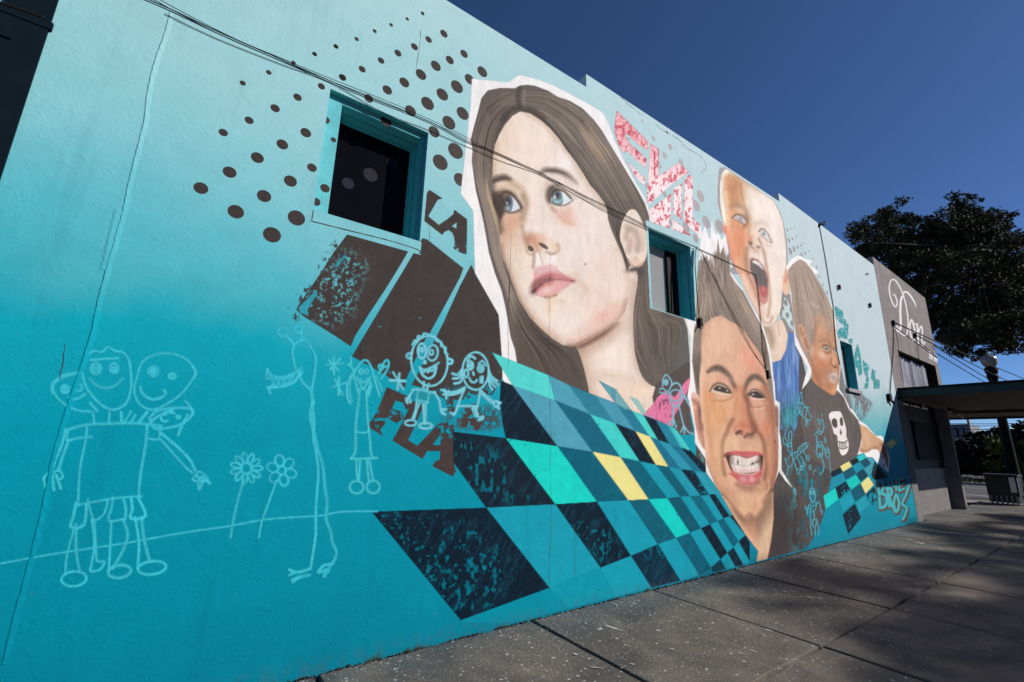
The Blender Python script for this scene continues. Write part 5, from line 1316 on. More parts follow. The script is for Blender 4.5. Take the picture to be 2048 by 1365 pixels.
def paint_bros():
    """teal block letters with brown shadow by the pavement"""
    L = Layer(1748, 950, 1828, 1052, 0.7)
    J = lambda *p: T(1580, 900, 7.984, p)
    br, te = (92, 80, 76), (66, 176, 186)
    LET = ((6, ((1390, 495), (1412, 640), (1440, 920))), (6, ((1375, 500), (1460, 505), (1492, 570), (1480, 640), (1440, 680))), (6.5, ((1440, 690), (1530, 730), (1545, 840), (1500, 910), (1440, 925))),
                  (6, ((1550, 610), (1575, 740), (1590, 900))), (5.5, ((1545, 605), (1610, 625), (1622, 700), (1580, 760))), (6, ((1585, 770), (1620, 870), (1690, 985))),
                  (5.5, ((1690, 720), (1655, 850), (1680, 985), (1720, 960), (1742, 850), (1715, 745), (1690, 720))), (5, ((1900, 560), (1850, 720), (1790, 860), (1862, 925), (1838, 1040), (1800, 1110))),
                  (4.5, ((1628, 480), (1640, 575), (1705, 565))), (4.5, ((1690, 470), (1698, 640))), (4, ((1735, 470), (1745, 660))), (4, ((1735, 480), (1820, 455))), (4, ((1742, 565), (1815, 540))), (4, ((1745, 655), (1822, 620))))
    for w_, q in LET:
        L.line([(x + 2.2, y + 3.2) for x, y in J(*q)], w_ + 2.4, br, 0.95, 1.4)
        L.line([(x - 0.6, y + 1.2) for x, y in J(*q)], w_ + 1.6, br, 0.95, 1.4)
    for w_, q in LET:
        L.line(J(*q), w_ * 0.92, te, 1, 1.2)
    L.grain(0.08, 9, 4)
    return L
CY, CY2 = (56, 190, 210), (118, 204, 220)

def circ(cx, cy, rx, ry=None, n=14, a0=0.0, a1=6.2832, tilt=0.0):
    ry = rx if ry is None else ry
    out = []
    for k in range(n + 1):
        t = a0 + (a1 - a0) * k / n
        x, y = rx * math.cos(t), ry * math.sin(t)
        out.append((cx + x * math.cos(tilt) - y * math.sin(tilt), cy + x * math.sin(tilt) + y * math.cos(tilt)))
    return out

def strokes(L, fr, data, w, col, op=0.85, soft=2.0):
    for d in data:
        L.line(fr(*d), w * L.rs.uniform(0.8, 1.15), col, op * L.rs.uniform(0.85, 1.1), soft, n=4)

def rough(L, amt=0.5, sc=5, seed=3):
    L.a *= 1 - amt * np.clip((vnoise(L.X, L.Y, sc, seed, 3) - 0.45) * 3, 0, 1)

def draw_family():
    L = Layer(78, 676, 432, 1182, 1.6)
    Z = lambda *p: T(0, 650, 1.9086, p)
    S = [[(310, 160), (330, 120), (360, 100), (390, 105), (410, 85), (440, 100), (470, 105), (490, 130)], circ(405, 215, 92, 110, 16, 2.6, 9.6)[0:17],
         [(312, 180), (330, 240), (380, 300), (430, 325), (480, 300), (500, 240), (498, 170), (490, 130)], circ(365, 168, 18, 20), circ(365, 168, 7), circ(435, 166, 16, 19), circ(435, 168, 6),
         [(340, 205), (370, 232), (410, 242), (445, 228), (468, 205)], [(345, 135), (400, 130), (450, 128)],
         # right head
         [(525, 190), (545, 140), (600, 112), (660, 112), (715, 135), (745, 180), (730, 215), (690, 265), (640, 300), (580, 325), (530, 300), (512, 250), (525, 190)], circ(585, 178, 18, 18), circ(585, 178, 7), circ(657, 196, 14, 10), circ(657, 196, 5),
         [(535, 238), (545, 265), (580, 285), (615, 278), (632, 262), (625, 250)], [(735, 160), (748, 180), (742, 200)],
         # left head
         [(310, 185), (260, 195), (210, 220), (205, 255), (235, 295), (290, 325), (345, 332)], [(300, 182), (245, 192), (200, 225), (200, 260)], circ(248, 246, 15, 14), circ(248, 246, 5), circ(300, 240, 13, 12), [(262, 275), (275, 285), (300, 280), (325, 265)],
         # small head
         [(570, 355), (600, 330), (660, 318), (725, 320), (735, 340), (700, 375), (650, 392), (590, 395), (570, 355)], [(575, 370), (610, 345), (660, 325)], circ(630, 355, 16, 14, 10, 1, 5), circ(680, 352, 7, 5), [(645, 335), (665, 338)], [(715, 345), (690, 395), (680, 420)], [(705, 290), (725, 310), (738, 340)],
         # necks
         [(355, 335), (360, 375)], [(418, 335), (415, 375)], [(462, 335), (465, 375)], [(500, 330), (475, 372)], [(515, 345), (500, 372)], [(560, 335), (530, 372)], [(345, 300), (370, 328)],
         # shirt
         [(260, 400), (330, 382), (420, 378), (520, 376), (615, 386)], [(332, 382), (325, 450), (305, 550), (297, 690)], [(562, 382), (555, 460), (535, 580), (528, 665)], [(297, 688), (380, 672), (460, 660), (540, 655)],
         [(262, 400), (255, 440), (300, 432), (350, 428)], [(610, 388), (605, 435), (570, 436)],
         # arms
         [(250, 400), (235, 460), (210, 520), (195, 560)], [(262, 440), (240, 500), (222, 555)], [(195, 560), (170, 580), (168, 600), (178, 630)], [(200, 570), (205, 630)], [(215, 575), (232, 625)], [(222, 552), (240, 575), (230, 590)], [(185, 590), (210, 560), (230, 555)],
         [(612, 412), (670, 460), (720, 510), (745, 555)], [(610, 435), (660, 490), (710, 545), (735, 565)], [(735, 590), (760, 560), (795, 590), (775, 600), (760, 630), (755, 600), (740, 595)], [(770, 580), (800, 605)], [(750, 575), (770, 600)],
         # shorts and legs
         [(290, 680), (280, 730), (270, 772), (320, 765), (330, 690)], [(335, 665), (345, 710), (360, 745), (390, 730), (405, 700), (410, 668)], [(430, 660), (425, 700), (415, 748), (470, 742), (478, 738)], [(470, 662), (480, 700), (478, 740)], [(500, 660), (505, 700), (500, 740), (555, 730), (530, 665)],
         [(285, 770), (265, 840), (252, 900), (250, 945)], [(290, 760), (290, 850), (295, 900), (305, 940)], [(350, 745), (360, 830), (350, 910), (345, 940), (380, 935), (398, 905), (370, 900), (365, 840), (360, 750)],
         [(425, 750), (420, 850), (415, 940)], [(470, 745), (487, 800), (470, 860), (430, 930)], [(515, 735), (530, 830), (525, 930)], [(540, 735), (550, 820), (572, 905)],
         circ(282, 970, 48, 28, 14, 0, 6.28, -0.1), circ(456, 942, 44, 24, 14, 0, 6.28, -0.15), circ(580, 928, 54, 25, 14, 0, 6.28, -0.12)]
    S.pop(1)
    strokes(L, Z, S, 6.0, CY, 0.95)
    rough(L, 0.22, 6, 4)
    return L

def draw_monster():
    L = Layer(528, 648, 676, 1172, 1.5)
    Z = lambda *p: T(0, 650, 1.9086, p)
    S = [[(1150, 190), (1130, 170), (1118, 120), (1120, 85), (1140, 62), (1165, 60), (1190, 90), (1205, 130), (1200, 190), (1190, 250), (1192, 300), (1200, 380), (1195, 430), (1205, 480), (1215, 560), (1210, 640), (1205, 720), (1205, 800), (1195, 870), (1185, 930)],
         [(1140, 190), (1160, 225), (1185, 250), (1198, 300)], [(1192, 300), (1185, 350), (1200, 420), (1212, 480)], [(1218, 490), (1232, 540), (1240, 620), (1248, 680), (1245, 740), (1262, 790), (1268, 830), (1285, 870), (1270, 910)],
         [(1150, 60), (1150, 35)], circ(1140, 18, 14, 13), circ(1078, 28, 17, 16), [(1095, 45), (1110, 60), (1120, 75)],
         [(1020, 170), (1040, 195), (1080, 200), (1120, 185), (1148, 165)], [(1020, 172), (1018, 205), (1030, 200), (1042, 212), (1052, 200), (1062, 212), (1075, 202), (1085, 212), (1098, 198), (1110, 206), (1122, 190)],
         [(1022, 240), (1050, 238), (1090, 232), (1125, 215), (1150, 180)], [(1022, 240), (1032, 262)], [(1035, 238), (1046, 225), (1054, 238), (1064, 222), (1074, 236), (1086, 220), (1096, 230), (1106, 214)],
         [(1185, 930), (1160, 940), (1130, 945), (1105, 935)], [(1180, 955), (1150, 962), (1115, 975)], [(1130, 945), (1105, 955)], [(1140, 962), (1118, 982)],
         [(1270, 912), (1235, 920), (1215, 945), (1240, 938)], [(1245, 935), (1238, 960)], [(1262, 915), (1250, 945)]]
    strokes(L, Z, S, 6.6, CY, 0.95)
    rough(L, 0.22, 6, 5)
    return L

def draw_flower(which):
    Z = lambda *p: T(0, 650, 1.9086, p)
    if which == 0:
        L = Layer(452, 900, 532, 1082, 1.4)
        S = [circ(940, 548, 18, 20)]
        for k in range(11):
            t = k * 0.571
            S.append(circ(940 + 42 * math.cos(t), 548 + 40 * math.sin(t), 20, 9, 8, 0, 6.28, t))
        S.append([(930, 590), (905, 680), (888, 760), (880, 812)])
    else:
        L = Layer(512, 905, 602, 1080, 1.4)
        S = [circ(1075, 556, 16, 16)]
        for k in range(6):
            t = k * 1.047 + 0.3
            S.append(circ(1075 + 36 * math.cos(t), 556 + 38 * math.sin(t), 22, 17, 10, 0, 6.28, t))
        S.append([(1055, 595), (1025, 680), (1000, 750), (988, 812)])
    strokes(L, Z, S, 5.0, CY, 0.95)
    rough(L, 0.22, 6, 6)
    return L

def draw_ground_line():
    L = Layer(0, 1014, 760, 1136, 1.6)
    Z = lambda *p: T(0, 650, 1.9086, p)
    strokes(L, Z, [[(0, 912), (140, 886), (300, 860), (470, 835), (620, 808), (750, 786), (880, 768), (1000, 745), (1120, 735), (1230, 728), (1300, 714), (1440, 712)]], 5.0, CY, 0.9)
    rough(L, 0.25, 7, 7)
    return L

def draw_long_girl():
    L = Layer(645, 700, 792, 1000, 1.4)
    D = lambda *p: T(560, 640, 4, p)
    S = [[(585, 440), (620, 380), (660, 330), (690, 325), (715, 350), (740, 410), (745, 450)], [(615, 460), (640, 510), (665, 555), (700, 500), (720, 460)], circ(648, 415, 14, 17), circ(692, 415, 14, 17), [(645, 475), (660, 500), (685, 495), (690, 470)],
         [(600, 400), (560, 460), (535, 540), (540, 620), (560, 670)], [(590, 420), (560, 500), (560, 600), (575, 650)], [(750, 460), (775, 540), (795, 610)], [(765, 450), (800, 520), (815, 570)],
         [(585, 440), (610, 520), (625, 590)], [(725, 500), (700, 590)], [(735, 520), (710, 610)], [(635, 560), (630, 640), (615, 750), (605, 860), (605, 980), (600, 1060), (570, 1110)], [(690, 570), (695, 680), (700, 780), (710, 880), (720, 980), (725, 1060), (745, 1110)],
         [(565, 1110), (640, 1112), (700, 1108), (775, 1105)], [(610, 895), (660, 905), (705, 895)], [(610, 1120), (612, 1200), (620, 1290)], [(640, 1120), (635, 1210), (630, 1295)], [(695, 1120), (700, 1200), (710, 1290)], [(715, 1118), (730, 1210), (745, 1290)],
         circ(612, 1340, 55, 50), circ(745, 1338, 52, 50), [(545, 360), (570, 340), (560, 300)], [(560, 360), (585, 400)],
         [(790, 430), (830, 380), (865, 370), (870, 340), (855, 322), (830, 345), (820, 390), (810, 360), (790, 370), (800, 400)], [(810, 470), (840, 430), (865, 380)],
         [(430, 300), (430, 440)], [(370, 360), (500, 350)], [(390, 320), (470, 410)], [(480, 310), (400, 400)], [(470, 460), (470, 600)], [(420, 540), (540, 500)], [(440, 480), (500, 600)]]
    strokes(L, D, S, 5.0, (66, 194, 210), 0.95)
    rough(L, 0.2, 6, 8)
    return L

def draw_curly_boy():
    L = Layer(772, 660, 912, 868, 1.3)
    D = lambda *p: T(560, 640, 4, p)
    S = [circ(1195, 330, 145, 200, 22, 0, 6.2832, -0.1), circ(1135, 250, 32, 60), circ(1135, 240, 10, 14), circ(1220, 265, 42, 62, 14, 0, 6.28, 0.15), circ(1212, 262, 14, 20), [(1160, 330), (1150, 345), (1165, 345)],
         [(1115, 380), (1160, 400), (1220, 375), (1270, 345)], [(1120, 390), (1140, 440), (1190, 470), (1235, 440), (1250, 375)], [(1130, 400), (1150, 420), (1165, 400), (1185, 420), (1200, 398), (1220, 412), (1232, 380)],
         [(1055, 265), (1020, 275), (1018, 300), (1050, 310)], [(1345, 310), (1378, 325), (1370, 350), (1345, 350)], [(1060, 200), (1080, 165), (1100, 175), (1105, 130), (1140, 140), (1150, 112), (1190, 118), (1215, 130), (1240, 135), (1250, 165), (1290, 180), (1290, 210), (1325, 225), (1320, 260), (1340, 280)],
         [(1150, 500), (1148, 550)], [(1190, 515), (1175, 560)], [(1060, 560), (1120, 560), (1200, 580), (1240, 580)], [(1105, 560), (1095, 640)], [(1195, 580), (1180, 660)], [(1060, 570), (1030, 620), (1010, 650)], [(1010, 630), (1020, 665)], [(1030, 620), (1045, 660)], [(1240, 590), (1275, 650), (1285, 720), (1300, 750)], [(1290, 720), (1330, 715)], [(1300, 740), (1320, 760)],
         [(1090, 640), (1180, 660)], [(1095, 650), (1085, 720), (1060, 790)], [(1120, 660), (1090, 730), (1070, 800)], [(1145, 670), (1150, 740), (1155, 830)], [(1165, 665), (1165, 750), (1162, 830)], circ(1045, 825, 45, 22), circ(1165, 848, 52, 22),
         [(880, 485), (1000, 490)], [(905, 420), (985, 555)], [(955, 430), (940, 555)]]
    strokes(L, D, S, 5.0, CY2, 0.95)
    L.poly(D((1050, 560), (1200, 575), (1230, 640), (1130, 670), (1060, 620)), (44, 160, 178), 0.6, 10)
    rough(L, 0.2, 6, 9)
    return L

def draw_long_haired_girl():
    L = Layer(878, 700, 1006, 850, 1.3)
    D = lambda *p: T(560, 640, 4, p)
    S = [circ(1565, 410, 105, 150, 20), circ(1522, 365, 22, 32), circ(1522, 365, 8), circ(1605, 390, 22, 28), circ(1605, 390, 8), [(1500, 330), (1525, 290), (1560, 310)], [(1590, 350), (1620, 330), (1645, 365)], [(1545, 420), (1550, 440)], [(1515, 465), (1530, 495), (1560, 500), (1575, 480)], [(1605, 460), (1605, 500)], [(1620, 455), (1618, 500)], circ(1490, 430, 16, 30),
         [(1455, 400), (1420, 440), (1380, 430)], [(1455, 430), (1430, 465), (1385, 470)], [(1460, 460), (1440, 500), (1395, 510)], [(1670, 400), (1690, 450), (1740, 490)], [(1672, 440), (1690, 500), (1725, 540)], [(1665, 470), (1680, 530), (1700, 560)], [(1670, 420), (1700, 480), (1745, 520)],
         [(1475, 555), (1440, 640), (1410, 720), (1390, 760)], [(1600, 570), (1590, 640), (1575, 710)], [(1420, 690), (1500, 690), (1580, 692)], [(1290, 560), (1350, 580), (1420, 570), (1480, 540)], [(1330, 600), (1400, 595), (1460, 570)], [(1320, 560), (1330, 630)], [(1305, 600), (1350, 570)],
         [(1600, 560), (1650, 610), (1700, 650)], [(1610, 590), (1660, 640), (1700, 670)], circ(1730, 675, 20, 24), [(1740, 660), (1765, 665)], [(1735, 690), (1750, 710)], [(1420, 700), (1400, 750), (1360, 740), (1385, 760)], [(1540, 700), (1560, 760), (1600, 780), (1620, 775)], [(1560, 700), (1580, 760)], [(1590, 800), (1615, 795), (1625, 775)]]
    strokes(L, D, S, 4.8, (120, 204, 220), 0.95)
    rough(L, 0.2, 6, 10)
    return L

def draw_bird():
    L = Layer(1318, 745, 1392, 875, 1.0)
    Q = lambda *p: T(980, 690, 4, p)
    S = [[(1380, 330), (1385, 280), (1405, 240), (1440, 270), (1455, 310), (1440, 350), (1420, 375), (1385, 350)], circ(1408, 300, 14, 20), circ(1408, 300, 4), [(1355, 380), (1400, 390), (1440, 385)], [(1350, 360), (1380, 345)], [(1455, 320), (1490, 305), (1520, 325), (1535, 370)], circ(1485, 405, 45, 45), [(1440, 400), (1460, 480), (1500, 490), (1535, 420)], [(1530, 400), (1570, 440), (1595, 490)], [(1540, 390), (1590, 450)],
         [(1470, 480), (1465, 560), (1468, 610)], [(1510, 480), (1530, 570), (1550, 650)], [(1468, 600), (1420, 640)], [(1468, 605), (1460, 650)], [(1470, 605), (1490, 660)], [(1550, 650), (1525, 700)], [(1552, 655), (1555, 710)], [(1555, 655), (1590, 700), (1635, 715)]]
    strokes(L, Q, S, 3.2, (140, 196, 214))
    return L

def draw_shirt_doodles():
    """chalk figures on the dark ground and shirt"""
    L = Layer(1556, 770, 1672, 1100, 0.95)
    K3 = lambda *p: T(1540, 780, 7.984, p)
    J = lambda *p: T(1580, 900, 7.984, p)
    c = (96, 186, 204)
    S = [[(330, 90), (370, 180), (390, 250), (430, 280)], [(480, 60), (500, 40), (510, 120), (520, 210), (470, 220), (475, 100)], [(410, 220), (500, 210), (560, 270), (600, 320)], [(455, 240), (470, 370), (540, 440), (580, 470)], [(490, 260), (480, 380)], [(525, 280), (510, 400)], circ(430, 345, 34, 60), [(590, 310), (560, 450)], [(600, 330), (650, 420), (680, 440)], [(570, 460), (600, 490), (640, 490), (650, 460)], [(580, 470), (570, 580)], [(590, 480), (610, 570)], [(560, 270), (630, 290)],
         [(830, 470), (855, 540), (850, 640), (810, 710), (770, 690)], [(750, 470), (790, 480), (830, 500)], [(770, 510), (775, 560)], [(800, 510), (810, 560)], [(775, 610), (790, 660), (820, 670)], [(760, 660), (730, 700), (705, 720)], [(825, 420), (840, 380)], [(880, 590), (905, 580)],
         [(270, 900), (220, 850), (205, 780), (240, 760), (270, 830), (280, 900), (290, 960), (340, 1030)], [(300, 820), (300, 700), (330, 660), (350, 720), (340, 830), (350, 950), (350, 1030)], circ(320, 880, 24, 34), [(360, 1010), (440, 990), (470, 920), (560, 850), (610, 880), (560, 950), (480, 1020), (390, 1110)], [(395, 1000), (400, 1060)], [(440, 990), (445, 1070)], [(480, 930), (490, 1010)], [(520, 890), (530, 970)], [(555, 860), (570, 930)],
         [(350, 1030), (370, 1100), (400, 1200), (430, 1280)], circ(448, 1310, 20, 40), [(440, 1090), (470, 1160), (490, 1220)], circ(500, 1250, 18, 34), [(490, 1060), (520, 1120), (535, 1160)], circ(545, 1190, 18, 34), [(540, 990), (570, 1050), (590, 1090)], circ(605, 1090, 24, 40), [(240, 1080), (250, 1130), (290, 1100), (310, 1060), (350, 1040)], [(250, 1130), (280, 1210), (320, 1230), (360, 1180), (360, 1100)], circ(640, 1240, 18, 40), [(290, 1230), (270, 1364)],
         [(740, 740), (750, 820), (750, 900), (740, 1000), (780, 1080), (830, 1060), (840, 960), (830, 860), (820, 830), (760, 840)], circ(785, 900, 20, 26), circ(800, 1030, 14, 18), [(870, 760), (890, 850)], [(850, 900), (880, 1000), (900, 1080), (940, 1080), (950, 1000), (920, 930), (870, 940)], circ(910, 980, 22, 26), [(830, 1100), (860, 1200), (850, 1290), (800, 1350)], [(740, 1280), (700, 1300), (690, 1360)], [(940, 1100), (960, 1200), (970, 1320)]]
    strokes(L, K3, S, 1.9, c, 0.9, 1.4)
    S2 = [circ(358, 720, 46, 112, 16, 0, 6.28, -0.08), circ(340, 680, 14, 30), circ(372, 690, 12, 28), [(300, 880), (350, 900), (410, 890)], [(330, 850), (400, 840), (420, 880), (400, 960), (340, 1000)], [(300, 880), (290, 960), (270, 1020)], [(240, 900), (285, 950)], [(240, 940), (270, 970)], [(270, 990), (280, 1030)], [(415, 870), (450, 830), (480, 880), (490, 960), (520, 980)], [(495, 970), (515, 1030)], [(330, 920), (325, 1050), (330, 1200), (350, 1364)], [(380, 980), (390, 1080)], circ(388, 1170, 30, 66), [(430, 1100), (450, 1230), (465, 1364)], [(400, 1260), (400, 1364)],
          [(70, 620), (100, 720)], [(50, 640), (70, 700)], [(60, 610), (90, 640)]]
    strokes(L, J, S2, 1.9, c, 0.9, 1.4)
    # teal scribble under the vest
    L.hair(K3((180, 250), (200, 420), (230, 640)), K3((420, 200), (430, 420), (400, 600)), 60, [(70, 160, 172), (90, 176, 196)], 1.2, 0.6, 5, tint=False)
    rough(L, 0.3, 4, 12)
    return L

DRAWINGS = ['draw_ground_line', 'draw_family', 'draw_monster', 'draw_long_girl', 'draw_curly_boy', 'draw_long_haired_girl', 'draw_bird', 'draw_shirt_doodles']

# ================================================================ ground, pavement, road
def sheet(name, x0, x1, y0, y1, z, mat):
    o = MB().quad((x0, y0, z), (x1, y0, z), (x1, y1, z), (x0, y1, z)).build(name, mat)
    return tag(o, kind='structure')
sheet('ground', -900, 1200, -900, 900, -0.16, M['ground'])
sheet('street', -60, 23.2, -17, -6.15, -0.150, M['asphalt'])
sheet('cross_street', 23.2, 39.0, -60, 120, -0.146, M['asphalt'])
# pavement in front of the wall: slabs on a bed of dirt
pave = MB().box(-9, 22.6, -5.95, 0.4, -0.30, -0.035).build('pavement', M['joint']); tag(pave, kind='structure')
XJ = [-8.4, -6.7, -5.0, -3.2, -1.05, 0.905, 2.687, 4.352, 5.983, 7.711, 9.520, 11.25, 12.95, 14.65, 16.35, 18.05, 19.75, 21.1, 22.6]
YJ = [0.0, -1.634, -3.30, -4.95]
rnd = random.Random(5)
for i in range(len(XJ) - 1):
    for j in range(len(YJ) - 1):
        x0, x1, y1, y0 = XJ[i] + 0.014, XJ[i + 1] - 0.014, YJ[j] - (0.018 if j == 0 else 0.016), YJ[j + 1] + 0.016
        if j == 0: y1 = -0.022
        if x0 > 13.9 and j == 0: y1 = 0.27
        zt = rnd.uniform(-0.004, 0.003)
        n_ = 10
        # slightly uneven edges
        def edge(a, b, m_):
            out = []
            for k in range(m_):
                t = k / m_
                p = Vector(a).lerp(Vector(b), t)
                out.append(p + Vector((rnd.uniform(-.004, .004), rnd.uniform(-.004, .004), 0)))
            return out
        ring = edge((x0, y0, zt), (x1, y0, zt), n_) + edge((x1, y0, zt), (x1, y1, zt), n_) + edge((x1, y1, zt), (x0, y1, zt), n_) + edge((x0, y1, zt), (x0, y0, zt), n_)
        cx, cy = (x0 + x1) / 2, (y0 + y1) / 2
        inner = [Vector((cx + (p.x - cx) * 0.991, cy + (p.y - cy) * 0.991, zt)) for p in ring]
        lip = [Vector((p.x, p.y, zt - 0.006)) for p in ring]; low = [Vector((p.x, p.y, -0.05)) for p in ring]
        mb = MB(); N_ = len(ring); mb.v = [tuple(q) for q in inner + lip + low]
        mb.f.append(tuple(range(N_)))
        for a in range(N_):
            b2 = (a + 1) % N_
            mb.f += [(a, N_ + a, N_ + b2, b2), (N_ + a, 2 * N_ + a, 2 * N_ + b2, N_ + b2)]
        mb.build('slab', M['slab'], pave)
# kerb and its gutter face
for k in range(11):
    MB().box(-9 + k * 2.87, -9 + k * 2.87 + 2.85, -6.12, -4.955, -0.16, -0.002).build('kerb_stone', M['concrete'], pave, bevel=0.012)
# white paint spilled on the pavement
def splat(c, rx, ry, ang, seed, name='paint_splash', n=22):
    r = random.Random(seed); pts = []
    for k in range(n):
        t = 2 * math.pi * k / n; q = 0.8 + 0.10 * math.sin(3 * t + seed) + 0.08 * math.sin(5 * t + 2 * seed) + r.uniform(-0.05, 0.05)
        x, y = rx * q * math.cos(t), ry * q * math.sin(t)
        pts.append((c[0] + x * math.cos(ang) - y * math.sin(ang), c[1] + x * math.sin(ang) + y * math.cos(ang), 0.0055))
    MB().quad(*pts).build(name, M['splat'], pave)
for u, v, rx, ry, a, s_ in ((1225, 1257, 0.13, 0.025, -0.35, 1), (1317, 1263, .035, .022, .2, 2), (1507, 1304, .05, .012, -.3, 3), (1840, 1087, .16, .05, 0, 4), (1820, 1080, .10, .03, .2, 5), (1620, 1196, .06, .018, -.2, 6), (1640, 1198, .04, .014, 0, 7),
                            (1537, 1262, .05, .02, .1, 8), (1484, 1309, .05, .008, .1, 9), (1570, 1185, .03, .02, 0, 10), (1549, 1181, .02, .012, 0, 11), (1413, 1262, .03, .01, 0, 12), (1230, 1150 + 60, .05, .012, .3, 13), (1106, 1318, .025, .02, 0, 14), (1192, 1337, .08, .01, .6, 15),
                            (1345, 1300, .03, .014, 0, 16), (1265, 1330, .03, .012, .4, 17), (1151, 1310, .03, .02, 0, 18), (1700, 1085, .05, .02, 0, 19), (1880, 1098, .08, .02, 0, 20), (1395, 1222, .016, .01, 0, 21)):
    p = GR(u, v); dq = GR(u + 10, v + 2.5) - GR(u - 10, v - 2.5); splat((p.x, p.y), rx * 0.8, ry * 0.8, math.atan2(dq.y, dq.x) + a * 0.5, s_)
# dirt and weeds where the wall meets the pavement
mb = MB(); r = random.Random(9)
for k in range(1500):
    x = r.uniform(-1.5, 14); y = -abs(r.gauss(0, 0.022)) - 0.002; s_ = r.uniform(0.0015, 0.006) * (2.0 if r.random() < .06 else 1)
    mb.box(x - s_, x + s_, y - s_ * .7, y + s_ * .7, -0.02, s_ * r.uniform(0.4, 1.3))
tag(mb.build('dirt_line', M['joint']), 'dark crumbs of dirt along the foot of the mural wall', 'dirt', kind='stuff')

# a few weeds in the joint
for k, u in enumerate((742, 812, 836, 1000, 1290, 1478)):
    x = GR(u, 1344.5 - (u - 629) * 0.249).x; r = random.Random(60 + k); mb = MB()
    for j in range(26):
        a_ = r.uniform(math.pi, 2 * math.pi); ln = r.uniform(.015, .05); bx_ = x + r.gauss(0, .025)
        mb.quad((bx_ - .002, -.006, -.01), (bx_ + .002, -.006, -.01), (bx_ + ln * .6 * math.cos(a_), -.006 + ln * .5 * math.sin(a_), ln))
    tag(mb.build('weed', M['grass']), ('leftmost weed', 'second weed', 'third weed', 'fourth weed', 'fifth weed', 'rightmost weed')[k] + ' tuft at the foot of the mural wall', 'weed', 'weeds along the wall')

# ================================================================ mural building
bld = empty('mural_building', (6.4, 0.2, 0))
tag(bld, 'long stucco building with a teal wall mural of portraits and checkerboards', 'building')
TOPS = [(-9.0, 3.47, 5.62, 6.015), (3.47, 8.76, 6.215, 6.305), (8.76, 13.99, 6.49, 6.355)]
def top_at(x):
    for a, b, za, zb in TOPS:
        if a <= x < b: return za + (zb - za) * (x - a) / (b - a)
    return 6.6 - (x - 14) * 0.03
WIN = [(0.503, 1.383, 3.225, 4.33), (4.60, 5.56, 3.262, 4.40), (10.84, 11.50, 2.815, 3.82)]
TH = 0.34
def wall_mesh():
    xs = sorted(set([-9.0, 3.47, 8.76, 13.99] + [w[0] for w in WIN] + [w[1] for w in WIN]))
    mb = MB()
    for a, b in zip(xs[:-1], xs[1:]):
        seg = [s_ for s_ in TOPS if s_[0] <= a + 1e-6 and b <= s_[1] + 1e-6][0]
        zt = lambda x: seg[2] + (seg[3] - seg[2]) * (x - seg[0]) / (seg[1] - seg[0])
        cuts = [(w[2], w[3]) for w in WIN if w[0] <= a + 1e-6 and b <= w[1] + 1e-6]
        spans = [(-0.3, cuts[0][0]), (cuts[0][1], None)] if cuts else [(-0.3, None)]
        for z0, z1 in spans:
            za, zb = (zt(a), zt(b)) if z1 is None else (z1, z1)
            mb.quad((a, 0, z0), (b, 0, z0), (b, 0, zb), (a, 0, za))
            mb.quad((b, TH, z0), (a, TH, z0), (a, TH, za), (b, TH, zb))
        # coping
        mb.quad((a, 0, zt(a)), (b, 0, zt(b)), (b, TH, zt(b)), (a, TH, zt(a)))
    for x, z0, z1 in ((3.47, 5.9, 6.215), (8.76, 6.2, 6.49)):      # step faces
        mb.quad((x, TH, z0), (x, 0, z0), (x, 0, z1), (x, TH, z1))
    mb.quad((-9, TH, -0.3), (-9, 0, -0.3), (-9, 0, 5.62), (-9, TH, 5.62))
    return mb
wall = wall_mesh().build('wall', M['wall'], bld)
MB().box(-9, 13.9, TH + 0.02, 14, -0.3, 5.5).build('building_body', M['concrete'], bld)

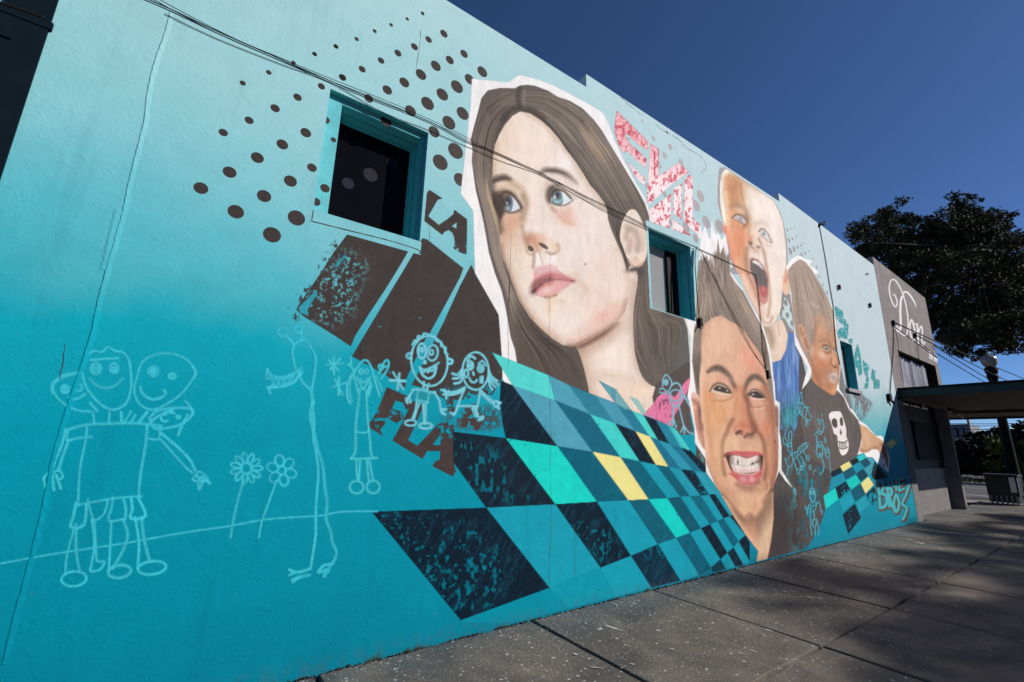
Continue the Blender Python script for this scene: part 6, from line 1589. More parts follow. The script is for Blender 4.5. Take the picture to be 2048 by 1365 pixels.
# windows: casing set a little back, deep reveal, glass
def window(w, c_in, depth, glassmat, mats, pane_extra=None, label=None):
    x0, x1, z0, z1 = w
    win = MB()
    y0 = 0.0; yc = 0.055
    # opening sides down to the casing
    win.quad((x1, 0, z0), (x1, yc, z0), (x1, yc, z1), (x1, 0, z1)); win.quad((x0, yc, z0), (x0, 0, z0), (x0, 0, z1), (x0, yc, z1))
    win.quad((x0, 0, z1), (x1, 0, z1), (x1, yc, z1), (x0, yc, z1)); win.quad((x0, yc, z0), (x1, yc, z0), (x1, 0, z0), (x0, 0, z0))
    wo = win.build('window', mats[0], bld)
    if label: wo['label'] = label
    i0, i1, k0, k1 = x0 + c_in[0], x1 - c_in[1], z0 + c_in[2], z1 - c_in[3]
    cs = MB()
    for bx in ((x0, i0, z0, z1), (i1, x1, z0, z1), (i0, i1, k1, z1), (i0, i1, z0, k0)):
        cs.box(bx[0] + .001, bx[1] - .001, yc, yc + 0.03, bx[2] + .001, bx[3] - .001)
    cs.build('casing', M['frame'], wo)
    rv = MB(); ya, yb = yc + 0.012, depth
    rv.quad((i1, ya, k0), (i1, yb, k0), (i1, yb, k1), (i1, ya, k1)); rv.quad((i0, yb, k0), (i0, ya, k0), (i0, ya, k1), (i0, yb, k1))
    rv.quad((i0, ya, k1), (i1, ya, k1), (i1, yb, k1), (i0, yb, k1)); rv.quad((i0, yb, k0), (i1, yb, k0), (i1, ya, k0), (i0, ya, k0))
    # stepped mouldings round the reveal
    for d_, t_ in ((0.10, 0.014), (0.17, 0.026)):
        yy = yc + d_
        if yy + 0.02 < yb:
            rv.box(i1 - t_, i1 - .001, yy, yb, k0, k1 - .001); rv.box(i0 + .001, i0 + t_, yy, yb, k0, k1 - .001); rv.box(i0 + t_, i1 - t_, yy, yb, k1 - t_, k1 - .001)
    rv.build('reveal', mats[1], wo)
    MB().box(i0 + .02, i1 - .02, depth - 0.004, depth + 0.004, k0 - .001, k1 - .02).build('pane', glassmat, wo)
    MB().box(i0, i1, depth + 0.02, depth + 0.04, k0 - .02, k1 + .02).build('backing', M['black'], wo)
    return wo, (i0, i1, k0, k1)
w1, in1 = window(WIN[0], (0.115, 0.040, 0.03, 0.055), 0.27, M['glassdark'], (M['reveal'], M['reveal']), label='near window with dark glass in a deep teal reveal')
for u, v, r_ in ((696, 367, .052), (741, 350, .066), (785, 325, .052)):
    d = ray(u, v); t = (CAM_D + 0.2645) / d.y; c = Vector((d.x * t, 0.2645, CAM_H + d.z * t))
    MB().quad(*[(c.x + r_ * math.cos(k * .314), c.y, c.z + r_ * math.sin(k * .314)) for k in range(20)]).build('painted_spot', M['glassdot'], w1)
w2, in2 = window(WIN[1], (0.012, 0.035, 0.012, 0.045), 0.26, M['glassdark'], (M['reveal'], M['reveal']), label='middle window with pale blind behind the girl')
# pale blind with fine slats, a dark sash stile on its right
for k in range(40):
    z = in2[2] + 0.02 + k * (in2[3] - in2[2] - 0.05) / 40
    mb = MB(); mb.quad((in2[0] + .03, 0.246, z), (in2[1] - 0.262, 0.246, z), (in2[1] - 0.262, 0.234, z + 0.024), (in2[0] + .03, 0.234, z + 0.024)); mb.build('blind_slat', M['blind'], w2)
MB().box(in2[1] - 0.26, in2[1] - 0.028, 0.20, 0.255, in2[2], in2[3] - 0.028).build('sash', M['black'], w2)
w3, in3 = window(WIN[2], (0.03, 0.03, 0.03, 0.04), 0.22, M['glassdark'], (M['reveal'], M['reveal']), label='small far window with dark shutter')
MB().box(WIN[2][0] - .03, WIN[2][1] + .05, -0.05, 0.02, WIN[2][2] - 0.075, WIN[2][2] - 0.004).build('sill', M['palepanel'], w3, bevel=0.006)
MB().box(WIN[2][0] + .10, WIN[2][1] - .05, 0.14, 0.17, WIN[2][2] + .06, WIN[2][3] - .08).build('shutter', M['fascia'], w3)
for u, v, r_ in ((651, 240, .034), (667, 280, .022), (650, 377, .036), (632, 404, .034), (772, 243, .05)):
    d = ray(u, v); t = (CAM_D + 0.0545) / d.y; c = (d.x * t, CAM_H + d.z * t)
    MB().quad(*[(c[0] + r_ * math.cos(k * .314), 0.0545, c[1] + r_ * math.sin(k * .314)) for k in range(20)]).build('painted_spot', M['dot'], w1)
# sill block of the near window (flush, outlined by cracks)
MB().box(0.49, 1.40, -0.0002, 0.01, 3.10, 3.222).build('sill', M['wall'], w1)

# plaster seam, cracks
def ribbon(pts, wd, off, name, mat, seed=0, jit=0.3):
    r = random.Random(seed); P_ = [W(u, v, off) for u, v in spline(pts, 6)]
    mb = MB(); prev = None
    for i, (x, z) in enumerate(P_):
        a = P_[max(0, i - 1)]; b = P_[min(len(P_) - 1, i + 1)]
        dx, dz = b[0] - a[0], b[1] - a[1]; L_ = math.hypot(dx, dz) or 1
        w_ = wd * r.uniform(1 - jit, 1 + jit) * 0.5
        nx, nz = -dz / L_ * w_, dx / L_ * w_; jx = r.uniform(-1, 1) * wd * jit; 
        cur = ((x + nx + jx, -off, z + nz), (x - nx + jx, -off, z - nz))
        if prev: mb.quad(prev[0], cur[0], cur[1], prev[1])
        prev = cur
    return mb.build(name, mat, bld)
def ridge(pts, wd, h_, name, mat, seed=0):
    r = random.Random(seed); P_ = [W(u, v) for u, v in spline(pts, 8)]; mb = MB(); prev = None
    for i, (x, z) in enumerate(P_):
        hh = h_ * r.uniform(0.75, 1.1); jx = r.uniform(-.0015, .0015); w_ = wd * r.uniform(.85, 1.1)
        cur = ((x - w_ + jx, 0.0005, z), (x - w_ * .2 + jx, -hh, z), (x + w_ * 2.4 + jx, 0.0005, z))
        if prev:
            mb.quad(prev[0], cur[0], cur[1], prev[1]); mb.quad(prev[1], cur[1], cur[2], prev[2])
        prev = cur
    return mb.build(name, mat, bld, smooth=False)
ridge([(341, 25), (330, 70), (312, 120), (297, 180), (290, 240), (275, 300), (258, 370), (245, 430), (225, 500), (200, 590), (180, 680), (160, 740)], 0.010, 0.0045, 'plaster_seam', M['wall'], 3)
ridge([(160, 740), (140, 800), (115, 880), (100, 940), (85, 1020), (60, 1120), (30, 1230), (5, 1330)], 0.010, 0.003, 'plaster_seam', M['wall'], 4)
ridge([(235, 420), (222, 470), (205, 540)], 0.02, 0.003, 'plaster_seam', M['wall'], 5)
ribbon([(620, 442), (700, 462), (780, 482), (836, 500), (838, 508)], 0.008, 0.0012, 'crack', M['crack'], 1)
ribbon([(627, 420), (624, 440)], 0.006, 0.0012, 'crack', M['crack'], 2)
ribbon([(1022, 470), (1021, 520), (1019, 560), (1017, 600), (1016, 660), (1017, 700), (1016, 740)], 0.0026, 0.0012, 'crack', M['crack'], 3, .5)
ribbon([(1020, 560), (1019, 590), (1017, 612)], 0.006, 0.0013, 'crack', M['crack'], 4, .4)
ribbon([(1101, 500), (1100, 560), (1099, 620), (1098, 680), (1097, 720), (1099, 760), (1100, 830)], 0.0020, 0.0012, 'crack', M['crack'], 5, .6)
ribbon([(1097, 672), (1096, 700)], 0.006, 0.0013, 'crack', M['crack'], 6, .4)
ribbon([(1099, 800), (1102, 870), (1100, 940), (1103, 1010), (1100, 1100), (1098, 1180)], 0.003, 0.0012, 'crack', M['crack'], 7, .6)
ribbon([(1312, 772), (1311, 800), (1313, 830), (1314, 868)], 0.005, 0.0012, 'crack', M['crack'], 8, .5)
ribbon([(912, 637), (960, 642), (998, 648)], 0.004, 0.0012, 'crack', M['crack'], 9, .6)
ribbon([(1481, 368), (1484, 395), (1492, 425), (1498, 448)], 0.006, 0.0012, 'crack', M['crack'], 10, .6)
for k, q in enumerate((((1238, 190), (1252, 205), (1268, 218), (1285, 232)), ((1311, 248), (1322, 258), (1334, 266), (1342, 270)), ((1345, 272), (1356, 278), (1370, 292)), ((1400, 312), (1410, 325), (1412, 338), (1402, 346)), ((1360, 290), (1380, 300), (1400, 312)),
                       ((842, 60), (838, 100), (832, 140)), ((130, 690), (125, 730), (118, 760)), ((100, 940), (92, 985), (90, 1010)), ((860, 480), (858, 455), (853, 425)), ((1150, 1050), (1148, 1100), (1150, 1150)))):
    ribbon(list(q), 0.006 if k < 5 else 0.003, 0.0012, 'crack', M['crack'], 20 + k, .7)
# chipped hollow in the parapet
ribbon([(1333, 262), (1336, 268)], 0.03, 0.0013, 'crack', M['crack'], 40, .3)

# ================================================================ the mural: every painted figure is a skin of paint on the wall
def to_lin(a):
    return np.where(a <= 0.04045, a / 12.92, ((a + 0.055) / 1.055) ** 2.4)
cr, cu, cf = np.array(CR), np.array(CU), np.array(_F)
def paint_on(L, name, off, label=None):
    off *= 0.085      # coats of paint, a fraction of a millimetre apart
    A = L.a; rgb = L.rgb.copy(); have = A > 0.004; cur = have.astype(np.float32)
    for _ in range(3):        # carry colour a little past the edge so rims stay clean
        w_ = box_blur(cur, 1); c_ = box_blur(rgb * cur[..., None], 1)
        fill = (~have) & (w_ > 1e-4)
        rgb[fill] = (c_ / np.maximum(w_, 1e-4)[..., None])[fill]
        have = have | fill; cur = have.astype(np.float32)
    X, Y = L.X.astype(np.float64), L.Y.astype(np.float64)
    d = ((X - 1024) / FPX)[..., None] * cr + (-(Y - 682.5) / FPX)[..., None] * cu + cf
    t = (CAM_D - off) / d[..., 1]
    px = d[..., 0] * t; pz = CAM_H + d[..., 2] * t
    top = np.vectorize(top_at)(px[::1, ::1]) if px.size < 4000 else None
    if top is None:
        top = np.full(px.shape, 6.3)
        for a_, b_, za, zb in TOPS:
            k = (px >= a_) & (px < b_); top[k] = (za + (zb - za) * (px[k] - a_) / (b_ - a_))
        k = px >= 13.99; top[k] = 6.6 - (px[k] - 14) * 0.03
    ok = (pz > 0.012) & (pz < top - 0.004)
    for (x0, x1, z0, z1) in WIN:
        ok &= ~((px > x0) & (px < x1) & (pz > z0) & (pz < z1))
    mx = np.maximum(np.maximum(A[:-1, :-1], A[1:, :-1]), np.maximum(A[:-1, 1:], A[1:, 1:]))
    okc = ok[:-1, :-1] & ok[1:, :-1] & ok[:-1, 1:] & ok[1:, 1:]
    cell = (mx > 0.02) & okc
    ii, jj = np.nonzero(cell)
    idx = np.arange(L.H * L.W).reshape(L.H, L.W)
    F_ = np.stack([idx[ii + 1, jj], idx[ii + 1, jj + 1], idx[ii, jj + 1], idx[ii, jj]], 1)
    used = np.unique(F_); remap = np.full(L.H * L.W, -1); remap[used] = np.arange(len(used)); F_ = remap[F_]
    co = np.stack([px.ravel()[used], np.full(len(used), -off), pz.ravel()[used]], 1)
    me = bpy.data.meshes.new(name)
    me.vertices.add(len(co)); me.vertices.foreach_set('co', co.astype(np.float32).ravel())
    me.loops.add(F_.size); me.loops.foreach_set('vertex_index', F_.astype(np.int32).ravel())
    me.polygons.add(len(F_)); me.polygons.foreach_set('loop_start', np.arange(0, F_.size, 4, dtype=np.int32))
    at = me.attributes.new('paint', 'FLOAT_COLOR', 'POINT')
    cc = np.concatenate([np.clip(to_lin(np.clip(rgb, 0, 1)) / KEXP, 0, 0.88).reshape(-1, 3)[used], A.ravel()[used][:, None]], 1)
    at.data.foreach_set('color', cc.astype(np.float32).ravel())
    me.update(); me.validate()
    o = link(name, me, bld, M['mural'])
    if label: o['label'] = label
    return o
paint_on(paint_bars(), 'painted_bars', 0.0020, 'dark slanted bars and letters LA and FLA below the near window')
paint_on(paint_evil(), 'painted_word', 0.0022, 'pink speckled word EVIL')
paint_on(paint_tag(), 'painted_word', 0.0022, 'teal spray letters by the far window')
paint_on(paint_bros(), 'painted_word', 0.0022, 'teal letters BRO with brown shadow')
paint_on(paint_dark_ground(), 'painted_ground', 0.0030, 'dark brown scratched background paint')
paint_on(paint_girl(), 'painted_portrait', 0.0040, 'painted girl with long brown hair looking up')
paint_on(paint_pink_patch(), 'painted_patch', 0.0050, 'pink patch under the bird drawing')
paint_on(paint_checks(), 'painted_checkerboard', 0.0060, 'large skewed teal, navy and yellow checkerboard')
paint_on(paint_shouting_boy(), 'painted_portrait', 0.0055, 'painted blond boy shouting')
paint_on(paint_turned_child(), 'painted_portrait', 0.0075, 'painted child looking right in a skull shirt')
paint_on(paint_small_checks(), 'painted_checkerboard', 0.0085, 'small checkerboard near the shop')
paint_on(paint_boy(), 'painted_portrait', 0.0095, 'painted boy baring his teeth')
for k, (f_, lb) in enumerate(((draw_ground_line, 'long pale ground line'), (draw_family, 'line drawing of four heads on one body'), (draw_monster, 'line drawing of a long-legged monster'), (draw_long_girl, 'line drawing of a girl in a long dress'),
               (draw_curly_boy, 'line drawing of a curly-haired smiling boy'), (draw_long_haired_girl, 'line drawing of a long-haired girl'), (draw_bird, 'line drawing of a bird'), (draw_shirt_doodles, 'chalk figures below the blue vest'))):
    paint_on(f_(), 'line_drawing', 0.0105 + 0.0009 * k, lb)
for k in (0, 1):
    paint_on(draw_flower(k), 'line_drawing', 0.0130, ('spiky flower drawing', 'round-petalled flower drawing')[k])
# dots: round on the wall
disc = bpy.data.meshes.new('painted_dot'); disc.from_pydata([(math.cos(k * math.pi / 14), 0, math.sin(k * math.pi / 14)) for k in range(28)], [], [tuple(range(28))]); disc.materials.append(M['dot'])
disc2 = bpy.data.meshes.new('painted_dot_grey'); disc2.from_pydata([(math.cos(k * math.pi / 14), 0, math.sin(k * math.pi / 14)) for k in range(28)], [], [tuple(range(28))]); disc2.materials.append(M['greydot'])
def dot(u, v, hw, me=disc, off=0.0003):
    x, z = W(u, v, off); xa, _ = W(u - hw, v, off); xb, _ = W(u + hw, v, off)
    o = link('painted_dot', me, bld); o.location = (x, -off, z); r_ = max(0.012, (xb - xa) / 2 * 0.97); o.scale = (r_, 1, r_)
for X_, Y_, h_ in ((1410, 484, 20), (1561, 422, 18), (1705, 366, 15), (1827, 315, 15), (1951, 271, 16), (1990, 451, 23), (1867, 503, 23), (1728, 566, 27), (1598, 630, 30), (1447, 700, 29), (1297, 771, 30), (1776, 772, 34), (1640, 840, 37), (1495, 917, 41),
                   (1334, 1001, 44), (1167, 1094, 47), (1812, 975, 30), (1687, 1053, 41), (1534, 1140, 45), (1370, 1231, 52), (1722, 1267, 54), (1580, 1365, 56)):
    dot(X_ / 2.904, Y_ / 2.904, h_ / 2.904)
for X_, Y_, h_ in ((712, 79, 12), (623, 111, 11), (529, 146, 12), (434, 182, 13), (329, 228, 14), (209, 271, 16), (85, 315, 16), (836, 197, 23), (747, 231, 20), (665, 273, 22), (569, 310, 22), (471, 353, 21), (361, 403, 22), (247, 451, 23), (953, 314, 23), (870, 350, 25), (789, 384, 31),
                   (703, 434, 33), (606, 480, 31), (507, 524, 30), (399, 573, 28), (1059, 418, 30), (985, 462, 30), (912, 505, 37), (827, 550, 36), (741, 602, 40), (642, 645, 34), (945, 660, 37), (865, 714, 40), (779, 767, 34), (904, 878, 46), (815, 944, 46), (930, 1045, 38)):
    dot(600 + X_ / 2.904, Y_ / 2.904, h_ / 2.904)
for X_, Y_, h_ in ((517, 260, 18), (295, 548, 18), (605, 690, 18), (697, 540, 28), (962, 675, 36), (872, 810, 36), (795, 975, 28), (1135, 925, 40)):
    dot(1220 + X_ / 7.984, 210 + Y_ / 7.984, h_ / 7.984, disc2)
for X_, Y_, h_ in ((1125, 418, 58), (1062, 572, 55), (1218, 838, 60), (1430, 905, 66), (552, 392, 34), (845, 500, 24), (895, 920, 55), (265, 260, 26), (650, 850, 30), (1050, 1095, 42)):
    dot(1260 + X_ / 7.984, 340 + Y_ / 7.984, h_ / 7.984, disc2)
for X_, Y_, h_ in ((1225, 840, 10), (1268, 825, 7), (1303, 805, 6), (1245, 965, 14), (1287, 945, 10), (1328, 920, 7), (1360, 900, 5), (1262, 1095, 20), (1305, 1068, 16), (1348, 1046, 11), (1388, 1025, 8), (1425, 1000, 6), (1395, 1140, 12), (1440, 1120, 9), (1480, 1100, 6), (1530, 1190, 7), (1575, 1285, 9),
                   (1605, 1400, 8), (1650, 1500, 8), (1700, 1590, 9)):
    dot(1370 + X_ / 5.985, 320 + Y_ / 5.985, h_ / 5.985, disc2)

# ================================================================ cables and fittings on the wall
def wpt(u, v, off):
    x, z = W(u, v, off); return Vector((x, -off, z))
def cable(name, pts, r_, off, label, grp='cables along the mural wall', mat=None):
    P_ = [wpt(u, v, off if not isinstance(off, (list, tuple)) else off[min(i, len(off) - 1)]) for i, (u, v) in enumerate(spline(pts, 5))]
    o = MB().tube(P_, r_, 6).build(name, mat or M['cable'], smooth=True)
    return tag(o, label, 'cable', grp)
cable('wall_cable', [(284, -6), (340, 18), (450, 70), (560, 118), (660, 162), (740, 196), (860, 244), (935, 284), (985, 302), (1080, 346), (1170, 392), (1250, 430), (1305, 458), (1392, 494)], 0.0042, 0.010, 'thicker upper black cable crossing the girl’s forehead')
cable('wall_cable', [(310, -6), (360, 22), (470, 78), (580, 124), (662, 158), (780, 205), (900, 258), (980, 300), (1078, 344), (1100, 356), (1180, 402), (1255, 438), (1300, 460)], 0.0028, 0.014, 'thin black cable twisted round the thicker upper cable')
cable('wall_cable', [(330, 28), (430, 76), (560, 128), (660, 165), (760, 222), (850, 258), (930, 292), (1000, 322), (1070, 346), (1120, 372), (1200, 418), (1262, 446), (1305, 464), (1390, 500)], 0.0024, 0.006, 'lowest thin cable sagging over the near window')
cable('wall_cable', [(1392, 494), (1402, 500), (1440, 517), (1470, 531), (1500, 545), (1511, 550)], 0.005, 0.012, 'black cable from the middle window to the shouting mouth')
cable('wall_cable', [(1511, 550), (1513, 560), (1516, 580), (1519, 610), (1523, 660), (1526, 700), (1531, 735), (1533, 744)], 0.006, 0.012, 'black cable hanging from the shouting mouth')
cable('wall_cable', [(1524, 660), (1530, 685), (1532, 715), (1532, 740)], 0.004, 0.014, 'short loose cable loop beside the hanging cable')
cable('wall_cable', [(1402, 500), (1407, 512), (1420, 540), (1445, 590), (1470, 640), (1500, 695), (1531, 738)], 0.003, 0.008, 'slanting thin wire across the grinning boy’s forehead')
cable('wall_cable', [(1425, 545), (1450, 596), (1480, 652), (1508, 705), (1532, 740)], 0.0025, 0.007, 'second slanting wire just above the first on the grinning boy')
cable('wall_cable', [(1388, 500), (1386, 540), (1388, 590), (1390, 634)], 0.012, 0.02, 'grey conduit down the right edge of the middle window', mat=M['frame'])
cable('wall_cable', [(1393, 494), (1390, 520), (1392, 560), (1396, 610), (1399, 640)], 0.006, 0.03, 'dark cable beside the conduit at the middle window')
cable('wall_cable', [(1639, 452), (1645, 485), (1652, 525), (1660, 575), (1666, 610), (1668, 640), (1672, 690), (1680, 730)], 0.007, 0.010, 'dark rod running down beside the turned child')
cable('wall_cable', [(1787, 650), (1787, 690), (1784, 735), (1781, 770), (1780, 798)], 0.010, 0.02, 'thin conduit down to the small box by the shop')
cable('wall_cable', [(-10, 2), (20, 13), (55, 24), (88, 36)], 0.007, 0.16, 'short black wire in front of the dark navy band')
def fitting(u, v, kind, label):
    p = wpt(u, v, 0.0); root = empty('wall_hook' if kind != 'box' else 'junction_box', p)
    tag(root, label, 'hook' if kind != 'box' else 'box', 'fittings on the mural wall')
    if kind == 'eye':
        MB().tube([p + Vector((0, 0.01, -0.015)), p + Vector((0, -0.035, -0.015))], 0.018, 8).build('bolt', M['black'], root)
        ring = [p + Vector((0.045 * math.cos(t * .5236), -0.03, 0.02 + 0.05 * math.sin(t * .5236))) for t in range(13)]
        MB().tube(ring, 0.016, 6).build('ring', M['black'], root)
    elif kind == 'pin':
        MB().tube([p + Vector((-0.04, 0.0, -0.01)), p + Vector((0.04, -0.04, 0.01))], 0.016, 8).build('bolt', M['black'], root)
    elif kind == 'hook':
        MB().tube([p + Vector((-.05, 0.02, 0)), p + Vector((-.02, -.06, -.02)), p + Vector((.06, -.07, .0)), p + Vector((.10, -.07, .07))], 0.026, 7).build('bolt', M['fascia'], root)
    else:
        MB().box(p.x - .08, p.x + .08, -0.06, 0.0, p.z - .09, p.z + .09).build('case', M['black'], root, bevel=0.01)
        MB().tube([p + Vector((.08, -.05, -.09)), p + Vector((.16, -.06, -.12))], 0.03, 7).build('nozzle', M['black'], root)
fitting(1676, 577, 'eye', 'left black eyebolt above the teal spray letters')
fitting(1738, 613, 'eye', 'right black eyebolt near the grey shop wall')
fitting(1732, 549, 'pin', 'small black pin high beside the grey shop wall')
fitting(1639, 450, 'hook', 'dark hook on the parapet edge')
fitting(1776, 796, 'box', 'small black floodlight box beside the canopy')
p = wpt(1398, 644, 0.0)
fb = empty('cable_clamp', p); tag(fb, 'black clamp at the lower right of the middle window', 'clamp')
MB().box(p.x - .03, p.x + .03, -0.04, 0.0, p.z - .07, p.z + .05).build('case', M['black'], fb, bevel=0.008)
MB().tube([p + Vector((-.03, -.03, -.06)), p + Vector((-.06, -.05, -.12))], 0.012, 6).build('strap', M['black'], fb)
p = wpt(1534, 746, 0.0)
fb = empty('cable_clamp', p); tag(fb, 'black clamp at the end of the hanging cable', 'clamp')
MB().box(p.x - .02, p.x + .025, -0.03, 0.0, p.z - .09, p.z + .04).build('case', M['black'], fb, bevel=0.006)
MB().tube([p + Vector((.01, -.02, -.08)), p + Vector((.06, -.03, -.07))], 0.010, 6).build('strap', M['black'], fb)
# dark navy band with cross straps up the wall at the left
dp = empty('dark_band', (-1.16, -0.04, 0)); tag(dp, 'upright dark navy band at the left end of the mural', 'dark_band')
MB().box(-1.27, -1.075, -0.018, 0.0, 0, 5.7).build('band_panel', M['navy'], dp)
for z in (1.2, 3.86, 5.2):
    MB().box(-1.285, -1.062, -0.024, 0.0, z, z + 0.05).build('strap', M['navy'], dp)

# ================================================================ the shop: grey end of the block, canopy over the pavement
shop = empty('corner_shop', (17, 0.3, 0)); tag(shop, 'grey stucco corner shop with white script Don above a dark canopy', 'shop')
XS0, XS1 = 14.0, 18.66
up = MB()
gt = lambda x: 6.6 - (x - 14) * 0.03
TX0, TX1, TZ0, TZ1 = 14.75, 18.28, 3.0, 4.18
xs = [XS0, TX0, TX1, XS1]
for a, b in zip(xs[:-1], xs[1:]):
    spans = [(2.85, TZ0), (TZ1, None)] if a == TX0 else [(2.85, None)]
    for z0, z1 in spans:
        if z1 is None: up.quad((a, 0, z0), (b, 0, z0), (b, 0, gt(b)), (a, 0, gt(a)))
        else: up.quad((a, 0, z0), (b, 0, z0), (b, 0, z1), (a, 0, z1))
    up.quad((a, 0, gt(a)), (b, 0, gt(b)), (b, TH, gt(b)), (a, TH, gt(a)))
up.quad((XS0, TH, 6.2), (XS0, 0, 6.2), (XS0, 0, gt(XS0)), (XS0, TH, gt(XS0)))
up.quad((XS1, 0, 0), (XS1, 12, 0), (XS1, 12, gt(XS1)), (XS1, 0, gt(XS1)))
up.build('facade', M['greywall'], shop)
MB().box(14.02, 18.6, TH + .01, 12, -0.2, 6.1).build('shop_body', M['black'], shop)
tw = MB(); 
for q in (((TX1, 0, TZ0), (TX1, .22, TZ0), (TX1, .22, TZ1), (TX1, 0, TZ1)), ((TX0, 0, TZ1), (TX1, 0, TZ1), (TX1, .22, TZ1), (TX0, .22, TZ1)), ((TX0, .22, TZ0), (TX0, 0, TZ0), (TX0, 0, TZ1), (TX0, .22, TZ1))): tw.quad(*q)
tro = tw.build('transom_window', M['metal'], shop); tro['label'] = 'wide transom opening covered by crumpled lilac sheeting'
# crumpled sheeting
mb = MB(); r = random.Random(12); nx = 34
for k in range(nx):
    xa = TX0 + (TX1 - 0.35 - TX0) * k / nx; xb = TX0 + (TX1 - 0.35 - TX0) * (k + 1) / nx
    ya = 0.15 + 0.03 * math.sin(k * 1.7) + 0.02 * math.sin(k * 0.6); yb = 0.15 + 0.03 * math.sin((k + 1) * 1.7) + 0.02 * math.sin((k + 1) * 0.6)
    mb.quad((xa, ya, TZ0), (xb, yb, TZ0), (xb, yb, TZ1 - 0.05), (xa, ya, TZ1 - 0.05))
mb.build('sheeting', M['sheet'], tro)
# white script and the small line under it
def script_layer():
    L = Layer(1770, 548, 1880, 732, 0.55)
    D = lambda *p: T(1740, 540, 5.25, p)
    wh = (228, 224, 226)
    L.line(D((248, 258), (268, 280), (285, 340), (275, 385), (255, 380), (225, 320), (204, 230), (205, 150), (230, 105), (265, 110), (300, 160), (335, 230), (365, 320), (385, 410), (398, 500), (400, 590), (390, 660), (372, 690), (345, 680), (300, 645), (272, 625), (262, 605), (280, 595), (300, 620), (292, 640)), 2.6, wh, 1, 0.9)
    L.line(D((338, 280), (325, 320), (318, 420), (322, 520), (322, 600), (310, 640), (290, 640)), 4.4, wh, 1, 0.9)
    L.line(D((352, 245), (370, 232), (400, 245), (440, 295), (470, 350), (480, 390)), 3.6, wh, 1, 0.9, taper=(1, .4))
    L.line(D((432, 525), (418, 580), (425, 670), (445, 735), (462, 740), (472, 690), (465, 610), (445, 540), (432, 525)), 3.2, wh, 1, 0.9)
    L.line(D((445, 560), (470, 570), (490, 570)), 2, wh, 1, 0.9)
    L.line(D((496, 570), (500, 650), (508, 770)), 3.4, wh, 1, 0.9)
    L.line(D((503, 690), (520, 620), (540, 595), (550, 640), (545, 740), (558, 795), (572, 760)), 3.0, wh, 1, 0.9)
    for q in (((605, 850), (650, 870)), ((625, 860), (628, 930)), ((640, 880), (640, 938)), ((650, 890), (655, 945)), ((665, 880), (700, 905)), ((672, 890), (675, 955)), ((688, 900), (690, 965)), ((700, 910), (704, 972)), ((640, 905), (655, 915)), ((675, 925), (702, 945))):
        L.line(D(*q), 1.7, wh, 1, 0.7, smooth=False)
    L.a = np.clip(L.a, 0, 1)
    return L
o = paint_on(script_layer(), 'sign_lettering', 0.004, 'white painted script reading Don'); o.parent = shop; o.matrix_parent_inverse = Matrix.Translation(-Vector(shop.location))
# shop front below the canopy, set back
YF = 0.27
sf = MB(); sf.box(14.02, 14.45, YF - .27, YF + .1, 0, 2.9); sf.build('pier', M['greyplinth'], shop)
MB().box(14.45, 15.35, YF + .5, YF + .6, 0, 2.9).build('door_recess', M['black'], shop)
MB().box(14.45, 15.30, YF - .03, YF + .45, 0.0, 0.42).build('door_step', M['greyplinth'], shop, bevel=.01)
dr = MB().box(14.6, 15.25, YF + .40, YF + .45, 0.43, 2.5).build('door', M['metal'], shop)
MB().box(14.75, 15.1, YF + .385, YF + .399, 1.3, 2.35).build('door_glass', M['glassdark'], dr)
MB().box(15.35, 19.6, YF, YF + .2, 0, 0.62).build('plinth', M['greyplinth'], shop)
MB().box(15.35, 19.6, YF + .015, YF + .2, 0.62, 1.15).build('stall_riser', M['palepanel'], shop)
MB().box(15.35, 19.6, YF + .03, YF + .2, 1.15, 2.9).build('shop_panel', M['metal'], shop)
MB().box(16.2, 18.9, YF + .01, YF + .03, 1.45, 2.35).build('shop_window', M['black'], shop)
for a, b, c, d_ in ((16.12, 16.2, 1.4, 2.42), (18.9, 18.98, 1.4, 2.42), (16.2, 18.9, 1.38, 1.45), (16.2, 18.9, 2.35, 2.42)):
    MB().box(a, b, YF - .01, YF + .03, c, d_).build('window_frame', M['black'], shop)
MB().box(19.62, 20.25, YF - .02, YF + .5, 0, 0.9).build('corner_pier', M['greyplinth'], shop)
MB().box(19.68, 20.2, YF, YF + .45, 0.9, 2.92).build('corner_pier', M['postgrey'], shop)
MB().box(18.70, 20.2, YF + .2, YF + .6, 0, 2.92).build('corner_wall', M['metal'], shop)
# canopy
cn = empty('canopy', (18, -1.2, 2.9)); tag(cn, 'flat dark canopy roof over the pavement beside the mural', 'canopy')
CX0, CX1, CY0 = 14.22, 24.0, -2.42
roof = MB(); roof.box(CX0, CX1, CY0, -0.005, 3.03, 3.10); roof.box(20.3, CX1, 0.0, 6.0, 3.03, 3.10); roof.build('roof_deck', M['metal'], cn)
MB().box(CX0 - .03, CX0, CY0 - .03, -0.005, 2.90, 3.075).build('fascia', M['fascia'], cn)
MB().box(CX0 - .05, CX0 - .002, CY0 - .05, -0.005, 3.078, 3.125).build('roof_edge', M['black'], cn)
MB().box(CX0, CX1, CY0 - .03, CY0, 2.90, 3.075).build('fascia', M['fascia'], cn)
MB().box(CX1, CX1 + .03, CY0, 6.0, 2.88, 3.075).build('fascia', M['fascia'], cn)
k = 0; y = CY0 + 0.01
while y < -0.03:
    MB().box(CX0 + .002, CX1 - .002, y, y + 0.135, 2.952, 2.975).build('soffit_board', M['darkwood'], cn); y += 0.14
y = 0.02
while y < 5.9:
    MB().box(20.3, CX1 - .002, y, y + 0.135, 2.952, 2.975).build('soffit_board', M['darkwood'], cn); y += 0.14
MB().box(20.4, 20.5, -2.3, 0.2, 2.86, 2.948).build('beam', M['darkwood'], cn)
MB().tube([PX(1898, 815, 20.6), PX(1926, 835, 22.6)], 0.05, 6).build('brace', M['palepanel'], cn)
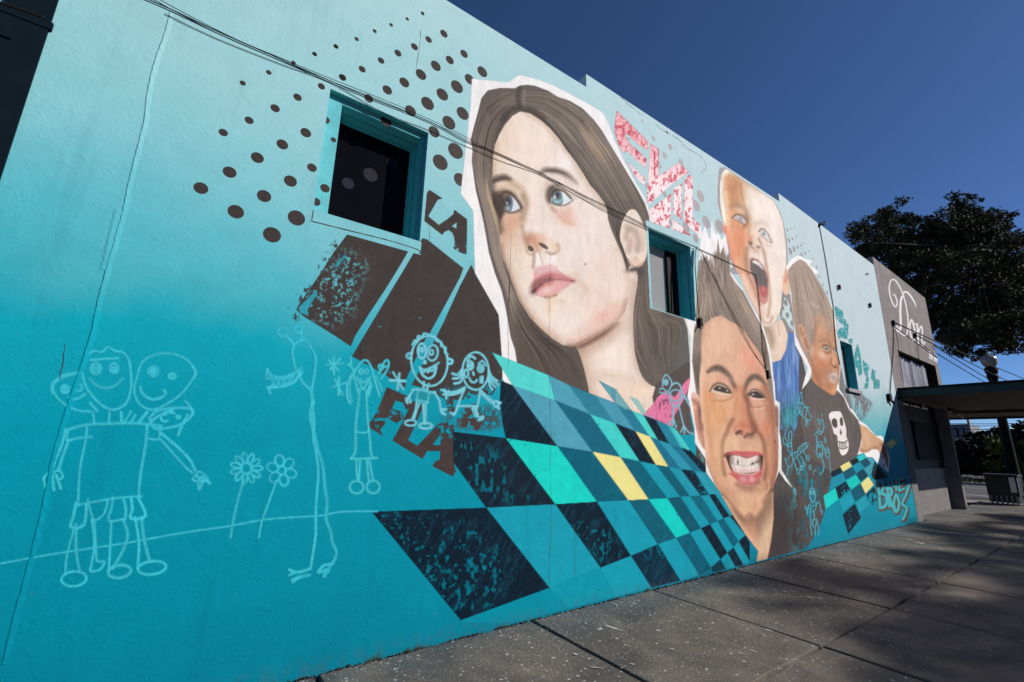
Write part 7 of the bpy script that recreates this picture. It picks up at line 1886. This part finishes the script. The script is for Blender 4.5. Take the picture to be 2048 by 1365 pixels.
for y_ in (-2.3,):
    MB().box(CX1 - .14, CX1 - .02, y_ - .06, y_ + .06, 0, 2.95).build('post', M['postgrey'], cn, bevel=.008)

# ================================================================ wires to the street
def air(name, a, b, r_, sag, label):
    P_ = []
    for k in range(15):
        t = k / 14; q = Vector(a).lerp(Vector(b), t); q.z -= sag * 4 * t * (1 - t); P_.append(q)
    return tag(MB().tube(P_, r_, 5).build(name, M['cable'], smooth=True), label, 'wire', 'wires leaving the shop front')
i1 = wpt(1790, 646, 0.06); i2 = wpt(1833, 671, 0.06); i3 = wpt(1867, 691, 0.04)
air('street_wire', i1, PX(2120, 784, 34), 0.016, 0.10, 'highest black wire from the insulator left of the script')
air('street_wire', i2, PX(2120, 808, 34), 0.015, 0.10, 'second black wire from the insulator under the script')
air('street_wire', i3, PX(2110, 826, 34), 0.014, 0.15, 'third black wire leaving the shop corner')
air('street_wire', i3 + Vector((0.1, -.02, -.25)), PX(2060, 812, 34), 0.014, 0.08, 'lowest black wire passing below the lamp')
for p, lb in ((i1, 'left black insulator on the grey shop wall'), (i2, 'right black insulator under the script')):
    rt = empty('insulator', (p.x, 0, p.z)); tag(rt, lb, 'insulator', 'insulators on the shop wall')
    MB().box(p.x - .035, p.x + .035, -.06, 0.0, p.z - .07, p.z + .07).build('bracket', M['black'], rt, bevel=.01)
    MB().tube([(p.x, -.05, p.z - .1), (p.x, -.02, p.z - 1.55 if p.x < 16 else p.z - 0.75)], 0.007, 5).build('drop_wire', M['cable'], rt)
for k, v in enumerate((847, 851, 858)):
    a_ = PX(1890, v, 62); b_ = PX(2110, v - 2, 62)
    air('street_wire', a_, b_, 0.03, 0.1, ('top', 'middle', 'bottom')[k] + ' of the far wires seen under the canopy')

# ================================================================ cross street and what stands beyond
for x, w_, c_ in ((28.55, .16, 'roadline'), (23.55, .14, 'roadline'), (35.4, .13, 'roadline')):
    tag(MB().quad((x, -50, -0.142), (x + w_, -50, -0.142), (x + w_, 110, -0.142), (x, 110, -0.142)).build('road_marking', M[c_]), kind='structure')
kb = MB().box(39.0, 39.3, -60, 120, -0.3, -0.02).build('kerb', M['concrete']); tag(kb, kind='structure')
sheet('verge', 39.3, 44.5, -60, 120, -0.03, M['ground'])
sheet('far_pavement', 44.5, 53.0, -60, 120, -0.015, M['concrete'])
mb = MB(); r = random.Random(3)
for k in range(5000):
    x, y = r.uniform(39.4, 44.4), r.uniform(-8, 22); h_ = r.uniform(.06, .2); a_ = r.uniform(0, 6.28)
    dx, dy = .05 * math.cos(a_), .05 * math.sin(a_)
    mb.quad((x - dx, y - dy, -.03), (x + dx, y + dy, -.03), (x + r.uniform(-.06, .06), y + r.uniform(-.06, .06), h_))
tag(mb.build('verge_grass', M['grass']), 'strip of rough grass across the side street', 'grass', kind='stuff')

def leaf_cloud(cents, n, size, seed):
    """n leaf quads spread through clumps (x, y, z, radius)"""
    rs = np.random.RandomState(seed); cents = np.array(cents, float); wts = cents[:, 3] ** 2.2; k = rs.choice(len(cents), n, p=wts / wts.sum())
    d = rs.normal(size=(n, 3)); d /= np.linalg.norm(d, axis=1)[:, None]
    rad = cents[k, 3] * rs.uniform(0.25, 1.0, n) ** 0.6 * rs.uniform(0.75, 1.15, n)
    c = cents[k, :3] + d * rad[:, None] * np.array([1, 1, 0.72])
    a = rs.normal(size=(n, 3)); a /= np.linalg.norm(a, axis=1)[:, None]
    b = np.cross(a, rs.normal(size=(n, 3))); b /= np.linalg.norm(b, axis=1)[:, None] + 1e-9
    s_ = size * rs.uniform(0.6, 1.4, n)[:, None]
    v = np.stack([c - a * s_, c + b * s_ * .45, c + a * s_, c - b * s_ * .45], 1).reshape(-1, 3)
    return v
def mesh_quads(name, v):
    me = bpy.data.meshes.new(name); n = len(v) // 4
    me.vertices.add(len(v)); me.vertices.foreach_set('co', v.astype(np.float32).ravel())
    me.loops.add(n * 4); me.loops.foreach_set('vertex_index', np.arange(n * 4, dtype=np.int32)); me.polygons.add(n); me.polygons.foreach_set('loop_start', np.arange(0, n * 4, 4, dtype=np.int32))
    me.update(); return me
def big_oak():
    """broad crown behind the shop: clumps fill the crown's volume, limbs reach each of them"""
    r = random.Random(31); c0 = PX(1790, 640, 34); base = Vector((34, c0.y, -0.1)); root = empty('oak_tree', base)
    tag(root, 'large dark oak rising behind the grey corner shop', 'tree')
    fork = base + Vector((0, -.4, 6.2))
    MB().tube([base - Vector((0, 0, .2)), base + Vector((.1, -.1, 3)), fork], .55, 10, .36).build('trunk', M['bark'], root, smooth=True)
    out = [(1694, 486), (1716, 452), (1745, 432), (1790, 430), (1840, 430), (1882, 434), (1902, 412), (1946, 408), (1976, 432), (1972, 458), (1990, 470), (2016, 462), (2044, 482), (2064, 520), (2084, 600), (2056, 680), (1996, 696), (1950, 684), (1902, 716), (1880, 670), (1850, 600), (1790, 545), (1730, 520)]
    def inside(x, y):
        c = False
        for k in range(len(out)):
            (xa, ya), (xb, yb) = out[k], out[k - 1]
            if (ya > y) != (yb > y) and x < (xb - xa) * (y - ya) / (yb - ya) + xa: c = not c
        return c
    clumps = []; limbs = MB(); hubs = []
    for k in range(12):
        u, v = r.uniform(1740, 2040), r.uniform(470, 640)
        if inside(u, v): hubs.append(PX(u, v, 34 + r.uniform(-3, 3)))
    for hb in hubs:
        md = fork.lerp(hb, .5) + Vector((0, 0, r.uniform(.2, 1.0)))
        limbs.tube([fork, fork.lerp(md, .5) + Vector((0, 0, .2)), md, hb], .20, 6, .06)
    n = 0
    while n < 230:
        u, v = r.uniform(1685, 2090), r.uniform(405, 722)
        if not inside(u, v): continue
        q = PX(u, v, 34 + r.gauss(0, 2.6)); n += 1
        hb = min(hubs, key=lambda w_: (w_ - q).length)
        limbs.tube([hb, hb.lerp(q, .5) + Vector((0, 0, r.uniform(-.1, .4))), q], .045, 4, .012)
        clumps.append((q.x, q.y, q.z, r.uniform(.25, .70)))
        for j in range(2):
            q2 = q + Vector((r.gauss(0, .6), r.gauss(0, .6), r.gauss(.1, .45))); limbs.tube([q, q2], .014, 3, .005); clumps.append((q2.x, q2.y, q2.z, r.uniform(.2, .5)))
    limbs.build('limbs', M['bark'], root, smooth=True)
    link('crown', mesh_quads('crown', leaf_cloud(clumps, 120000, 0.078, 21)), root, M['leaf'])
big_oak()
# tall palms on the far kerb, behind the viewer's right shoulder: their shade lies on the pavement
def palm_meshes(seed):
    r = random.Random(seed); H_ = 12.9
    tr = MB(); tr.tube([(0, 0, -.1), (.1, 0, 3), (.16, .05, 7), (.1, .0, 10.5), (0, 0, H_)], .24, 9, .17)
    fr = MB()
    for k in range(34):
        a_ = k * 2.4; el = r.uniform(-0.35, 1.15); L_ = r.uniform(1.7, 2.4); prev = None
        for j in range(9):
            t_ = j / 8; d_ = L_ * t_
            z = H_ + 0.1 + math.sin(el) * d_ - 0.42 * d_ * d_ * (0.55 if el > .4 else .35); q = math.cos(el) * d_
            c = Vector((q * math.cos(a_), q * math.sin(a_), z)); side = Vector((-math.sin(a_), math.cos(a_), 0))
            if j >= 3:
                for sg in (-1, 1):
                    for m_ in range(3):
                        o_ = c + side * sg * .02 + Vector((math.cos(a_), math.sin(a_), 0)) * (m_ * .07)
                        tip = o_ + side * sg * r.uniform(.35, .6) + Vector((math.cos(a_) * .35, math.sin(a_) * .35, -r.uniform(.1, .35)))
                        w_ = Vector((math.cos(a_), math.sin(a_), 0)) * .035
                        fr.quad(o_ - w_, o_ + w_, tip)
            if prev is not None: fr.quad(prev - side * .02, prev + side * .02, c + side * .02, c - side * .02)
            prev = c
    return tr, fr
palm_t, palm_f = palm_meshes(4)
for k, (x, y, s_) in enumerate(((22.4, -17.4, 1.0), (25.6, -17.5, .965), (29.3, -17.4, 1.0), (33.0, -17.5, .98), (19.6, -17.5, .90), (24.2, -18.2, .88), (27.6, -18.3, .87))):
    rt = empty('palm_tree', (x, y, -0.1)); rt.scale = (1, 1, s_); rt.rotation_euler = (0, 0, k * 1.3)
    tag(rt, ('second', 'fifth', 'sixth', 'farthest', 'nearest', 'third', 'fourth')[k] + ' tall palm on the far kerb counted from the camera end', 'palm', 'palms on the far kerb')
    if k == 0:
        pa = palm_t.build('trunk', M['bark'], None, smooth=True); pf = palm_f.build('crown', M['leaf'])
    else:
        pa = pa.copy(); pf = pf.copy(); col.objects.link(pa); col.objects.link(pf)
    for q in (pa, pf):
        q.parent = rt; q.matrix_parent_inverse = Matrix.Identity(4)
# unseen brick block, added across the street to cut skylight on the wall
rt = empty('added_brick_block', (14, -28, 0)); tag(rt, 'unseen dark brick block added across the street to cut skylight on the mural', 'building')
MB().box(-16, 46, -34, -23.5, -0.1, 9.2).build('wall', M['brick'], rt); MB().box(-16.2, 46.2, -34.2, -23.3, 9.2, 9.6).build('cornice', M['concrete'], rt)
for k in range(14):
    for z in (1.0, 5.2):
        MB().box(-14 + k * 4.2, -12 + k * 4.2, -23.52, -23.46, z, z + 2.4).build('window', M['glassdark'], rt)

# hedge and low dark building beyond the far pavement
zt = PX(1950, 874, 55).z
hd = empty('hedge', (55, 6, 0)); tag(hd, 'tall dark hedge across the side street', 'hedge')
cl = [(55.5 + random.Random(k).uniform(-.5, .5), -4 + k * .55, zt * f_, .75) for k in range(40) for f_ in (.15, .45, .75)]
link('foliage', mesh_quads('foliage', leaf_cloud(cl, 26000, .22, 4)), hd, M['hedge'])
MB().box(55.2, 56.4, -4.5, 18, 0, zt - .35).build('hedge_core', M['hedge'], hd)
def bush(u, v, X, rx, n, label, mat, seed):
    p = PX(u, v, X); rt = empty('shrub', (p.x, p.y, 0)); tag(rt, label, 'shrub', 'greenery across the side street')
    r = random.Random(seed); c_ = [(p.x + r.gauss(0, rx * .4), p.y + r.gauss(0, rx * .5), p.z - r.uniform(0, 1.0) * rx * 1.2, rx * r.uniform(.25, .5)) for _ in range(14)]
    link('foliage', mesh_quads('foliage', leaf_cloud(c_, n, .16, seed)), rt, mat)
    MB().tube([(p.x, p.y, 0), (p.x + .1, p.y, p.z * .5), (p.x, p.y, p.z - rx * .4)], .09, 6, .04).build('stem', M['bark'], rt)
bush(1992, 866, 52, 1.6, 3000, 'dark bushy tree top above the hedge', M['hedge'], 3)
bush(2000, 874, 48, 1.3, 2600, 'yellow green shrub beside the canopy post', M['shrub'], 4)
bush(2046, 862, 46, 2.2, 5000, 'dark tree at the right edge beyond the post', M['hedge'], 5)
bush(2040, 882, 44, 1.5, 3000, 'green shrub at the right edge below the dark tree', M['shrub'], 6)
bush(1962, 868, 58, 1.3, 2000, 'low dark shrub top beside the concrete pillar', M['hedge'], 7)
# far building with two windows and a pillar
fp = PX(1904, 848, 70); fq = PX(1936, 877, 70)
fb = empty('far_building', (70, fp.y, 0)); tag(fb, 'low grey building with two pale windows beyond the hedge', 'building')
MB().box(70, 76, fq.y - .2, fp.y + 6, 0, PX(1915, 849, 70).z).build('wall', M['farwall'], fb)
for u0, u1 in ((1908, 1917), (1921, 1930)):
    a_ = PX(u0, 858, 69.9); b_ = PX(u1, 873, 69.9)
    wf = MB().box(69.85, 69.99, b_.y, a_.y, b_.z - .1, a_.z + .1).build('window', M['black'], fb)
    MB().box(69.80, 69.845, b_.y + .2, a_.y - .1, b_.z, a_.z).build('pane', M['farglass'], wf)
a_ = PX(1933, 840, 64); b_ = PX(1945, 876, 64)
rt = empty('concrete_pillar', (64, b_.y, 0)); tag(rt, 'tall pale concrete pillar beside the far building', 'pillar')
MB().box(64, 64.6, b_.y, a_.y, 0, 7.6).build('shaft', M['concrete'], rt, bevel=.03); MB().box(63.9, 64.7, b_.y - .1, a_.y + .1, 7.6, 7.8).build('cap', M['concrete'], rt, bevel=.03)
# street lamp
gl = PX(1978, 722, 27.5); ly = gl.y
rt = empty('street_lamp', (27.5, ly, -0.1)); tag(rt, 'dark street lamp with a smoked globe above the canopy', 'street lamp')
MB().lathe((27.5, ly, 0), [(.26, -.1), (.26, .25), (.19, .5), (.165, 1.2), (.13, gl.z - .9), (.19, gl.z - .72), (.17, gl.z - .60)], 14).build('post', M['black'], rt, smooth=True)
MB().lathe((27.5, ly, gl.z), [(.15, -.60), (.20, -.50), (.22, -.34), (.16, -.28)], 14).build('collar', M['black'], rt, smooth=True)
MB().lathe((27.5, ly, gl.z), [(.15, -.28), (.24, -.14), (.27, 0), (.25, .12), (.16, .22), (.05, .27)], 16).build('globe', M['globe'], rt, smooth=True)
MB().lathe((27.5, ly, gl.z + .27), [(.08, 0), (.06, .05), (.02, .12)], 10).build('finial', M['palepanel'], rt, smooth=True)
# litter bin by the post
bp_ = GR(2011, 1011)
M['bin'] = mat_plain('black_bin_plastic', (0.016, 0.016, 0.018), 0.5, noise=0.3, scale=10)
rt = empty('litter_bin', (bp_.x, bp_.y, 0)); tag(rt, 'square black slatted litter bin on the corner pavement', 'bin')
bx, by = bp_.x + .35, bp_.y
MB().box(bx - .33, bx + .33, by - .34, by + .34, 0.08, .90).build('liner', M['bin'], rt)
MB().box(bx - .362, bx - .332, by - .35, by + .35, .30, .90).build('panel', M['bin'], rt); MB().box(bx - .35, bx + .35, by - .372, by - .342, .30, .90).build('panel', M['bin'], rt)
for k in range(6):
    MB().box(bx - .362, bx - .336, by - .32 + k * .115, by - .27 + k * .115, .03, .30).build('slat', M['postgrey'], rt)
MB().box(bx - .42, bx + .42, by - .42, by + .42, .90, .97).build('lid', M['bin'], rt, bevel=.015)
MB().box(bx - .385, bx - .372, by - .33, by - .20, .42, .88).build('notice', M['whitepaint'], rt)
MB().box(22.9, 23.19, -60, 120, -0.2, -0.006).build('corner_kerb', M['concrete'], pave)
sheet('corner_pavement', 20.3, 22.88, 0.42, 100, -0.012, M['concrete'])
